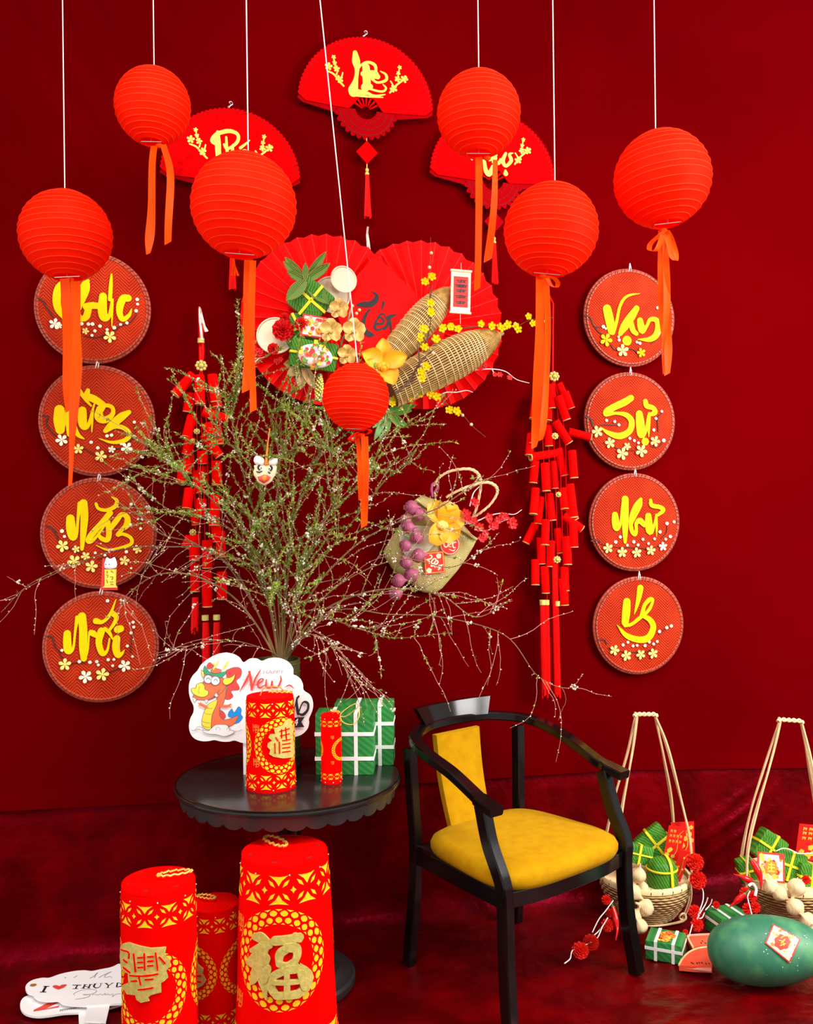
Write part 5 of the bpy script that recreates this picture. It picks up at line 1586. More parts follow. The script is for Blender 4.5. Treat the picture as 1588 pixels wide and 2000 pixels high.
STEMS = [
 # px way points, depth change from the vase at the tip, thickness, leafiness, label
 ([(540, 1287), (505, 1200), (455, 1110), (380, 1062), (310, 1040), (262, 985), (243, 925)], 0.02, 5.0, .25, 'spirea branch arching left to the disc lettered nam, its tip pointing up'),
 ([(538, 1287), (470, 1180), (390, 1128), (310, 1122), (250, 1160), (235, 1185)], -0.05, 5.0, .2, 'spirea branch drooping left over the top of the disc lettered moi'),
 ([(535, 1287), (500, 1190), (420, 1080), (330, 1068), (240, 1072), (150, 1100), (60, 1140), (2, 1196)], 0.03, 4.5, .08, 'longest spirea branch, sweeping to the left edge of the picture'),
 ([(543, 1287), (515, 1150), (440, 1005), (360, 930), (318, 880), (305, 838)], -0.02, 4.5, .7, 'spirea branch rising to the upper left in front of the firecrackers'),
 ([(548, 1287), (522, 1100), (482, 950), (455, 840), (458, 760), (472, 728)], -0.06, 4.2, .9, 'spirea branch rising highest on the left with a hooked tip'),
 ([(550, 1287), (538, 1050), (545, 900), (532, 810), (575, 795), (640, 800)], -0.10, 4.5, 1.0, 'leafy spirea branch rising behind the lion charm'),
 ([(555, 1287), (560, 1080), (600, 930), (640, 865), (662, 842), (668, 820)], -0.08, 4.2, .9, 'leafy spirea branch rising just left of the small lantern'),
 ([(560, 1287), (590, 1150), (680, 1030), (755, 935), (795, 905), (812, 880)], -0.02, 4.5, .5, 'spirea branch rising right between the small lantern and the bag'),
 ([(556, 1287), (604, 1165), (683, 1075), (760, 1027), (860, 990), (945, 928)], 0.02, 5.5, .3, 'spirea branch crossing in front of the woven bag'),
 ([(558, 1287), (612, 1209), (685, 1166), (770, 1150), (860, 1162), (930, 1205), (1000, 1170)], 0.0, 5.5, .25, 'spirea branch running right under the foot of the bag'),
 ([(558, 1287), (625, 1212), (700, 1228), (770, 1246), (878, 1236)], -0.12, 4.0, .45, 'short spirea branch reaching right with white buds, above the green parcels'),
 ([(556, 1287), (612, 1232), (660, 1280), (690, 1345)], -0.20, 2.6, .1, 'thin spirea twig drooping to the green parcels'),
 ([(560, 1287), (650, 1195), (760, 1200), (860, 1205), (985, 1240), (1050, 1320), (1110, 1344), (1140, 1316)], 0.05, 3.4, .04, 'longest spirea twig on the right, drooping below the firecracker tassels'),
 ([(545, 1287), (500, 1262), (440, 1250), (380, 1258), (345, 1272), (336, 1255)], -0.12, 2.6, .06, 'thin spirea twig curling low at the left, above the dragon sign'),
 ([(543, 1287), (528, 1180), (488, 1060), (432, 980), (378, 945), (345, 900)], -0.14, 4.0, .9, 'leafy spirea branch in the middle left, nearest the camera'),
 ([(550, 1287), (560, 1150), (572, 1000), (560, 905), (590, 850), (600, 790)], -0.16, 4.2, 1.0, 'leafy spirea branch rising straight up from the vase'),
 ([(557, 1287), (585, 1130), (640, 1010), (700, 950), (738, 885), (758, 848), (850, 812)], -0.12, 4.0, .7, 'spirea branch passing behind the ribbon of the small lantern'),
 ([(546, 1287), (512, 1130), (470, 1050), (400, 1012), (340, 1000), (282, 962)], -0.08, 4.2, .5, 'spirea branch spreading left at the height of the disc lettered nam'),
 ([(552, 1287), (548, 1160), (520, 1020), (500, 930), (440, 860), (400, 850)], -0.18, 4.0, 1.0, 'leafy spirea branch rising left of the lion charm'),
 ([(556, 1287), (575, 1180), (600, 1060), (650, 990), (640, 930), (690, 870)], -0.20, 4.0, 1.0, 'leafy spirea branch rising right of the lion charm'),
 ([(558, 1287), (600, 1240), (655, 1262), (700, 1330), (755, 1352)], -0.16, 2.4, .08, 'thin spirea twig dropping behind the green parcels'),
 ([(556, 1287), (620, 1180), (700, 1120), (790, 1092), (880, 1108), (940, 1075), (975, 1040)], 0.0, 3.4, .15, 'slender spirea branch curling up beside the lower edge of the bag'),
]
rngS = random.Random(41)


def leafq(vs, fs, p, d, size, rng):
    a = Vector((rng.gauss(0, 1), rng.gauss(0, 1), rng.gauss(0, 1)))
    s = d.cross(a)
    if s.length < 1e-6:
        return
    s = s.normalized(); d2 = (d + a * 0.8).normalized()
    b = len(vs)
    vs += [p, p + d2 * size * 0.5 + s * size * 0.24, p + d2 * size, p + d2 * size * 0.5 - s * size * 0.24]
    fs.append((b, b + 1, b + 2, b + 3))


def octa(vs, fs, p, r):
    b = len(vs)
    vs += [p + Vector(q) * r for q in ((1, 0, 0), (-1, 0, 0), (0, 1, 0), (0, -1, 0), (0, 0, 1), (0, 0, -1))]
    fs += [(b + i, b + j, b + k) for i, j, k in ((0, 2, 4), (2, 1, 4), (1, 3, 4), (3, 0, 4), (2, 0, 5), (1, 2, 5), (3, 1, 5), (0, 3, 5))]


for si, (way, dz, th, leafy, label) in enumerate(STEMS):
    rng = random.Random(100 + si)
    n = len(way)
    fr = Frame(VC + Vector((0, 0, hv * 0.75)), 0)
    root = thing('spirea_branch', label, 'branch', fr, 'spirea branches in the vase')
    W = []
    for i, (x, y) in enumerate(way):
        t = i / (n - 1)
        Y = VY + (dz * t if i else 0)
        p = at(x, y, Y)
        # keep clear of the backdrop
        lim = (WD - 0.09) / (cos(TH) - sin(TH) * (x - CX) / F)
        p = at(x, y, min(Y, lim))
        W.append(tuple(fr.loc(p)))
    W = [(W[0][0] * 0.5, W[0][1] * 0.5, -0.02)] + W
    P = [Vector(p) for p in catmull(W, 8)]
    k = len(P)
    mb = MB(); mb.tube(P, [th * 0.00085 * (1 - 0.72 * i / k) for i in range(k)], 6)
    mb.build('main_stem', 'twig', root)
    lv, lf, bv, bf = [], [], [], []
    tw = MB()
    paths = [(P, 0.25)]
    nt_ = int(16 + 13 * leafy)
    for j in range(nt_):
        i0 = int(k * rng.uniform(0.28, 0.95)); p = P[min(i0, k - 1)]
        d = (P[min(i0 + 1, k - 1)] - P[max(i0 - 1, 0)]).normalized()
        side = Vector((rng.gauss(0, 1), rng.gauss(0, 0.35), rng.gauss(0.25 if leafy > .3 else -0.1, 1))).normalized()
        L = rng.uniform(0.06, 0.30)
        q = p.copy(); pts = [q.copy()]
        dd = (d * 0.8 + side * 0.7).normalized()
        for s in range(8):
            dd = (dd + Vector((rng.gauss(0, 0.14), rng.gauss(0, 0.07), rng.gauss(-0.03 if leafy < .3 else 0.04, 0.14))) + side * 0.06).normalized()
            q = q + dd * L / 8
            # stay before the backdrop
            wq = fr.M @ q
            gap = WN.dot(wq) + WD
            if gap < 0.05:
                q += WN * (0.05 - gap)
            pts.append(q.copy())
        tw.tube(pts, [0.00115 * (1 - 0.5 * i / 8) for i in range(9)], 4)
        paths.append((pts, 0.0))
    tw.build('side_twigs', 'twigthin', root, kind='stuff')
    for pts, t0 in paths:
        Ltot = sum((b - a).length for a, b in zip(pts, pts[1:]))
        step = 0.0065 if leafy > .4 else 0.011
        m_ = int(Ltot / step)
        for i in range(m_):
            t = (i + rng.random()) / m_
            if t < t0:
                continue
            fi = t * (len(pts) - 1); i0 = int(fi); p = pts[i0].lerp(pts[min(i0 + 1, len(pts) - 1)], fi - i0)
            d = (pts[min(i0 + 1, len(pts) - 1)] - pts[i0 - 1 if i0 else 0])
            if d.length < 1e-6:
                continue
            d.normalize()
            clump = 0.5 + 0.5 * noise.noise((p.x * 9, p.y * 9, p.z * 9 + si))
            if rng.random() < leafy * (0.10 + 1.1 * clump):
                for _ in range(2 + int(3 * clump * leafy)):
                    leafq(lv, lf, p, d, rng.uniform(0.009, 0.017), rng)
            if rng.random() < 0.30:
                a = Vector((rng.gauss(0, 1), rng.gauss(0, 1), rng.gauss(0, 1))).normalized()
                octa(bv, bf, p + a * 0.003, rng.uniform(0.0016, 0.0032))
            if rng.random() < 0.012:
                for _ in range(5):
                    a = Vector((rng.gauss(0, 1), rng.gauss(0, 1), rng.gauss(0, 1))).normalized()
                    octa(bv, bf, p + a * 0.007, rng.uniform(0.003, 0.005))
    if lv:
        b = MB(); b.v = [tuple(p) for p in lv]; b.f = lf
        b.build('small_leaves', 'spleaf', root, smooth=0, kind='stuff')
    b = MB(); b.v = [tuple(p) for p in bv]; b.f = bf
    b.build('white_buds', 'spbud', root, smooth=0, kind='stuff')

# charms hung in the branches
Y_ = 2.84
fr = Frame(at(518, 920, Y_), 0)
sx = 80 * Y_ / F / 1333       # metres per zoom pixel of the lion crop
lz = lambda x, y: ((x - 640) * sx, (1333 - y) * sx)
root = thing('lion_charm', 'small cream lion dance head charm with orange mouth hung in the branches', 'ornament', fr)
head = [(270, 1150), (290, 1250), (250, 1340), (270, 1480), (340, 1560), (370, 1660), (460, 1730), (600, 1810), (730, 1740), (850, 1650), (880, 1560), (950, 1480), (990, 1330), (1010, 1200), (960, 1120), (800, 1100), (660, 1130), (500, 1120), (340, 1120)]
def puff(poly, d, mat_, name, y0, par):
    cx_ = sum(p[0] for p in poly) / len(poly); cz_ = sum(p[1] for p in poly) / len(poly)
    k = len(poly); vs = []
    for t, dy in ((1.0, d * 0.9), (1.0, 0.0), (0.9, -d * 0.55), (0.6, -d * 0.9), (0.0, -d)):
        vs += [(cx_ + (x - cx_) * t, y0 + dy, cz_ + (z - cz_) * t) for x, z in poly]
    mb = MB().add(vs, [(r * k + i, r * k + (i + 1) % k, (r + 1) * k + (i + 1) % k, (r + 1) * k + i) for r in range(4) for i in range(k)] + [tuple(range(k))])
    return mb.build(name, mat_, par, smooth=1.2, recalc=True)
puff([lz(*p) for p in head], 0.012, 'lionc', 'head', 0, root)
puff([lz(*p) for p in ((290, 900), (350, 830), (480, 850), (600, 930), (640, 1060), (600, 1160), (420, 1150), (310, 1090), (270, 1000))], 0.010, 'lionw', 'ear', -0.004, root)
puff([lz(*p) for p in ((780, 980), (880, 910), (1060, 920), (1040, 1060), (980, 1160), (800, 1170), (750, 1080))], 0.010, 'lionw', 'ear', -0.004, root)
puff([lz(*p) for p in ((400, 1520), (500, 1500), (620, 1440), (740, 1470), (840, 1540), (760, 1660), (600, 1740), (450, 1650))], 0.006, 'd_red', 'mouth', -0.010, root)
puff([lz(*p) for p in ((540, 1520), (640, 1440), (720, 1500), (710, 1620), (620, 1700), (550, 1620))], 0.008, 'liono', 'tongue', -0.013, root)
for (x, y, s) in ((510, 1240, 1), (820, 1270, -1)):
    e = MB().ball((*[lz(x, y)[0], -0.011, lz(x, y)[1]],), (0.0055, 0.004, 0.006), 10, 6).build('eye', 'lionw', root)
    MB().ball((lz(x + 25 * s, y)[0], -0.0152, lz(x, y)[1]), (0.0022, 0.0015, 0.0024), 8, 5).build('pupil', 'black', e)
mb = MB()
for st in ([(470, 1150, 40), (430, 1220, 60), (470, 1300, 40)], [(830, 1170, 40), (880, 1240, 60), (840, 1330, 40)], [(380, 1350, 30), (450, 1380, 40), (560, 1340, 25)], [(760, 1370, 25), (810, 1410, 40)]):
    mb.brush([(*lz(x, y), w_ * sx) for x, y, w_ in st], -0.0145, -0.006, n=4)
mb.build('painted_brow', 'black', root, smooth=0)
mb = MB().tube([(*[lz(700, 1140)[0], -0.009, lz(700, 1140)[1]],), (lz(690, 900)[0], -0.002, lz(690, 900)[1]), (lz(740, 400)[0], 0, lz(740, 400)[1]), (lz(810, -60)[0], 0, lz(810, -60)[1])], [0.006, 0.0035, 0.0022, 0.0022], 6)
mb.build('hanging_cord', 'liono', root)

fr = Frame(at(215.5, 1120, 2.92), 0)
sx = 80 * 2.92 / F / 1588
cz = lambda x, y: ((x - 700) * sx, (992 - y) * sx)
root = thing('cat_charm', 'small gold plaque with a white cat head hung over the disc lettered nam', 'ornament', fr)
MB().prism([cz(300, 1640), (cz(430, 1640)), cz(960, 1640), cz(960, 1500), cz(430, 1480), cz(470, 400), cz(390, 400)], 0.004, 0.006).build('red_card', 'card', root, smooth=0)
MB().prism([cz(400, 1540), cz(950, 1540), cz(900, 1450), cz(930, 830), cz(490, 830), cz(480, 1450)], -0.003, 0.004).build('gold_plaque', 'd_gold', root, smooth=0)
MB().prism([cz(520, 1440), cz(850, 1440), cz(880, 870), cz(540, 870)], -0.0036, 0).build('plaque_face', 'd_yellow', root, smooth=0)
puff([cz(*p) for p in ((470, 640), (500, 540), (540, 400), (580, 360), (640, 420), (720, 430), (790, 400), (860, 360), (900, 440), (940, 560), (950, 660), (920, 780), (700, 830), (490, 790))], 0.007, 'white', 'cat_head', -0.002, root)
mb = MB()
for (x, y) in ((560, 630), (700, 630)):
    mb.ball((cz(x, y)[0], -0.0088, cz(x, y)[1]), 0.0021, 6, 5)
mb.build('eyes', 'd_line', root)
mb = MB()
for st in ([(590, 900, 50), (600, 960, 60)], [(570, 1040, 40), (620, 1060, 40), (600, 1140, 40)], [(570, 1230, 40), (600, 1340, 50)], [(720, 1120, 40), (820, 1130, 40), (780, 1220, 60)], [(700, 1320, 40), (820, 1320, 40)], [(730, 1400, 50), (810, 1410, 50)], [(760, 900, 60), (830, 960, 30)]):
    mb.brush([(*cz(x, y), w_ * sx) for x, y, w_ in st], -0.0044, -0.003, n=3)
mb.build('gold_characters', 'p_brown', root, smooth=0)
MB().tube([(cz(700, 400)[0], 0, cz(700, 400)[1]), (cz(720, 0)[0], 0, cz(720, 0)[1])], 0.001, 4).build('hanging_cord', 'tassel', root)
# two narrow orange tags among the twigs
for (x0, y0, x1, y1, lb) in ((412, 935, 412, 990, 'narrow orange paper strip left among the leaves of the spirea'), (524, 835, 528, 868, 'short orange red cord tag above the lion charm')):
    pass

# ================================================================== round pedestal table
TC = floorp(564, 1516, TZ)
TR_ = 0.3575
fr = Frame((TC.x, TC.y, 0))
root = thing('pedestal_table', 'black round pedestal table with a scalloped apron, left of the chair', 'table', fr)
MB().lathe([(0, TZ - 0.022), (TR_ - 0.012, TZ - 0.022), (TR_ - 0.002, TZ - 0.018), (TR_, TZ - 0.012), (TR_ - 0.001, TZ - 0.006), (TR_ - 0.008, TZ - 0.001), (TR_ - 0.014, TZ), (0, TZ)], 96).build('table_top', 'tabletop', root, smooth=0.5)
MB().tube([(cos(a) * (TR_ - 0.006), sin(a) * (TR_ - 0.006), TZ - 0.003) for a in [2 * pi * i / 96 for i in range(96)]], 0.0035, 6, closed=True).build('table_rim', 'lacquer', root)
mb = MB(); n = 34 * 8; vs = []
for i in range(n):
    a = 2 * pi * i / n
    sc = abs(sin(pi * i / 8))
    for r_, z in ((TR_ - 0.012, TZ - 0.018), (TR_ - 0.020, TZ - 0.05 - 0.012 * sc ** 0.6), (TR_ - 0.026, TZ - 0.05 - 0.012 * sc ** 0.6), (TR_ - 0.020, TZ - 0.018)):
        vs.append((cos(a) * r_, sin(a) * r_, z))
fs = [(i * 4 + j, ((i + 1) % n) * 4 + j, ((i + 1) % n) * 4 + (j + 1) % 4, i * 4 + (j + 1) % 4) for i in range(n) for j in range(4)]
mb.add(vs, fs); mb.build('scalloped_apron', 'apron', root, recalc=True)
MB().lathe([(0.034, 0.05), (0.046, 0.06), (0.040, 0.10), (0.037, 0.3), (0.037, 0.5), (0.050, 0.57), (0.075, 0.60), (0.12, TZ - 0.022)], 32).build('column', 'lacquer', root)
MB().lathe([(0, 0), (0.200, 0), (0.205, 0.008), (0.205, 0.026), (0.198, 0.034), (0.168, 0.038), (0.162, 0.044), (0.155, 0.052), (0.06, 0.056), (0.045, 0.062), (0, 0.062)], 64).build('base', 'apron', root)

# ================================================================== white dragon sign standing on the table
ZS = Zf(360, 1260, 6.108)
ZT = Zf(340, 1240, 3.308)
SY = 2.965
SF = Frame((at(490, 1507, SY).x, SY, TZ))
sp = lambda x, y, off=0.0: (SF.px(*ZS(x, y), off).x, SF.px(*ZS(x, y), off).z)
ssc = SY / F / 6.108
root = thing('photo_sign', 'white cloud shaped sign with a cartoon dragon and New Year lettering, on the table', 'sign', SF)
cl = [(500, 88), (400, 106), (290, 160), (205, 228), (160, 300), (100, 365), (62, 450), (58, 560), (78, 650), (112, 725), (110, 800), (75, 870), (58, 960), (75, 1050), (125, 1112), (205, 1142), (290, 1142), (362, 1130), (440, 1147), (530, 1150), (604, 1136), (700, 1165), (850, 1172), (980, 1150), (1100, 1160), (1200, 1135), (1300, 1100), (1400, 1065), (1468, 1000), (1490, 930), (1488, 880), (1520, 800), (1537, 730), (1528, 650), (1495, 590), (1425, 540), (1415, 470), (1385, 405), (1335, 365), (1302, 350), (1298, 280), (1245, 205), (1160, 162), (1080, 150), (1000, 160), (925, 188), (860, 160), (780, 162), (705, 205), (660, 150), (590, 108)]
cls = catmull(cl + [cl[0]], 4)[:-1]
board = MB().prism([sp(*p) for p in cls], -0.003, 0.003).build('sign_board', 'white', root, smooth=0)
MB().box((0, 0.008, (sp(0, 1120)[1]) / 2 + 0.01), (0.05, 0.006, sp(0, 1120)[1] + 0.02)).build('sign_post', 'white', root, smooth=0)
LV = [0]


def layer(pts, m_, name, outline=0, smooth_=True, par=None):
    LV[0] += 1
    y = -0.0034 - 0.00012 * LV[0]
    q = catmull(list(pts) + [pts[0]], 4)[:-1] if smooth_ else pts
    P = [sp(*p) for p in q]
    MB().prism(P, y, y + 0.0004).build(name, m_, par or board, smooth=0)
    if outline:
        LV[0] += 1
        y = -0.0034 - 0.00012 * LV[0]
        b = MB()
        for a, c_ in zip(P, P[1:] + P[:1]):
            b.brush([(*a, outline * ssc), (*c_, outline * ssc)], y, y + 0.0003, n=1)
        b.build('print_outline', 'd_line', par or board, smooth=0)


def strokes(lst, m_, name, par=None, closed=False):
    LV[0] += 1
    y = -0.0034 - 0.00012 * LV[0]
    b = MB()
    for st in lst:
        b.brush([(*sp(x, y_), w_ * ssc) for x, y_, w_ in st], y, y + 0.0004, n=5)
    b.build(name, m_, par or board, smooth=0)


layer([(500, 300), (580, 266), (655, 266), (686, 305), (672, 375), (622, 425), (650, 480), (652, 530), (560, 545), (584, 605), (545, 642), (490, 632), (515, 500)], 'd_red', 'dragon_print', 6)
layer([(430, 770), (470, 795), (496, 850), (460, 882), (420, 840)], 'd_red', 'dragon_print', 5)
layer([(570, 755), (600, 800), (648, 732), (682, 765), (676, 820), (697, 860), (650, 920), (580, 932), (600, 870), (532, 850), (532, 800)], 'd_blue', 'dragon_print', 5)
layer([(505, 430), (500, 560), (470, 690), (430, 740), (425, 830), (470, 885), (560, 870), (645, 838), (605, 925), (540, 965), (420, 952), (330, 985), (320, 860), (385, 700), (400, 560)], 'd_orange', 'dragon_print', 6)
layer([(240, 425), (205, 465), (180, 560), (108, 600), (130, 640), (230, 652), (330, 642), (405, 590), (470, 540), (505, 450), (450, 380), (330, 345), (260, 350)], 'd_orange', 'dragon_print', 6)
layer([(400, 642), (382, 720), (335, 830), (322, 960), (318, 1005), (250, 992), (214, 940), (222, 850), (262, 740), (315, 682)], 'd_yellow', 'dragon_print', 5)
strokes([[(262, 738, 4), (300, 752, 4), (340, 748, 4)], [(240, 800, 4), (280, 820, 4), (325, 818, 4)], [(220, 905, 4), (260, 920, 4), (310, 925, 4)], [(225, 955, 4), (265, 975, 4), (310, 978, 4)]], 'd_line', 'print_outline')
layer([(150, 465), (205, 444), (245, 480), (250, 522), (290, 545), (282, 592), (225, 616), (150, 600), (98, 560), (92, 512), (140, 506)], 'd_yellow', 'dragon_print', 6)
strokes([[(186, 490, 4), (175, 540, 4), (180, 575, 3)]], 'd_line', 'print_outline')
layer([(246, 240), (285, 300), (335, 332), (400, 334), (502, 312), (462, 372), (400, 388), (330, 352), (262, 342), (232, 300)], 'd_green', 'dragon_print', 5)
layer([(272, 240), (300, 205), (335, 215), (350, 250), (310, 280), (280, 270)], 'd_red', 'dragon_print', 5)
layer([(320, 300), (360, 272), (440, 290), (430, 322), (380, 332), (330, 322)], 'd_orange', 'dragon_print', 5)
strokes([[(352, 285, 16), (382, 232, 16), (416, 184, 12)], [(385, 236, 14), (332, 212, 10)], [(468, 285, 16), (500, 222, 16), (532, 188, 12)], [(500, 240, 12), (540, 236, 10)]], 'd_yellow', 'dragon_print')
layer([(206, 292), (214, 350), (238, 388), (238, 320)], 'd_yellow', 'dragon_print', 5)
layer([(612, 338), (560, 380), (485, 392), (464, 435), (500, 470), (560, 448), (600, 395)], 'd_yellow', 'dragon_print', 5)
for (x, y, r) in ((290, 402, 50), (376, 420, 53)):
    layer([(x + cos(a) * r, y + sin(a) * r) for a in [2 * pi * i / 20 for i in range(20)]], 'd_white', 'dragon_print', 6, False)
strokes([[(265, 405, 6), (290, 385, 8), (315, 405, 6)], [(358, 420, 6), (382, 400, 8), (405, 425, 6)], [(300, 640, 6), (370, 600, 7), (425, 520, 6)]], 'd_line', 'print_outline')
for tri in ([(104, 610), (124, 682), (152, 640)], [(250, 642), (266, 692), (292, 645)], [(364, 592), (388, 560), (412, 602), (386, 615)]):
    layer(tri, 'd_white', 'dragon_print', 4, False)
strokes([[(262, 732, 34), (215, 708, 30), (178, 690, 16)], [(205, 700, 14), (178, 720, 8)], [(450, 722, 36), (515, 722, 32), (560, 700, 16)], [(535, 715, 14), (560, 740, 8)], [(205, 690, 12), (200, 670, 8)]], 'd_orange', 'dragon_print')
layer([(330, 985), (380, 945), (460, 940), (520, 950), (545, 1000), (600, 1020), (570, 1055), (480, 1082), (400, 1060), (300, 1052), (240, 1030), (225, 1005), (290, 1015)], 'd_white', 'cloud_print', 4)
strokes([[(84, 1006, 5), (130, 1012, 5), (160, 970, 5), (205, 972, 5), (245, 1010, 5)], [(390, 1010, 4), (385, 980, 4), (420, 975, 4), (438, 1005, 4)], [(510, 1005, 4), (520, 980, 4), (555, 985, 4), (540, 1020, 4)], [(600, 1025, 5), (650, 1020, 5), (690, 1000, 5)], [(110, 1015, 4), (170, 995, 4), (210, 1010, 4)]], 'd_grey', 'cloud_print')
vs, fs = text_polys('HAPPY', 60 * ssc, 0.15, 0.0)
LV[0] += 1
ox, oz = sp(1062, 318)
MB().add([(ox + p.x * 1.42, -0.0075, oz + p.y) for p in vs], fs).build('lettering', 'd_grey', board, smooth=0)
strokes([[(668, 545, 8), (735, 430, 26), (790, 315, 16)], [(780, 312, 26), (800, 420, 34), (812, 530, 20)], [(812, 525, 12), (850, 400, 22), (912, 295, 12)],
         [(860, 470, 14), (920, 435, 18), (948, 402, 14), (912, 400, 18), (880, 450, 26), (902, 505, 22), (965, 470, 10)],
         [(985, 405, 14), (980, 490, 26), (1030, 500, 16), (1052, 420, 18), (1056, 490, 24), (1120, 492, 22), (1158, 410, 20), (1150, 362, 10)], [(1205, 497, 4), (1260, 473, 18), (1312, 512, 6)]], 'd_red', 'lettering')
strokes([[(940, 600, 30), (980, 720, 30), (1010, 700, 14)], [(1060, 600, 30), (990, 800, 24), (940, 850, 10)], [(1090, 740, 18), (1140, 700, 20), (1100, 680, 22), (1080, 760, 26), (1130, 790, 12)],
         [(1270, 690, 12), (1220, 700, 22), (1210, 770, 26), (1260, 770, 14), (1300, 650, 20), (1285, 770, 24), (1310, 770, 8), (1350, 620, 20)],
         [(1368, 605, 24), (1348, 640, 18), (1348, 720, 30), (1362, 810, 36)], [(1362, 810, 16), (1410, 690, 16), (1450, 672, 30), (1482, 700, 28), (1472, 770, 28), (1420, 822, 34), (1375, 815, 20)]], 'black', 'lettering')
layer([(1050, 865), (1260, 862), (1440, 850), (1400, 908), (1436, 970), (1270, 975), (1050, 970)], 'black', 'banner_print', 0, False)
vs, fs = text_polys('2024', 120 * ssc, 0.2, 0.0)
ox, oz = sp(1238, 917)
MB().add([(ox + p.x, -0.0092, oz + p.y) for p in vs], fs).build('lettering', 'd_white', board, smooth=0)

# ================================================================== red felt firecracker lanterns


def felt_tube(fr, R0, R1, H, a0, label, rings, char, charmap=None, cord_a=0.3, detail=1.0, chars_small=True, sag=1.0):
    """R0 top radius, R1 bottom radius; a0: turn of the medallion from the viewer's side, to the right"""
    root = thing('felt_firecracker', label, 'decoration', fr, 'red felt firecracker lanterns')

    def rad(z, a=0.0):
        t = 1 - z / H
        return R0 + (R1 - R0) * t + R0 * 0.018 * sag * (sin(z / H * 9 + 1.3) * 0.6 + 0.6 * noise.noise((a * 1.2, z / H * 4, R0 * 50)))

    def mp(u, z, e=0.0012):
        a = -pi / 2 + u / ((R0 + R1) / 2)
        r = rad(z, cos(a)) + e
        return Vector((cos(a) * r, sin(a) * r, z))
    mb = MB(); nz, na = 26, 72
    for j in range(nz + 1):
        z = H * j / nz
        for i in range(na):
            a = 2 * pi * i / na
            r = rad(z, cos(a)) * (0.985 if j in (0, nz) else 1)
            mb.v.append((cos(a) * r, sin(a) * r, z))
    mb.f = [(j * na + i, j * na + (i + 1) % na, (j + 1) * na + (i + 1) % na, (j + 1) * na + i) for j in range(nz) for i in range(na)]
    mb.build('felt_wall', 'felt', root, smooth=1.0)
    mb = MB().lathe([(0, H - 0.0), (R0 * 0.5, H - 0.001), (R0 * 0.90, H + 0.001), (R0 * 0.985, H - 0.002), (R0 * 0.99, H - 0.006), (0, H - 0.008)], 64)
    mb.build('felt_top', 'felt', root)
    MB().lathe([(0, 0), (R1 * 0.98, 0), (R1 * 0.98, 0.004), (0, 0.004)], 48).build('felt_base', 'felt', root)
    mb = MB()
    for i in range(6):
        a = 2 * pi * (i + 0.35) / 6
        mb.ball((cos(a) * R0 * 0.80, sin(a) * R0 * 0.80, H + 0.0008), (R0 * 0.07, R0 * 0.03, 0.0012), 8, 4, Matrix.Rotation(a + 1.5, 3, 'Z'))
    mb.build('top_slits', 'feltdark', root, kind='stuff')
    # woven gold loop lying on the top
    lc = Vector((cos(cord_a) * R0 * 0.45, sin(cord_a) * R0 * 0.45, H + 0.006))
    pts = []
    for i in range(40):
        a = 2 * pi * i / 40
        d = Vector((cos(a) * R0 * 0.48, sin(a) * R0 * 0.16, 0.006 * abs(sin(a * 0.5))))
        d = Matrix.Rotation(cord_a, 3, 'Z') @ d
        tw_ = 0.0016 * sin(i * 2.2)
        pts.append(lc + d + Vector((tw_, tw_, tw_)))
    MB().tube(pts, R0 * 0.022 + 0.001, 6, closed=True).build('gold_loop', 'gold', root)

    def piece(mb, poly, e=0.0012):
        cx_ = sum(p[0] for p in poly) / len(poly); cz_ = sum(p[1] for p in poly) / len(poly)
        vs = [mp(cx_, cz_, e)] + [mp(cx_ + (u - cx_) * 0.82, cz_ + (z - cz_) * 0.82, e) for u, z in poly]
        k = len(poly)
        mb.add(vs, [(0, 1 + i, 1 + (i + 1) % k) for i in range(k)])
    # bands of interlaced rings
    per = 2 * pi * (R0 + R1) / 2
    nu = 10 if R0 > 0.03 else 6
    U = per / nu; hb = U * 0.52
    for zc in (H * 0.885, H * 0.115):
        mb = MB()
        for k in range(nu):
            x0 = (k - nu / 2) * U + a0 * (R0 + R1) / 2
            for s in (-1, 1):
                piece(mb, [(x0 - U * .40, zc + s * hb * .92), (x0 - U * .2, zc + s * hb * .86), (x0, zc + s * hb * .84), (x0 + U * .2, zc + s * hb * .86), (x0 + U * .40, zc + s * hb * .92), (x0 + U * .14, zc + s * hb * .55), (x0, zc + s * hb * .16), (x0 - U * .14, zc + s * hb * .55)])
                for t in (-1, 1):
                    a = (x0 + t * U * .10, zc + s * hb * .12); b = (x0 + t * U * .40, zc + s * hb * .68)
                    mx, mz = (a[0] + b[0]) / 2, (a[1] + b[1]) / 2
                    nx, nz_ = -(b[1] - a[1]) * 0.17, (b[0] - a[0]) * 0.17
                    piece(mb, [a, (mx + nx, mz + nz_), b, (mx - nx, mz - nz_)])
            d = U * 0.13
            piece(mb, [(x0 + U / 2 - d, zc), (x0 + U / 2 - d * .3, zc + d * .5), (x0 + U / 2, zc + d * 1.1), (x0 + U / 2 + d * .3, zc + d * .5), (x0 + U / 2 + d, zc), (x0 + U / 2 + d * .3, zc - d * .5), (x0 + U / 2, zc - d * 1.1), (x0 + U / 2 - d * .3, zc - d * .5)])
        mb.build('cutout_band', 'inlay', root, smooth=0, kind='stuff')
    rm = 1.12 * (R0 + R1) / 2 if char != 'fu' else 1.0 * (R0 + R1) / 2
    zm = H * (0.5 if char != 'fu' else 0.555)
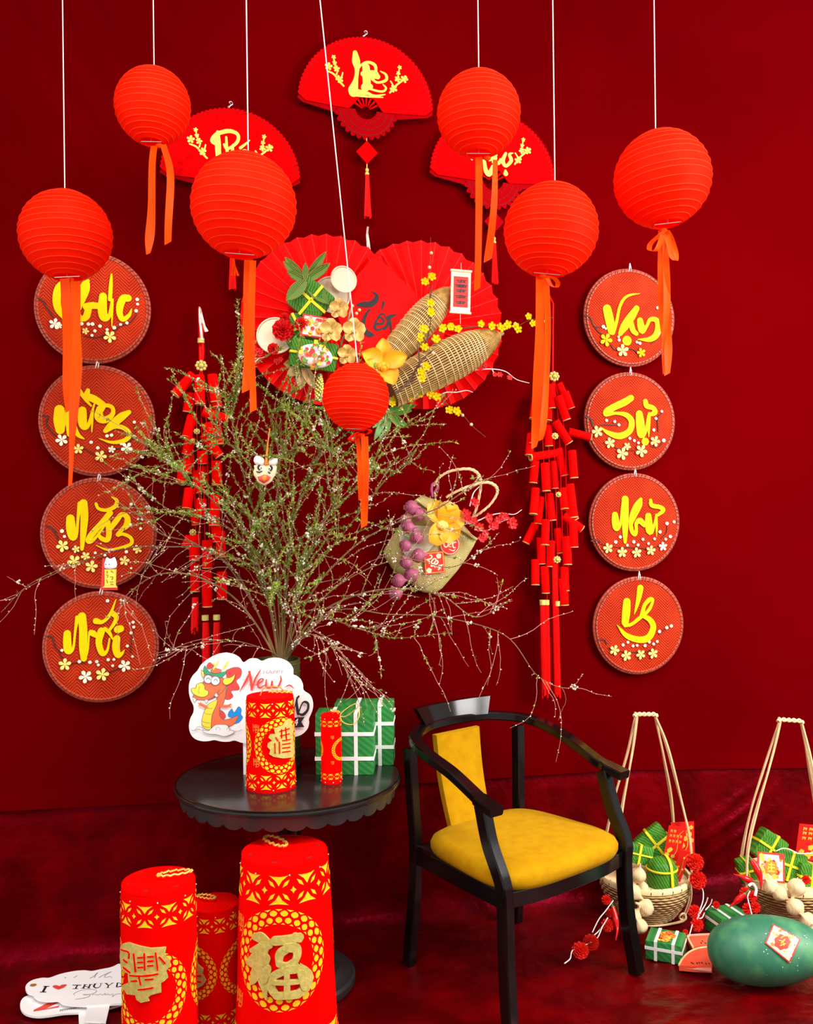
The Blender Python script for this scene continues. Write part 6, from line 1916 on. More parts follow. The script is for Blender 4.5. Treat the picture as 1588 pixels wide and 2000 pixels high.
    for a_ in rings:
        x0 = a_ * (R0 + R1) / 2
        mb = MB(); NC = 26
        for k in range(NC):
            for row, (ri, rs, kind_) in enumerate(((0.93, 0.085, 'd'), (0.80, 0.05, 'e'), (1.0, 0.05, 't'), (0.72, 0.06, 'i'))):
                a = 2 * pi * (k + (0.5 if row in (1, 2) else 0)) / NC
                ca, sa = cos(a), sin(a); rr = rm * ri
                da = rm * ri * pi / NC * 0.90
                dr = rm * 0.076 if kind_ in 'de' else rm * 0.036
                loc = []
                if kind_ in 'de':
                    shp = [(-da, 0), (-da * .72, dr * .62), (0, dr), (da * .72, dr * .62), (da, 0), (da * .72, -dr * .62), (0, -dr), (-da * .72, -dr * .62)]
                elif kind_ == 't':
                    shp = [(-da * .85, dr * .3), (da * .85, dr * .3), (0, -dr * .9)]
                else:
                    shp = [(-da * .7, -dr * .2), (da * .7, -dr * .2), (0, dr * .9)]
                for t_, r_ in shp:
                    loc.append((x0 + ca * (rr + r_) - sa * t_, zm + sa * (rr + r_) + ca * t_))
                piece(mb, loc)
        mb.build('cutout_ring', 'inlay', root, smooth=0, kind='stuff')
    # the gold character
    RA = (R0 + R1) / 2

    def zpt(Z, x, y):
        P = fr.loc(at(*Z(x, y), 1.0)); c = fr.I @ CAM; d = P - c
        r = RA + 0.002
        for _ in range(3):
            A = d.x ** 2 + d.y ** 2; B = 2 * (c.x * d.x + c.y * d.y); Cc = c.x ** 2 + c.y ** 2 - r * r
            disc = B * B - 4 * A * Cc
            t = (-B - sqrt(max(disc, 0))) / (2 * A)
            q = c + d * t
            r = rad(min(max(q.z, 0), H), 0) + 0.002
        u = (atan2(q.y, q.x) + pi / 2)
        return (u * RA, q.z)
    if charmap:
        Z, zs, gold, cuts = charmap
        psc = (fr.o.y - RA) / F / zs
        mb = MB()
        if isinstance(gold[0], tuple):
            q = [zpt(Z, *p) for p in gold]
            cx_ = sum(p[0] for p in q) / len(q); cz_ = sum(p[1] for p in q) / len(q)
            # subdivided fan so that the plate follows the drum
            k = len(q)
            vs = [mp(cx_, cz_, 0.005)]
            for t in (0.4, 0.75, 1.0):
                vs += [mp(cx_ + (u - cx_) * t, cz_ + (z - cz_) * t, 0.005) for u, z in q]
            vs += [mp(u, z, 0.001) for u, z in q]
            fs = [(0, 1 + i, 1 + (i + 1) % k) for i in range(k)]
            for r_ in range(3):
                fs += [(1 + r_ * k + i, 1 + (r_ + 1) * k + i, 1 + (r_ + 1) * k + (i + 1) % k, 1 + r_ * k + (i + 1) % k) for i in range(k)]
            mb.add(vs, fs)
        else:
            for i, st in enumerate(gold):
                mb.brush([(*zpt(Z, x, y), w_ * psc * 0.86) for x, y, w_ in st], -0.004 - 0.0004 * i, 0, mp=lambda p: mp(p[0], p[2], 0.001 - p[1]))
        mb.build('gold_character', 'goldp', root, smooth=0.5, recalc=True)
        if cuts:
            mb = MB()
            for st in cuts:
                w0 = 8.0 if zs < 3.1 else 6.0
                mb.brush([(*zpt(Z, x, y), w0 * psc) for x, y in st], -0.0056, 0, n=3, mp=lambda p: mp(p[0], p[2], 0.001 - p[1]))
            mb.build('character_cuts', 'felt', root, smooth=0)
    # little cut characters beside the medallion and rivets
    if chars_small:
        mb = MB()
        for s in (0.32, 0.69):
            x0 = (a0 - 1.05) * RA; z0 = H * s; g = RA * 0.2
            for st in ([(-.7, .8), (-.6, -.6)], [(-.3, .7), (-.3, .1)], [(0, .8), (0, -.9)], [(.3, .8), (.3, -.2)], [(.7, .7), (.65, -.5)], [(-.5, .3), (.6, .35)], [(-.3, -.3), (.5, -.3)], [(-.1, -.8), (.5, -.7)]):
                mb.brush([(x0 + x * g, z0 + z * g, g * 0.12) for x, z in st], -0.0012, 0, n=3, mp=lambda p: mp(p[0], p[2], -p[1]))
        mb.build('cut_characters', 'p_orange', root, smooth=0, kind='stuff')
    mb = MB()
    for k in range(8):
        for zz in (0.955, 0.03):
            mb.ball(mp((k - 3.7) * per / 8, H * zz, 0.001), 0.0022 * (0.6 + R0 * 4), 6, 4)
    mb.build('rivets', 'chip', root, kind='stuff')
    return root


ZR = Zf(200, 1620, 3.054)
FU = [[(905, 640, 40), (945, 645, 76), (985, 672, 56)], [(890, 720, 30), (955, 700, 66), (1000, 690, 44)], [(985, 690, 44), (940, 745, 90), (885, 785, 54)], [(950, 720, 90), (958, 800, 96), (960, 890, 84), (972, 960, 40), (978, 1008, 14)],
      [(870, 790, 34), (915, 800, 60), (975, 770, 70)], [(930, 830, 90), (905, 890, 60), (890, 915, 22)], [(985, 830, 60), (965, 890, 60)],
      [(1030, 662, 60), (1100, 655, 58), (1175, 640, 56)], [(1150, 640, 60), (1175, 652, 40)], [(1098, 706, 60), (1060, 740, 60), (1056, 796, 46)], [(1098, 700, 56), (1150, 702, 66), (1160, 740, 54), (1150, 775, 46)], [(1056, 800, 40), (1100, 806, 36), (1148, 780, 42)],
      [(1020, 880, 50), (1012, 940, 54), (1040, 985, 46)], [(1020, 870, 46), (1090, 836, 54), (1170, 822, 60)], [(1170, 822, 60), (1222, 860, 60), (1215, 930, 56), (1165, 975, 54)], [(1040, 985, 46), (1100, 985, 46), (1165, 975, 54)], [(1100, 845, 36), (1102, 985, 44)], [(1030, 905, 32), (1210, 892, 28)], [(1180, 850, 50), (1200, 930, 50)]]
XA, YA = (301 - CX) / F * 2.5, 2.5
felt_tube(Frame(((548 - CX) / F * 2.59, 2.59, 0)), 0.1215, 0.146, 0.555, 0.0, 'largest red felt firecracker lantern on the floor with one bold gold character', [0.0, 2.6, -2.6], 'fu', (ZR, 3.054, FU, None), cord_a=2.2)
A_G = [(112, 700), (130, 678), (160, 672), (220, 692), (290, 706), (380, 698), (372, 740), (402, 778), (402, 812), (380, 838), (392, 878), (368, 902), (350, 912), (352, 968), (292, 985), (272, 1000), (282, 1020), (232, 1031), (206, 1012), (200, 986), (150, 980), (120, 930), (160, 912), (155, 850), (116, 832), (108, 760)]
A_C = [[(118, 715), (160, 728), (162, 765)], [(132, 775), (150, 790)], [(190, 740), (196, 790), (200, 845)], [(215, 762), (242, 760)], [(215, 790), (242, 788)], [(215, 820), (242, 818)], [(252, 738), (255, 835)], [(272, 756), (302, 754)], [(272, 783), (302, 781)], [(272, 810), (302, 808)], [(318, 735), (330, 835)], [(340, 758), (372, 795)], [(170, 868), (330, 858)], [(178, 902), (208, 900)], [(222, 880), (232, 922)], [(258, 892), (302, 888)], [(218, 952), (302, 940)], [(130, 820), (170, 850)]]
felt_tube(Frame((XA, YA, 0)), 0.0985, 0.1005, 0.511, -0.1, 'red felt firecracker lantern at the far left, its gold character of many thin strokes', [-0.1, 2.3, -2.5], 'zc', (ZR, 3.054, A_G, A_C), cord_a=0.5)
C_G = [(528, 722), (560, 718), (575, 740), (560, 760), (570, 800), (585, 815), (605, 830), (600, 860), (620, 900), (600, 930), (570, 945), (530, 930), (520, 830)]
felt_tube(Frame(((410 - CX) / F * 2.72, 2.72, 0)), 0.0715, 0.073, 0.356, -0.85, 'smaller red felt firecracker lantern standing between the two larger ones', [-0.85, 1.5], 'zc', (ZR, 3.054, C_G, [[(535, 760), (560, 780)], [(540, 820), (570, 850)], [(545, 870), (590, 870)], [(545, 900), (590, 905)]]), cord_a=2.6, chars_small=False)
D_G = [(722, 548), (748, 545), (758, 580), (770, 590), (762, 640), (768, 700), (772, 755), (765, 790), (700, 797), (640, 786), (615, 768), (622, 742), (603, 722), (606, 700), (634, 682), (610, 662), (620, 640), (652, 640), (645, 604), (668, 596), (700, 584)]
D_C = [[(680, 622), (740, 604)], [(684, 650), (740, 638)], [(692, 610), (692, 664)], [(656, 660), (670, 684)], [(650, 700), (652, 764)], [(678, 690), (680, 764)], [(698, 682), (745, 674)], [(698, 706), (745, 699)], [(698, 730), (745, 724)], [(698, 756), (745, 750)], [(716, 598), (722, 672)]]
felt_tube(Frame(((523 - CX) / F * 2.842, 2.842, TZ)), 0.0728, 0.0757, 0.28, 0.58, 'red felt firecracker lantern on the table in front of the dragon sign', [0.58, -1.85], 'zc', (ZT, 3.308, D_G, D_C), cord_a=0.2)
felt_tube(Frame(((641.5 - CX) / F * 2.88, 2.88, TZ)), 0.0312, 0.0322, 0.2115, 1.25, 'slim red felt firecracker lantern on the table in front of the green parcels', [1.25, -1.9], 'zc', None, cord_a=-0.2, sag=0.5)
# standing gold loops on the two table lanterns belong to the lanterns: long cords
r_ = bpy.data.objects['felt_firecracker.004']
MB().tube(catmull([(0.02, 0, 0.215), (0.035, -0.01, 0.205), (0.055, -0.01, 0.21), (0.085, -0.01, 0.235), (0.078, -0.01, 0.245), (0.05, -0.01, 0.23), (0.03, -0.01, 0.21), (0.04, -0.02, 0.19), (0.07, -0.03, 0.185), (0.088, -0.03, 0.205), (0.09, -0.02, 0.23)], 5), 0.0016, 6).build('gold_cord', 'gold', r_)
r_ = bpy.data.objects['felt_firecracker.003']
MB().tube(catmull([(-0.03, 0.0, 0.28), (-0.02, 0.0, 0.30), (0.0, 0.0, 0.307), (0.03, 0.0, 0.304), (0.045, 0.01, 0.288), (0.055, 0.0, 0.29)], 5), 0.0018, 6).build('gold_cord', 'gold', r_)

# ================================================================== green parcels on the table


def parcel(fr, s, label, vb, hb, group, bw=0.012, cat='parcel', name='green_parcel', flowers=False):
    """s = (w, d, h) box standing on its base; vb: x of the bands running front to back, hb: heights of bands round the sides"""
    root = thing(name, label, cat, fr, group)
    w_, d, h = s
    MB().box((0, 0, h / 2), s, bev=0.004).build('wrapper', 'boxgreen', root)
    for x in vb:
        b = MB()
        for (c_, sz) in (((x * w_, -d / 2 - 0.0006, h / 2), (bw, 0.0012, h + 0.002)), ((x * w_, d / 2 + 0.0006, h / 2), (bw, 0.0012, h + 0.002)), ((x * w_, 0, h + 0.0006), (bw, d + 0.002, 0.0012))):
            b.box(c_, sz)
        b.build('white_band', 'bandw', root, smooth=0)
    for z in hb:
        b = MB()
        for sg in (-1, 1):
            b.box((0, sg * (d / 2 + 0.0009), z * h), (w_ + 0.004, 0.0014, bw)); b.box((sg * (w_ / 2 + 0.0009), 0, z * h), (0.0014, d + 0.004, bw))
        b.build('white_band', 'bandw', root, smooth=0)
    return root


BY = 2.915
bh = 0.196
parcel(Frame(((668 - CX) / F * 2.95, 3.00, TZ), radians(-2)), (0.186, 0.10, bh), 'green wrapped parcel with white bands behind the slim red lantern, front one of two', (-0.2, 0.2), (0.27, 0.67), 'green parcels on the table')
parcel(Frame(((707 - CX) / F * 3.08, 3.11, TZ), radians(-2)), (0.196, 0.10, bh + 0.008), 'green wrapped parcel with white bands, rear one of two on the table', (-0.1, 0.27), (0.30, 0.68), 'green parcels on the table')

# ================================================================== the chair
CHF = Frame((0.350, 3.010, 0), radians(38.0))
root = thing('armchair', 'black lacquered wooden armchair with mustard velvet seat and back', 'chair', CHF)


def leg(pts, w_, d_, name='leg'):
    return MB().rect_tube(catmull(pts, 6), w_, d_, up=(0, 1, 0), bev=0.22).build(name, 'lacquer', root)


for s in (-1, 1):
    leg([(s * 0.285, -0.250, 0), (s * 0.272, -0.225, 0.18), (s * 0.268, -0.218, 0.34), (s * 0.274, -0.215, 0.42), (s * 0.276, -0.165, 0.52), (s * 0.274, -0.130, 0.63)], 0.037, 0.043)
    leg([(s * 0.250, 0.265, 0), (s * 0.243, 0.243, 0.20), (s * 0.238, 0.235, 0.38), (s * 0.245, 0.240, 0.55), (s * 0.250, 0.245, 0.72)], 0.033, 0.038)
# seat frame
for s in (-1, 1):
    MB().rect_tube([(s * 0.264, -0.20, 0.366), (s * 0.240, 0.22, 0.366)], 0.026, 0.050, bev=0.15).build('side_rail', 'lacquer', root)
MB().rect_tube(catmull([(-0.255, -0.212, 0.366), (-0.12, -0.232, 0.366), (0.12, -0.232, 0.366), (0.255, -0.212, 0.366)], 5), 0.026, 0.046, bev=0.15).build('front_rail', 'lacquer', root)
MB().rect_tube([(-0.230, 0.228, 0.366), (0.230, 0.228, 0.366)], 0.026, 0.058, bev=0.15).build('back_rail', 'lacquer', root)
# seat cushion


def seat_out(a):
    c_, s_ = cos(a), sin(a)
    e = 0.43
    x = math.copysign(abs(c_) ** e, c_); y = math.copysign(abs(s_) ** e, s_)
    wid = 0.282 - 0.024 * (y + 1)
    return (x * wid, y * 0.232 - 0.008 - 0.014 * (1 - x * x) * (1 if y < 0 else 0))


mb = MB(); na = 72; vs = []
prof = [(0.985, 0.386), (1.012, 0.402), (1.015, 0.418), (0.985, 0.434), (0.90, 0.447), (0.7, 0.457), (0.4, 0.462), (0.0, 0.463)]
for t, z in prof:
    for i in range(na):
        x, y = seat_out(2 * pi * i / na)
        vs.append((x * t, (y + 0.01) * t - 0.01, z))
fs = [(r * na + i, r * na + (i + 1) % na, (r + 1) * na + (i + 1) % na, (r + 1) * na + i) for r in range(len(prof) - 1) for i in range(na)]
mb.add(vs, fs + [tuple(range(na - 1, -1, -1))])
mb.build('seat_cushion', 'mustard', root, smooth=1.5)
# upholstered back splat
mb = MB(); vs = []
nz = 10
for j in range(nz + 1):
    t = j / nz
    z = 0.42 + 0.316 * t; y = 0.20 + 0.085 * t + 0.012 * sin(pi * t); hw = 0.092 + 0.010 * t
    for (x, dy) in ((-1, 0.012), (-0.97, -0.008), (-0.8, -0.020), (-0.3, -0.026), (0.3, -0.026), (0.8, -0.020), (0.97, -0.008), (1, 0.012)):
        vs.append((-0.030 + 0.012 * t + x * hw, y + dy + 0.03 * (x * x) * -0.35, z))
fs = [(j * 8 + i, j * 8 + (i + 1) % 8, (j + 1) * 8 + (i + 1) % 8, (j + 1) * 8 + i) for j in range(nz) for i in range(8)]
mb.add(vs, fs + [tuple(range(7, -1, -1)), tuple(nz * 8 + i for i in range(8))])
mb.build('back_cushion', 'mustard', root, smooth=0.9)
# horseshoe arm rail
rail = [(-0.288, -0.208, 0.628), (-0.286, -0.150, 0.640), (-0.280, -0.10, 0.655), (-0.280, 0.0, 0.695), (-0.282, 0.11, 0.727), (-0.258, 0.205, 0.748), (-0.182, 0.280, 0.759), (-0.08, 0.315, 0.763)]
rail = rail + [(-x, y, z) for x, y, z in rail[::-1]]
rp_ = catmull(rail, 5)
ww = [0.052 if min(i, len(rp_) - 1 - i) < 8 else 0.042 for i in range(len(rp_))]
MB().rect_tube(rp_, ww, 0.028, bev=0.3).build('arm_rail', 'lacquer', root)
# crest board on the back of the rail
cr_ = catmull([(-0.165, 0.290, 0.80), (-0.09, 0.312, 0.805), (-0.01, 0.322, 0.806), (0.07, 0.312, 0.805), (0.145, 0.290, 0.80)], 5)
mb = MB(); vs = []; k = len(cr_)
for i, p in enumerate(cr_):
    t = abs(i / (k - 1) * 2 - 1)
    for (dy, z, sx_) in ((-0.013, 0.772, 0.92), (-0.010, 0.826 + 0.004 * t, 1.10), (0.012, 0.826 + 0.004 * t, 1.10), (0.012, 0.772, 0.92)):
        vs.append((-0.01 + (p[0] + 0.01) * sx_, p[1] + dy + (0.014 if z > 0.8 else 0), z))
fs = [(i * 4 + j, i * 4 + (j + 1) % 4, (i + 1) * 4 + (j + 1) % 4, (i + 1) * 4 + j) for i in range(k - 1) for j in range(4)] + [(3, 2, 1, 0), tuple((k - 1) * 4 + j for j in range(4))]
mb.add(vs, fs); mb.build('crest_board', 'lacquer', root, recalc=True, smooth=0.6)

# ================================================================== two white signs lying on the floor
ZL = Zf(0, 1840, 5.293)


def flat_sign(name, label, outline, z, th, post, letters, fr):
    root = thing(name, label, 'sign', fr, 'white signs lying on the floor')
    L = lambda x, y, zz: fr.loc(floorp(*ZL(x, y), zz))

    def slab(pts, za, zb, nm_, m_, par):
        top = [L(x, y, zb) for x, y in pts]; bot = [Vector((p.x, p.y, za - fr.o.z)) for p in top]
        k = len(pts)
        return MB().add(top + bot, [tuple(range(k)), tuple(range(2 * k - 1, k - 1, -1))] + [(i, k + i, k + (i + 1) % k, (i + 1) % k) for i in range(k)]).build(nm_, m_, par, smooth=0, recalc=True)
    board = slab(catmull(outline + [outline[0]], 3)[:-1], z, z + th, 'sign_board', 'white', root)
    slab(post, z - 0.004, z + 0.002, 'sign_post', 'white', root)
    for k, (m_, sts) in enumerate(letters):
        b = MB()
        for st in sts:
            if st[0] == 'poly':
                q = [L(x, y, z + th + 0.0006) for x, y in st[1]]
                b.add(q, [tuple(range(len(q)))])
            else:
                sm = catmull(st, 5)
                vs = []; kk = len(sm)
                for i, (x, y, w_) in enumerate(sm):
                    a = sm[max(0, i - 1)]; c_ = sm[min(kk - 1, i + 1)]
                    dx, dy = c_[0] - a[0], c_[1] - a[1]; l = sqrt(dx * dx + dy * dy) or 1
                    for s in (-1, 1):
                        vs.append(L(x - dy / l * w_ / 2 * s, y + dx / l * w_ / 2 * s * 0.7, z + th + 0.0006 + 0.0001 * k))
                b.add(vs, [(2 * i, 2 * i + 1, 2 * i + 3, 2 * i + 2) for i in range(kk - 1)])
        b.build('lettering', m_, board, smooth=0, recalc=True)
    return root


def R4(x, y, w_, h, sk=0.0):
    return ('poly', [(x + sk * h, y - h), (x + w_ + sk * h, y - h), (x + w_, y), (x, y)])


sk = 0.55
serif = [R4(432, 512, 26, 58, sk), R4(410, 520, 66, 8, sk), R4(445, 460, 62, 7, sk),
         # T H U Y
         R4(772, 482, 16, 40, sk), R4(750, 484, 56, 5, sk), R4(748, 448, 90, 7, sk),
         R4(850, 478, 16, 40, sk), R4(905, 476, 16, 40, sk), R4(866, 460, 44, 5, sk), R4(838, 480, 40, 5, sk), R4(893, 478, 40, 5, sk), R4(862, 441, 40, 4, sk), R4(918, 439, 38, 4, sk)]
ustr = [[(985, 430, 16), (970, 458, 18), (995, 474, 10), (1030, 462, 7), (1045, 430, 7)], [(970, 430, 4), (1005, 428, 4)], [(1030, 428, 4), (1062, 427, 4)], [(1095, 427, 16), (1120, 448, 13), (1112, 470, 13)], [(1165, 424, 6), (1120, 450, 7)], [(1080, 425, 4), (1112, 424, 4)], [(1150, 423, 4), (1180, 422, 4)], [(1095, 472, 4), (1130, 470, 4)],
        [(1215, 420, 14), (1205, 466, 16)], [(1205, 466, 6), (1260, 450, 14), (1235, 422, 6), (1215, 420, 5)], [(1290, 418, 14), (1275, 450, 14), (1320, 455, 8), (1345, 418, 6)], [(1370, 418, 14), (1350, 460, 14), (1400, 455, 10), (1415, 420, 10), (1370, 416, 6)], [(1440, 455, 12), (1460, 415, 12), (1480, 455, 6), (1500, 412, 10)]]
script = [[(770, 550, 5), (765, 530, 5), (850, 495, 5), (960, 488, 5), (1000, 505, 6), (950, 535, 6), (860, 548, 5)], [(860, 540, 4), (930, 545, 6), (900, 570, 6), (820, 585, 6), (775, 592, 5)], [(950, 545, 4), (990, 540, 5), (1010, 548, 5), (1040, 535, 5), (1060, 548, 5), (1090, 525, 4), (1085, 548, 5), (1120, 535, 5), (1130, 548, 5), (1170, 535, 5), (1160, 565, 5), (1210, 535, 5), (1300, 540, 5)],
          [(930, 375, 8), (970, 350, 6), (1010, 315, 6), (990, 340, 6), (975, 368, 9)], [(1020, 368, 8), (1060, 345, 6), (1150, 305, 6), (1090, 340, 6), (1080, 366, 9)], [(1090, 366, 5), (1140, 355, 5), (1160, 372, 4)], [(760, 370, 5), (800, 345, 6)], [(668, 372, 10), (680, 362, 8)]]
heart = ('poly', [(605, 492), (560, 475), (540, 458), (560, 445), (590, 445), (612, 455), (640, 440), (680, 436), (692, 446), (660, 470)])
flat_sign('photo_sign', 'white cloud shaped sign lying on the floor, lettered I, a red heart and THUY', [(1220, 225), (1150, 258), (1040, 280), (950, 298), (870, 291), (760, 300), (620, 330), (510, 368), (440, 368), (340, 390), (280, 430), (262, 475), (285, 520), (340, 538), (370, 575), (440, 600), (520, 605), (600, 600), (650, 632), (760, 650), (900, 655), (1000, 650), (1100, 642), (1220, 635), (1480, 610), (1600, 500), (1580, 380), (1450, 270), (1330, 225)],
          0.024, 0.006, [(905, 640), (1135, 648), (1095, 824), (870, 812)], [('black', serif), ('black', ustr), ('d_grey', script), ('d_red', [heart]), ('p_brown', [('poly', [(308, 455), (315, 435), (350, 428), (380, 432), (375, 448), (345, 460)])])],
          Frame((floorp(*ZL(760, 480), 0.024).x, floorp(*ZL(760, 480), 0.024).y, 0.02)))
hl = [[(620 + 38 * i, 716 - 6 * i, 7), (628 + 38 * i, 695 - 6 * i, 7)] for i in range(7)] + [[(640 + 38 * i, 712 - 6 * i, 6), (650 + 38 * i, 690 - 6 * i, 6)] for i in range(7)] + [[(630 + 38 * i, 702 - 6 * i, 4), (648 + 38 * i, 699 - 6 * i, 4)] for i in range(7)]
flat_sign('photo_sign', 'white sign with a big red figure and small black letters, lying under the other sign', [(340, 535), (250, 568), (212, 620), (215, 690), (270, 745), (380, 768), (500, 760), (660, 736), (820, 728), (1000, 715), (1200, 660), (1380, 600), (1400, 540), (1200, 480), (800, 470), (500, 500)],
          0.008, 0.006, [(812, 735), (1050, 722), (1045, 960), (820, 965)], [('d_red', [('poly', [(360, 580), (480, 590), (610, 610), (590, 632), (470, 690), (612, 655), (608, 675), (345, 718), (350, 700), (500, 625), (370, 600)]), ('poly', [(620, 608), (700, 640), (800, 655), (690, 655), (625, 625)])]), ('black', hl)],
          Frame((floorp(*ZL(650, 650), 0.008).x, floorp(*ZL(650, 650), 0.008).y, 0.006)))

# ================================================================== two rattan baskets with cane hangers
ZQ = Zf(1160, 1560, 6.108); ZE = Zf(1080, 1370, 3.126); ZW = Zf(1400, 1560, 5.0); ZK = Zf(1240, 1720, 7.94)


def basket(cx_, cy_, R, h, label, hang, top, twist):
    fr = Frame((cx_, cy_, 0))
    root = thing('rattan_basket', label, 'basket', fr, 'rattan baskets with cane hangers')
    MB().lathe([(0, 0.004), (R * 0.45, 0.0), (R * 0.60, 0.008), (R * 0.80, h * 0.3), (R * 0.94, h * 0.65), (R, h), (R * 0.955, h), (R * 0.88, h * 0.65), (R * 0.7, h * 0.3), (R * 0.5, 0.03), (0, 0.025)], 56).build('woven_bowl', 'basket', root, smooth=1)
    mb = MB()
    for j in range(11):
        t = (j + 0.5) / 11.5
        z = h * (0.06 + 0.86 * t)
        rr = R * (0.62 + 0.36 * sin(min(1, t * 1.02) * pi / 2))
        mb.tube([(cos(a) * (rr + 0.002 + 0.0022 * (1 if (i + j) % 2 else -0.6)), sin(a) * (rr + 0.002 + 0.0022 * (1 if (i + j) % 2 else -0.6)), z) for i, a in enumerate([2 * pi * i / 64 for i in range(64)])], 0.0058, 5, closed=True)
    mb.build('woven_strands', 'basket', root, kind='stuff')
    mb = MB()
    mb.lathe([(R * 1.00, h - 0.018), (R * 1.03, h - 0.016), (R * 1.035, h - 0.002), (R * 1.01, h + 0.004), (R * 0.96, h + 0.003), (R * 0.945, h - 0.014)], 56)
    mb.build('rim', 'bamboolight', root)
    mb = MB()
    for i in range(26):
        a = 2 * pi * i / 26
        mb.tube([(cos(a) * R * 1.01, sin(a) * R * 1.01, h - 0.02), (cos(a) * R * 1.042, sin(a) * R * 1.042, h - 0.008), (cos(a) * R * 1.0, sin(a) * R * 1.0, h + 0.006), (cos(a) * R * 0.94, sin(a) * R * 0.94, h - 0.008)], 0.0013, 4)
    mb.build('rim_ties', 'stitch', root, kind='stuff')
    # cane hanger: two loops from the foot over the rim to the handle
    for k, pts in enumerate(hang):
        q = catmull([tuple(fr.loc(at(x, y, cy_ + dy))) for x, y, dy in pts], 6)
        mb = MB(); mb.tube(q, 0.0042, 6)
        mb.tube([Vector(p) + Vector((0.005 * sin(i * 0.25 + k), 0.004, 0.0)) for i, p in enumerate(q)], 0.0032, 6)
        mb.build('cane_strand', 'rope', root)
    A = fr.loc(at(*top[0], cy_)); B = fr.loc(at(*top[1], cy_))
    for st in range(2):
        mb = MB().tube([A.lerp(B, i / 16) + Vector((0, sin(i * 0.9 + pi * st) * 0.004, cos(i * 0.9 + pi * st) * 0.005)) for i in range(17)], 0.0042, 6)
        mb.build('cane_handle', 'bamboolight', root)
    mb = MB()
    for s in (-1, 1):
        p = (A if s < 0 else B)
        mb.tube([p + Vector((cos(a) * 0.006, sin(a) * 0.006, 0.004 * sin(2 * a) - 0.004)) for a in [2 * pi * i / 10 for i in range(10)]], 0.0035, 5, closed=True)
    mb.build('cane_knot', 'bamboolight', root, kind='stuff')
    return root


B1 = Vector((0.868, 3.42, 0)); RB = 0.163; HB = 0.150
b1 = basket(B1.x, B1.y, RB, HB, 'rattan basket of leaf cakes and garlic behind the right front leg of the chair',
       [[(1241, 1398, 0), (1225, 1470, .02), (1200, 1560, .04), (1180, 1660, .05), (1176, 1715, .03)], [(1244, 1398, 0), (1233, 1480, -.03), (1216, 1580, -.08), (1206, 1680, -.11), (1206, 1735, -.125)],
        [(1279, 1398, 0), (1297, 1480, .04), (1312, 1560, .09), (1318, 1650, .11), (1316, 1702, .10)], [(1280, 1398, 0), (1305, 1460, -.02), (1330, 1560, -.04), (1347, 1640, -.06), (1351, 1720, -.04)]], ((1240, 1395), (1281, 1395)), 0)
q = [tuple(Vector(p)) for p in [(0.155, -0.02, 0.145), (0.150, -0.05, 0.08), (0.12, -0.07, 0.02), (0.10, -0.09, 0.008), (0.0, -0.115, 0.006), (-0.07, -0.10, 0.006)]]
MB().tube(catmull(q, 6), 0.0032, 6).tube(catmull([(a + 0.006, b - 0.004, c) for a, b, c in q], 6), 0.0026, 6).build('cane_foot_loop', 'rope', b1)
MB().tube([(0.115 + cos(a) * 0.012, -0.082 + 0.004 * sin(2 * a), 0.022 + sin(a) * 0.012) for a in [2 * pi * i / 14 for i in range(14)]], 0.0035, 6, closed=True).build('cane_knot', 'bamboolight', b1)
B2 = Vector((1.392, 3.39, 0))
basket(B2.x, B2.y, 0.166, HB, 'rattan basket at the right edge with floral card, chilies and garlic',
       [[(1522, 1410, 0), (1495, 1490, .02), (1465, 1590, .03), (1450, 1675, .03), (1449, 1720, .02)], [(1524, 1410, 0), (1505, 1490, -.03), (1480, 1580, -.08), (1462, 1660, -.11), (1458, 1735, -.13)],
        [(1564, 1410, 0), (1578, 1480, .03), (1592, 1560, .08), (1600, 1640, .10), (1602, 1715, .10)], [(1566, 1410, 0), (1584, 1480, -.03), (1604, 1580, -.07), (1620, 1660, -.09), (1624, 1740, -.08)]], ((1521, 1405), (1566, 1408)), 0)


def pf(Z, x, y, Y, tilt=None, rz=0.0):
    return Frame(at(*Z(x, y), Y), rz, tilt)


RY = lambda d: Matrix.Rotation(radians(d), 3, 'Y')
RXm = lambda d: Matrix.Rotation(radians(d), 3, 'X')
cake(pf(ZQ, 735, 540, 3.44, RY(-38) @ RXm(-12)), (0.118, 0.06, 0.118), 'leaf wrapped cake standing on its corner, at the back of the left basket', 'leaf cakes in the left basket')
cake(pf(ZQ, 520, 650, 3.405, RY(14) @ RXm(-10)), (0.105, 0.06, 0.070), 'leaf wrapped cake with one yellow band, at the left of the left basket', 'leaf cakes in the left basket')
# round-topped cake
fr = pf(ZQ, 815, 1080, 3.345)
root = thing('leaf_wrapped_cake', 'round topped leaf wrapped cake with yellow bands at the front of the left basket', 'rice cake', fr, 'leaf cakes in the left basket')
rc = 178 / 6.108 * 3.345 / F
MB().lathe([(0, -0.035), (rc * 0.9, -0.035), (rc, -0.02), (rc * 1.02, 0.04), (rc * 0.97, 0.082), (rc * 0.8, 0.103), (rc * 0.45, 0.113), (0, 0.115)], 32, None, lambda a, z: 0.0018 * sin(7 * a + z * 60)).build('leaf_wrap', 'leafwrap', root, smooth=1)
mb = MB()
mb.tube([(cos(a) * rc * 1.025, sin(a) * rc * 1.025, 0.012) for a in [2 * pi * i / 40 for i in range(40)]], 0.0042, 6, closed=True)
mb.build('yellow_band', 'bandy', root)
mb = MB()
mb.tube([(cos(a) * rc * 0.99, sin(a) * rc * 0.99, 0.078) for a in [2 * pi * i / 40 for i in range(40)]], 0.004, 6, closed=True)
mb.build('yellow_band', 'bandy', root)
arc = [(0, -1.03, -0.03), (0, -1.04, 0.02), (0, -1.01, 0.07), (0, -0.86, 0.102), (0, -0.4, 0.117), (0, 0.3, 0.119), (0, 0.9, 0.10), (0, 1.03, 0.05)]
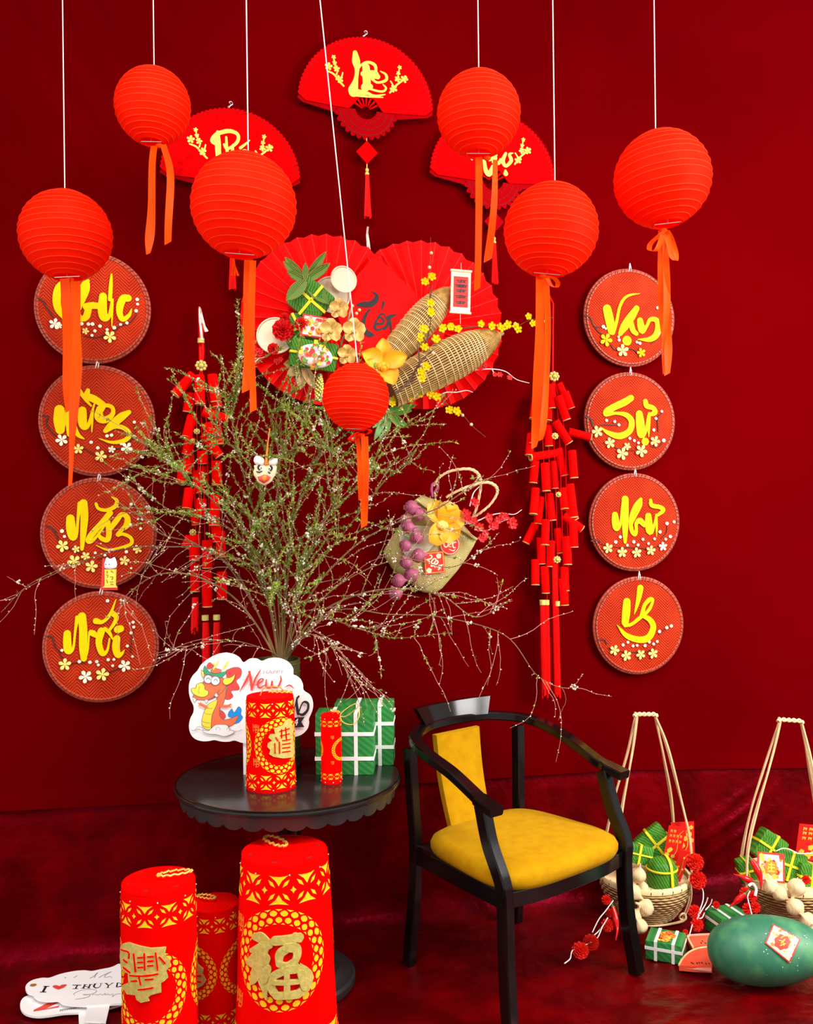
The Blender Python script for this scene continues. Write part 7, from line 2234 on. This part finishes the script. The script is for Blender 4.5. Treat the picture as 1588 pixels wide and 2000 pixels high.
mb = MB().rect_tube(catmull([(0.25 * rc + 0.2 * rc * (1 - i / 7), b * rc, c) for i, (a, b, c) in enumerate(arc)], 5), 0.010, 0.003, up=(0, -0.7, 0.7))
mb.build('yellow_band', 'bandy', root)


def envelope(fr, w_, h, label, group, seed, words=True):
    root = thing('lucky_envelope', label, 'envelope', fr, group)
    MB().prism([(-w_ / 2, -h / 2), (w_ / 2, -h / 2), (w_ / 2, h / 2), (-w_ / 2, h / 2)], -0.0015, 0.0015).build('envelope_sheet', 'card', root, smooth=0)
    rng = random.Random(seed)
    b = MB()
    if words:
        for r_, n_ in ((.34, 2), (.22, 4), (.08, 4)):
            for i in range(n_):
                x = (-.34 + .2 * i) * w_
                for st in ([(0, 0), (.0, .07)], [(0, .07), (.09, .05), (.03, .03)], [(.08, 0), (.10, .06)]):
                    b.brush([(x + a * w_, (r_ + c_) * h, 0.022 * w_) for a, c_ in st], -0.0022, -0.0012, n=3)
    for i in range(6):
        flower_mb(b, (rng.uniform(-.35, .4) * w_, -0.0022, rng.uniform(-.42, -.08 if words else .4) * h), w_ * rng.uniform(.09, .14), 5, 0, rng.uniform(0, 6), 0.02, 0.45)
    b.brush([(-.1 * w_, -.4 * h, .03 * w_), (.2 * w_, -.1 * h, .03 * w_), (.15 * w_, .25 * h, .02 * w_), (.4 * w_, .42 * h, .02 * w_)], -0.0021, -0.0012, n=4)
    b.build('gold_print', 'd_gold', root, smooth=0)
    return root


envelope(pf(ZQ, 955, 560, 3.37, RY(8) @ RXm(8)), 0.062, 0.15, 'red envelope with gold greeting, leaning left of the other in the left basket', 'red envelopes in the left basket', 1)
envelope(pf(ZQ, 1060, 510, 3.40, RY(-2) @ RXm(6)), 0.085, 0.15, 'red envelope with gold flower print, at the right of the left basket', 'red envelopes in the left basket', 2, False)
envelope(pf(ZQ, 1025, 820, 3.36, RY(14) @ RXm(10)), 0.035, 0.14, 'narrow dark red envelope edge sticking down into the left basket', 'red envelopes in the left basket', 3, False)
GR = [(525, 910, 98, 3.27, (0.15, -.2, 1), 'garlic bulb on the rim of the left basket, stem up, touching the round cake'), (470, 1115, 98, 3.245, (0.6, -.3, -.4), 'garlic bulb hanging over the rim of the left basket, beside the chair leg'), (615, 1300, 104, 3.225, (-.8, -.3, .5), 'largest garlic bulb hanging on the outside of the left basket'), (480, 1400, 92, 3.215, (0.4, -.2, .8), 'garlic bulb low on the left basket between two others'),
      (552, 1525, 92, 3.20, (-.4, -.3, .8), 'lowest garlic bulb of the left basket, almost on the floor'), (575, 1060, 78, 3.285, (0, 0.2, 1), 'garlic bulb half hidden under the topmost one of the left basket')]
for (x, y, r, Y, d, lb) in GR:
    bulb(pf(ZQ, x, y, Y), r / 6.108 * Y / F, lb, 'garlic', 'garlic_bulb', 'garlic', 'garlic hung on the left basket', 0.35, True, d)
for (x, y, r, Y, lb) in ((1200, 755, 100, 3.31, 'upper red silk flower at the right rim of the left basket'), (1232, 968, 100, 3.31, 'second red silk flower at the right rim of the left basket'), (1195, 1345, 75, 3.27, 'red silk flower below the rim at the right of the left basket'), (1225, 1500, 75, 3.25, 'drooping red silk flower near the cane knot'),
                      (1455, 1265, 42, 3.27, 'tiny red petal bloom beside the rear small green parcel'), (1090, 1590, 32, 3.2, 'tiny red bud on the floor behind the watermelon slices'), (1320, 1395, 60, 3.3, 'dark red bloom left of the rear small green parcel'),
                      (145, 1205, 55, 3.22, 'small red flower at the left side of the left basket, uppermost'), (180, 1360, 50, 3.20, 'small red flower left of the chair leg, second from top'), (160, 1505, 75, 3.16, 'red flower left of the chair leg, in the middle of the sprig')):
    carnation(pf(ZQ, x, y, Y, RXm(-20)), r / 6.108 * Y / F, lb, 'red silk flowers by the left basket', 'redflower', 4, 'silk_flower')
for (x, y, r, Y, lb) in ((230, 1475, 52, 3.08, 'red flower lying on the floor left of the chair leg'), (165, 1525, 55, 3.04, 'red flower lying at the end of the white stem on the floor')):
    carnation(pf(ZE, x, y, Y, RXm(-40)), r / 3.126 * Y / F * 0.9, lb, 'red silk flowers by the left basket', 'redflower', 4, 'silk_flower')


def stems(name, label, Z, paths, r=0.0019):
    Y0 = paths[0][0][2]
    fr = pf(Z, paths[0][0][0], paths[0][0][1], Y0)
    root = thing(name, label, 'stem', fr)
    for pth in paths:
        MB().tube(catmull([tuple(fr.loc(at(*Z(x, y), Y))) for x, y, Y in pth], 6), r, 6).build('stem_wire', 'whitestem', root)
    return root


stems('white_flower_wire', 'white curling wire stems under the red flowers at the right of the left basket', ZQ, [[(1280, 1040, 3.31), (1305, 1120, 3.30), (1300, 1220, 3.28), (1260, 1340, 3.26), (1235, 1430, 3.25)], [(1360, 1180, 3.28), (1330, 1260, 3.28), (1270, 1360, 3.26), (1230, 1440, 3.25)], [(1410, 1200, 3.28), (1390, 1260, 3.28), (1330, 1330, 3.27)], [(1175, 1500, 3.24), (1150, 1590, 3.18), (1130, 1650, 3.13)], [(1320, 1360, 3.28), (1290, 1420, 3.26), (1250, 1430, 3.25)]])
stems('white_flower_wire', 'white wire stems trailing onto the floor left of the right front chair leg', ZE, [[(368, 1215, 3.19), (320, 1280, 3.17), (280, 1330, 3.15), (240, 1410, 3.12)], [(335, 1320, 3.16), (290, 1390, 3.13), (232, 1445, 3.09)], [(300, 1380, 3.13), (265, 1450, 3.09), (190, 1490, 3.055), (120, 1520, 3.03), (105, 1570, 3.0), (70, 1600, 2.975)]])


def chili(pts, r, label, Z, group):
    fr = pf(Z, pts[0][0], pts[0][1], pts[0][2])
    root = thing('chili', label, 'chili', fr, group)
    q = catmull([tuple(fr.loc(at(*Z(x, y), Y))) for x, y, Y in pts], 6)
    k = len(q)
    MB().tube(q, [r * (0.75 + 0.3 * sin(pi * min(1, i / k * 1.6))) * (1 - max(0, i / (k - 1) - 0.45) * 1.5) for i in range(k)], 10).build('chili_body', 'chili', root, smooth=1.2)
    a = Vector(q[0]); d = (a - Vector(q[2])).normalized()
    MB().tube([a, a + d * r * 0.6, a + d * r * 2.0], [r * 0.8, r * 0.3, r * 0.22], 8).build('chili_stem', 'chilistem', root)
    return root


chili([(365, 1255, 3.18), (380, 1320, 3.16), (392, 1390, 3.14), (383, 1460, 3.10)], 0.010, 'red chili hanging beside the right front chair leg', ZE, 'red chilies')
# contents of the right basket
cake(pf(ZW, 500, 470, 3.40, RY(35) @ RXm(-8)), (0.105, 0.06, 0.105), 'leaf wrapped cake at the upper left of the right basket', 'leaf cakes in the right basket')
cake(pf(ZW, 690, 640, 3.37, RY(20) @ RXm(-8)), (0.115, 0.05, 0.105), 'leaf wrapped cake right of the floral card in the right basket', 'leaf cakes in the right basket')
cake(pf(ZW, 900, 760, 3.34, RY(10) @ RXm(-8)), (0.085, 0.05, 0.095), 'dark leaf wrapped cake at the right edge of the picture', 'leaf cakes in the right basket')
cake(pf(ZW, 285, 690, 3.40, RY(-15)), (0.06, 0.05, 0.085), 'leaf wrapped cake behind the cane strands of the right basket', 'leaf cakes in the right basket')
floral_card(pf(ZW, 528, 670, 3.30, RY(6) @ RXm(-14)), 0.098, 0.100, 'square flower printed card with a gold character in the right basket', seed=11, ground='p_red')
envelope(pf(ZW, 930, 430, 3.40, RY(6) @ RXm(4)), 0.11, 0.135, 'red envelope with gold greeting at the right edge of the picture', None, 7)
chili([(340, 600, 3.285), (395, 690, 3.27), (430, 790, 3.255), (430, 890, 3.235)], 0.0125, 'upright red chili left of the floral card in the right basket', ZW, 'red chilies')
chili([(345, 800, 3.25), (290, 785, 3.25), (230, 755, 3.25), (165, 738, 3.25)], 0.0105, 'red chili pointing left over the rim of the right basket', ZW, 'red chilies')
chili([(270, 930, 3.20), (220, 975, 3.20), (170, 1020, 3.20), (120, 1062, 3.2)], 0.0105, 'red chili below the rim, left of the red flowers of the right basket', ZW, 'red chilies')
for (x, y, r, Y, d, lb) in ((530, 860, 78, 3.225, (-.6, -.2, .8), 'garlic bulb at the left on the rim of the right basket'), (615, 925, 76, 3.205, (.7, -.2, -.5), 'garlic bulb touching the first one on the rim of the right basket'), (778, 865, 90, 3.20, (-.5, -.3, -.8), 'garlic bulb on the rim of the right basket above two hanging ones'), (765, 1060, 88, 3.175, (.6, -.2, -.6), 'garlic bulb hanging in the middle outside the right basket'),
                            (890, 1195, 84, 3.155, (-.6, -.2, .6), 'garlic bulb hanging low at the right, above the watermelon'), (920, 1320, 70, 3.13, (.1, -.2, 1), 'lowest garlic bulb of the right basket, behind the watermelon')):
    bulb(pf(ZW, x, y, Y), r / 5.0 * Y / F, lb, 'garlic', 'garlic_bulb', 'garlic', 'garlic hung on the right basket', 0.35, True, d)
for (x, y, r, Y, lb) in ((270, 915, 52, 3.21, 'dark red flower at the left rim of the right basket'), (345, 955, 48, 3.20, 'dark red flower beside the white wire of the right basket'), (300, 1070, 55, 3.18, 'vermilion flower hanging below the left rim of the right basket'), (370, 1060, 52, 3.175, 'vermilion flower nearest the watermelon below the right basket'), (865, 790, 42, 3.25, 'small red flower between garlic and cake at the right edge')):
    carnation(pf(ZW, x, y, Y, RXm(-15)), r / 5.0 * Y / F, lb, 'red silk flowers by the right basket', 'redflower', 4, 'silk_flower')
stems('white_flower_wire', 'white wire stem hanging over the red flowers of the right basket', ZW, [[(325, 900, 3.19), (302, 960, 3.17), (325, 1060, 3.15), (345, 1140, 3.13), (360, 1195, 3.12)]])
stems('pale_cane_curl', 'pale curling cane strand over the cakes of the right basket', ZW, [[(580, 510, 3.33), (650, 485, 3.33), (720, 500, 3.34), (800, 535, 3.34), (940, 530, 3.35)]])
stems('pale_cane_curl', 'loose pale cane loop on the left rim of the right basket', ZW, [[(310, 850, 3.21), (350, 830, 3.21), (385, 880, 3.2), (375, 950, 3.19)]], 0.005)

# ================================================================== small green parcels, watermelon and slices


def small_parcel(px, Y, yaw, s, label, front):
    fr = Frame((at(*px, Y).x, Y, 0.0), radians(yaw))
    root = parcel(fr, s, label, (-.22, .26), (0.62,), 'small green parcels on the floor', 0.010, name='small_green_parcel')
    rng = random.Random(int(Y * 100))
    for k in ('p_orange', 'd_gold', 'p_red'):
        b = MB()
        for i in range(7):
            x, z = rng.uniform(-.16, .2) * s[0], rng.uniform(-.38, .38)
            c_ = [0, 0, 0]
            tmp = MB()
            flower_mb(tmp, (0, 0, 0), rng.uniform(.007, .013), 5, 0, rng.uniform(0, 6), 0.03, 0.5)
            if front:
                b.add([(x + p[0], -s[1] / 2 - 0.002 + p[1] * .2, s[2] * (0.40 + z * .9) + p[2]) for p in tmp.v], tmp.f)
            else:
                b.add([(x + p[0], z * s[1] + p[2], s[2] + 0.002 - p[1] * .2) for p in tmp.v], tmp.f)
        b.build('flower_print', k, root, smooth=0, kind='stuff')
    return root


small_parcel((1301, 1870), 3.10, -24, (0.118, 0.108, 0.062), 'small green parcel with white bands, in front of the left basket', False)
small_parcel((1421, 1810), 3.26, 16, (0.118, 0.10, 0.075), 'small green parcel with white bands, behind the watermelon', True)

MC = Vector((at(1497, 1868, 2.91).x, 2.91, 0.104))
fr = Frame(MC, radians(-6), Matrix.Rotation(radians(-3), 3, 'Y'))
root = thing('watermelon', 'whole dark green watermelon with a diamond sticker on the floor at the right', 'watermelon', fr)
mb = MB(); vs = []; nx_, na = 40, 40
for i in range(nx_ + 1):
    t = -1 + 2 * i / nx_
    ct = cos(t * pi / 2); st_ = sin(t * pi / 2)
    rr = (max(ct, 0)) ** 0.86 * (1.0 - 0.06 * st_)
    for j in range(na):
        a = 2 * pi * j / na
        w_ = 1 + 0.012 * noise.noise((st_ * 2, cos(a) * 1.3, sin(a) * 1.3))
        vs.append((0.180 * st_, cos(a) * 0.108 * rr * w_, sin(a) * 0.103 * rr * w_))
mb.add(vs, [(i * na + j, (i + 1) * na + j, (i + 1) * na + (j + 1) % na, i * na + (j + 1) % na) for i in range(nx_) for j in range(na)])
mb.build('melon_body', 'melon', root, smooth=3, recalc=True)


def on_melon(px, py, e=0.001):
    c = fr.I @ CAM; d = (fr.I.to_3x3() @ ray(px, py))
    S = Vector((1 / (0.180), 1 / (0.108), 1 / 0.103))
    c2 = Vector([a * b for a, b in zip(c, S)]); d2 = Vector([a * b for a, b in zip(d, S)])
    A = d2.dot(d2); B = 2 * c2.dot(d2); Cc = c2.dot(c2) - 1
    t = (-B - sqrt(max(0, B * B - 4 * A * Cc))) / (2 * A)
    p = c + d * t
    n_ = Vector((p.x / .180 ** 2, p.y / .108 ** 2, p.z / .103 ** 2)).normalized()
    return p + n_ * e, n_


def melon_patch(pts, e, name, m_, par):
    cx_ = sum(p[0] for p in pts) / len(pts); cy_ = sum(p[1] for p in pts) / len(pts)
    k = len(pts); vs = [on_melon(cx_, cy_, e)[0]]
    for t in (0.33, 0.66, 1.0):
        vs += [on_melon(cx_ + (x - cx_) * t, cy_ + (y - cy_) * t, e)[0] for x, y in pts]
    fs = [(0, 1 + i, 1 + (i + 1) % k) for i in range(k)] + [(1 + r_ * k + i, 1 + (r_ + 1) * k + i, 1 + (r_ + 1) * k + (i + 1) % k, 1 + r_ * k + (i + 1) % k) for r_ in range(2) for i in range(k)]
    return MB().add(vs, fs).build(name, m_, par, smooth=1, recalc=True)


def sub(pts, n_=5):
    out = []
    for a, b in zip(pts, pts[1:] + pts[:1]):
        out += [(a[0] + (b[0] - a[0]) * i / n_, a[1] + (b[1] - a[1]) * i / n_) for i in range(n_)]
    return out


sq = [ZW(*p) for p in ((548, 1228), (815, 1375), (708, 1600), (470, 1412))]
st = melon_patch(sub(sq), 0.0035, 'diamond_sticker', 'p_red', root)
cxs = sum(p[0] for p in sq) / 4; cys = sum(p[1] for p in sq) / 4
melon_patch(sub([(cxs + (x - cxs) * .9, cys + (y - cys) * .9) for x, y in sq]), 0.0042, 'sticker_panel', 'cream', st)
rng = random.Random(9)
for k, n_ in (('p_pink', 12), ('p_white', 12), ('d_gold', 12), ('p_orange', 8)):
    b = MB()
    for i in range(n_):
        u, v_ = rng.uniform(.08, .92), rng.uniform(.08, .92)
        x = sq[0][0] + (sq[1][0] - sq[0][0]) * u + (sq[3][0] - sq[0][0]) * v_; y = sq[0][1] + (sq[1][1] - sq[0][1]) * u + (sq[3][1] - sq[0][1]) * v_
        r = rng.uniform(1.5, 3.6)
        p, nn = on_melon(x, y, 0.0049)
        ring = [on_melon(x + cos(a) * r * (1 + .3 * cos(5 * a)), y + sin(a) * r * (1 + .3 * cos(5 * a)), 0.0049)[0] for a in [2 * pi * j / 10 for j in range(10)]]
        b.add([p] + ring, [(0, 1 + j, 1 + (j + 1) % 10) for j in range(10)])
    b.build('flower_print', k, st, smooth=0, recalc=True)
melon_patch([(cxs + cos(a) * 15 * (1 + .1 * cos(7 * a)), cys + sin(a) * 14 * (1 + .1 * cos(7 * a))) for a in [2 * pi * i / 24 for i in range(24)]], 0.0055, 'red_medallion', 'p_red', st)
b = MB()
for pts in ([(620, 1370), (650, 1350), (690, 1350)], [(600, 1390), (640, 1400)], [(620, 1420), (660, 1380)], [(640, 1400), (650, 1440)], [(610, 1440), (665, 1420)]):
    q = [ZW(x, y) for x, y in pts]
    b.tube([on_melon(x, y, 0.0063)[0] for x, y in q], 0.0016, 5)
b.build('gold_character', 'd_yellow', st)
b = MB()
for i in range(46):
    x, y = rng.uniform(1400, 1580), rng.uniform(1806, 1926)
    if ((x - 1496) / 100) ** 2 + ((y - 1864) / 62) ** 2 > 1:
        continue
    r = rng.uniform(0.5, 1.6)
    p, nn = on_melon(x, y, 0.0012)
    ring = [on_melon(x + cos(a) * r * rng.uniform(.4, 1.6), y + sin(a) * r * rng.uniform(.4, 1.4), 0.0012)[0] for a in [2 * pi * j / 7 for j in range(7)]]
    b.add([p] + ring, [(0, 1 + j, 1 + (j + 1) % 7) for j in range(7)])
b.build('chipped_specks', 'chip', root, smooth=0, recalc=True, kind='stuff')


def melon_slice(label, flesh, rind, seeds, front, z0, th, py):
    o_ = floorp(*ZK(*py), z0)
    fr = Frame((o_.x, o_.y, z0))
    root = thing('watermelon_slice', label, 'watermelon slice', fr, 'watermelon slices on the floor')
    L = lambda x, y, zz: fr.loc(floorp(*ZK(x, y), zz))

    def slab(pts, za, zb, nm_, m_):
        top = [L(x, y, zb) for x, y in pts]; bot = [Vector((p.x, p.y, za - fr.o.z)) for p in top]
        k = len(pts)
        return MB().add(top + bot, [tuple(range(k)), tuple(range(2 * k - 1, k - 1, -1))] + [(i, k + i, k + (i + 1) % k, (i + 1) % k) for i in range(k)]).build(nm_, m_, root, smooth=0, recalc=True)
    slab(flesh, z0, z0 + th, 'flesh', 'melonred')
    MB().tube([L(x, y, z0 + th) for x, y in catmull(rind, 6)], 0.0036, 6).build('rind', 'melonrind', root)
    MB().tube([L(x, y, z0 + th * 0.5) for x, y in front], th * 0.42, 8).build('cut_edge', 'melonpink', root)
    for (x, y) in seeds:
        p = L(x, y, z0 + th + 0.001)
        MB().ball(p, (0.0022, 0.006, 0.0012), 6, 4).build('seed', 'black', root)


melon_slice('watermelon slice lying nearest the camera, left of the whole watermelon', [(685, 1310), (740, 1210), (830, 1120), (950, 1060), (1080, 1035), (1175, 1030), (1190, 1180), (1200, 1345), (900, 1330)], [(685, 1310), (740, 1210), (830, 1120), (950, 1060), (1080, 1035), (1172, 1028)],
            [(880, 1272), (905, 1285), (965, 1278), (1000, 1272), (1040, 1272), (1105, 1285), (1150, 1285)], [(685, 1335), (850, 1352), (1000, 1368), (1190, 1390)], 0.002, 0.018, (950, 1200))
melon_slice('watermelon slice lying behind the other slice, left of the whole watermelon', [(815, 865), (1000, 852), (1180, 845), (1300, 838), (1220, 930), (1180, 1000), (1000, 1015), (910, 1035), (850, 950)], [(812, 862), (850, 945), (905, 1040)],
            [(1050, 935), (1030, 965), (1095, 968), (1140, 975), (1165, 985)], [(815, 868), (1000, 855), (1180, 848)], 0.002, 0.018, (1000, 940))
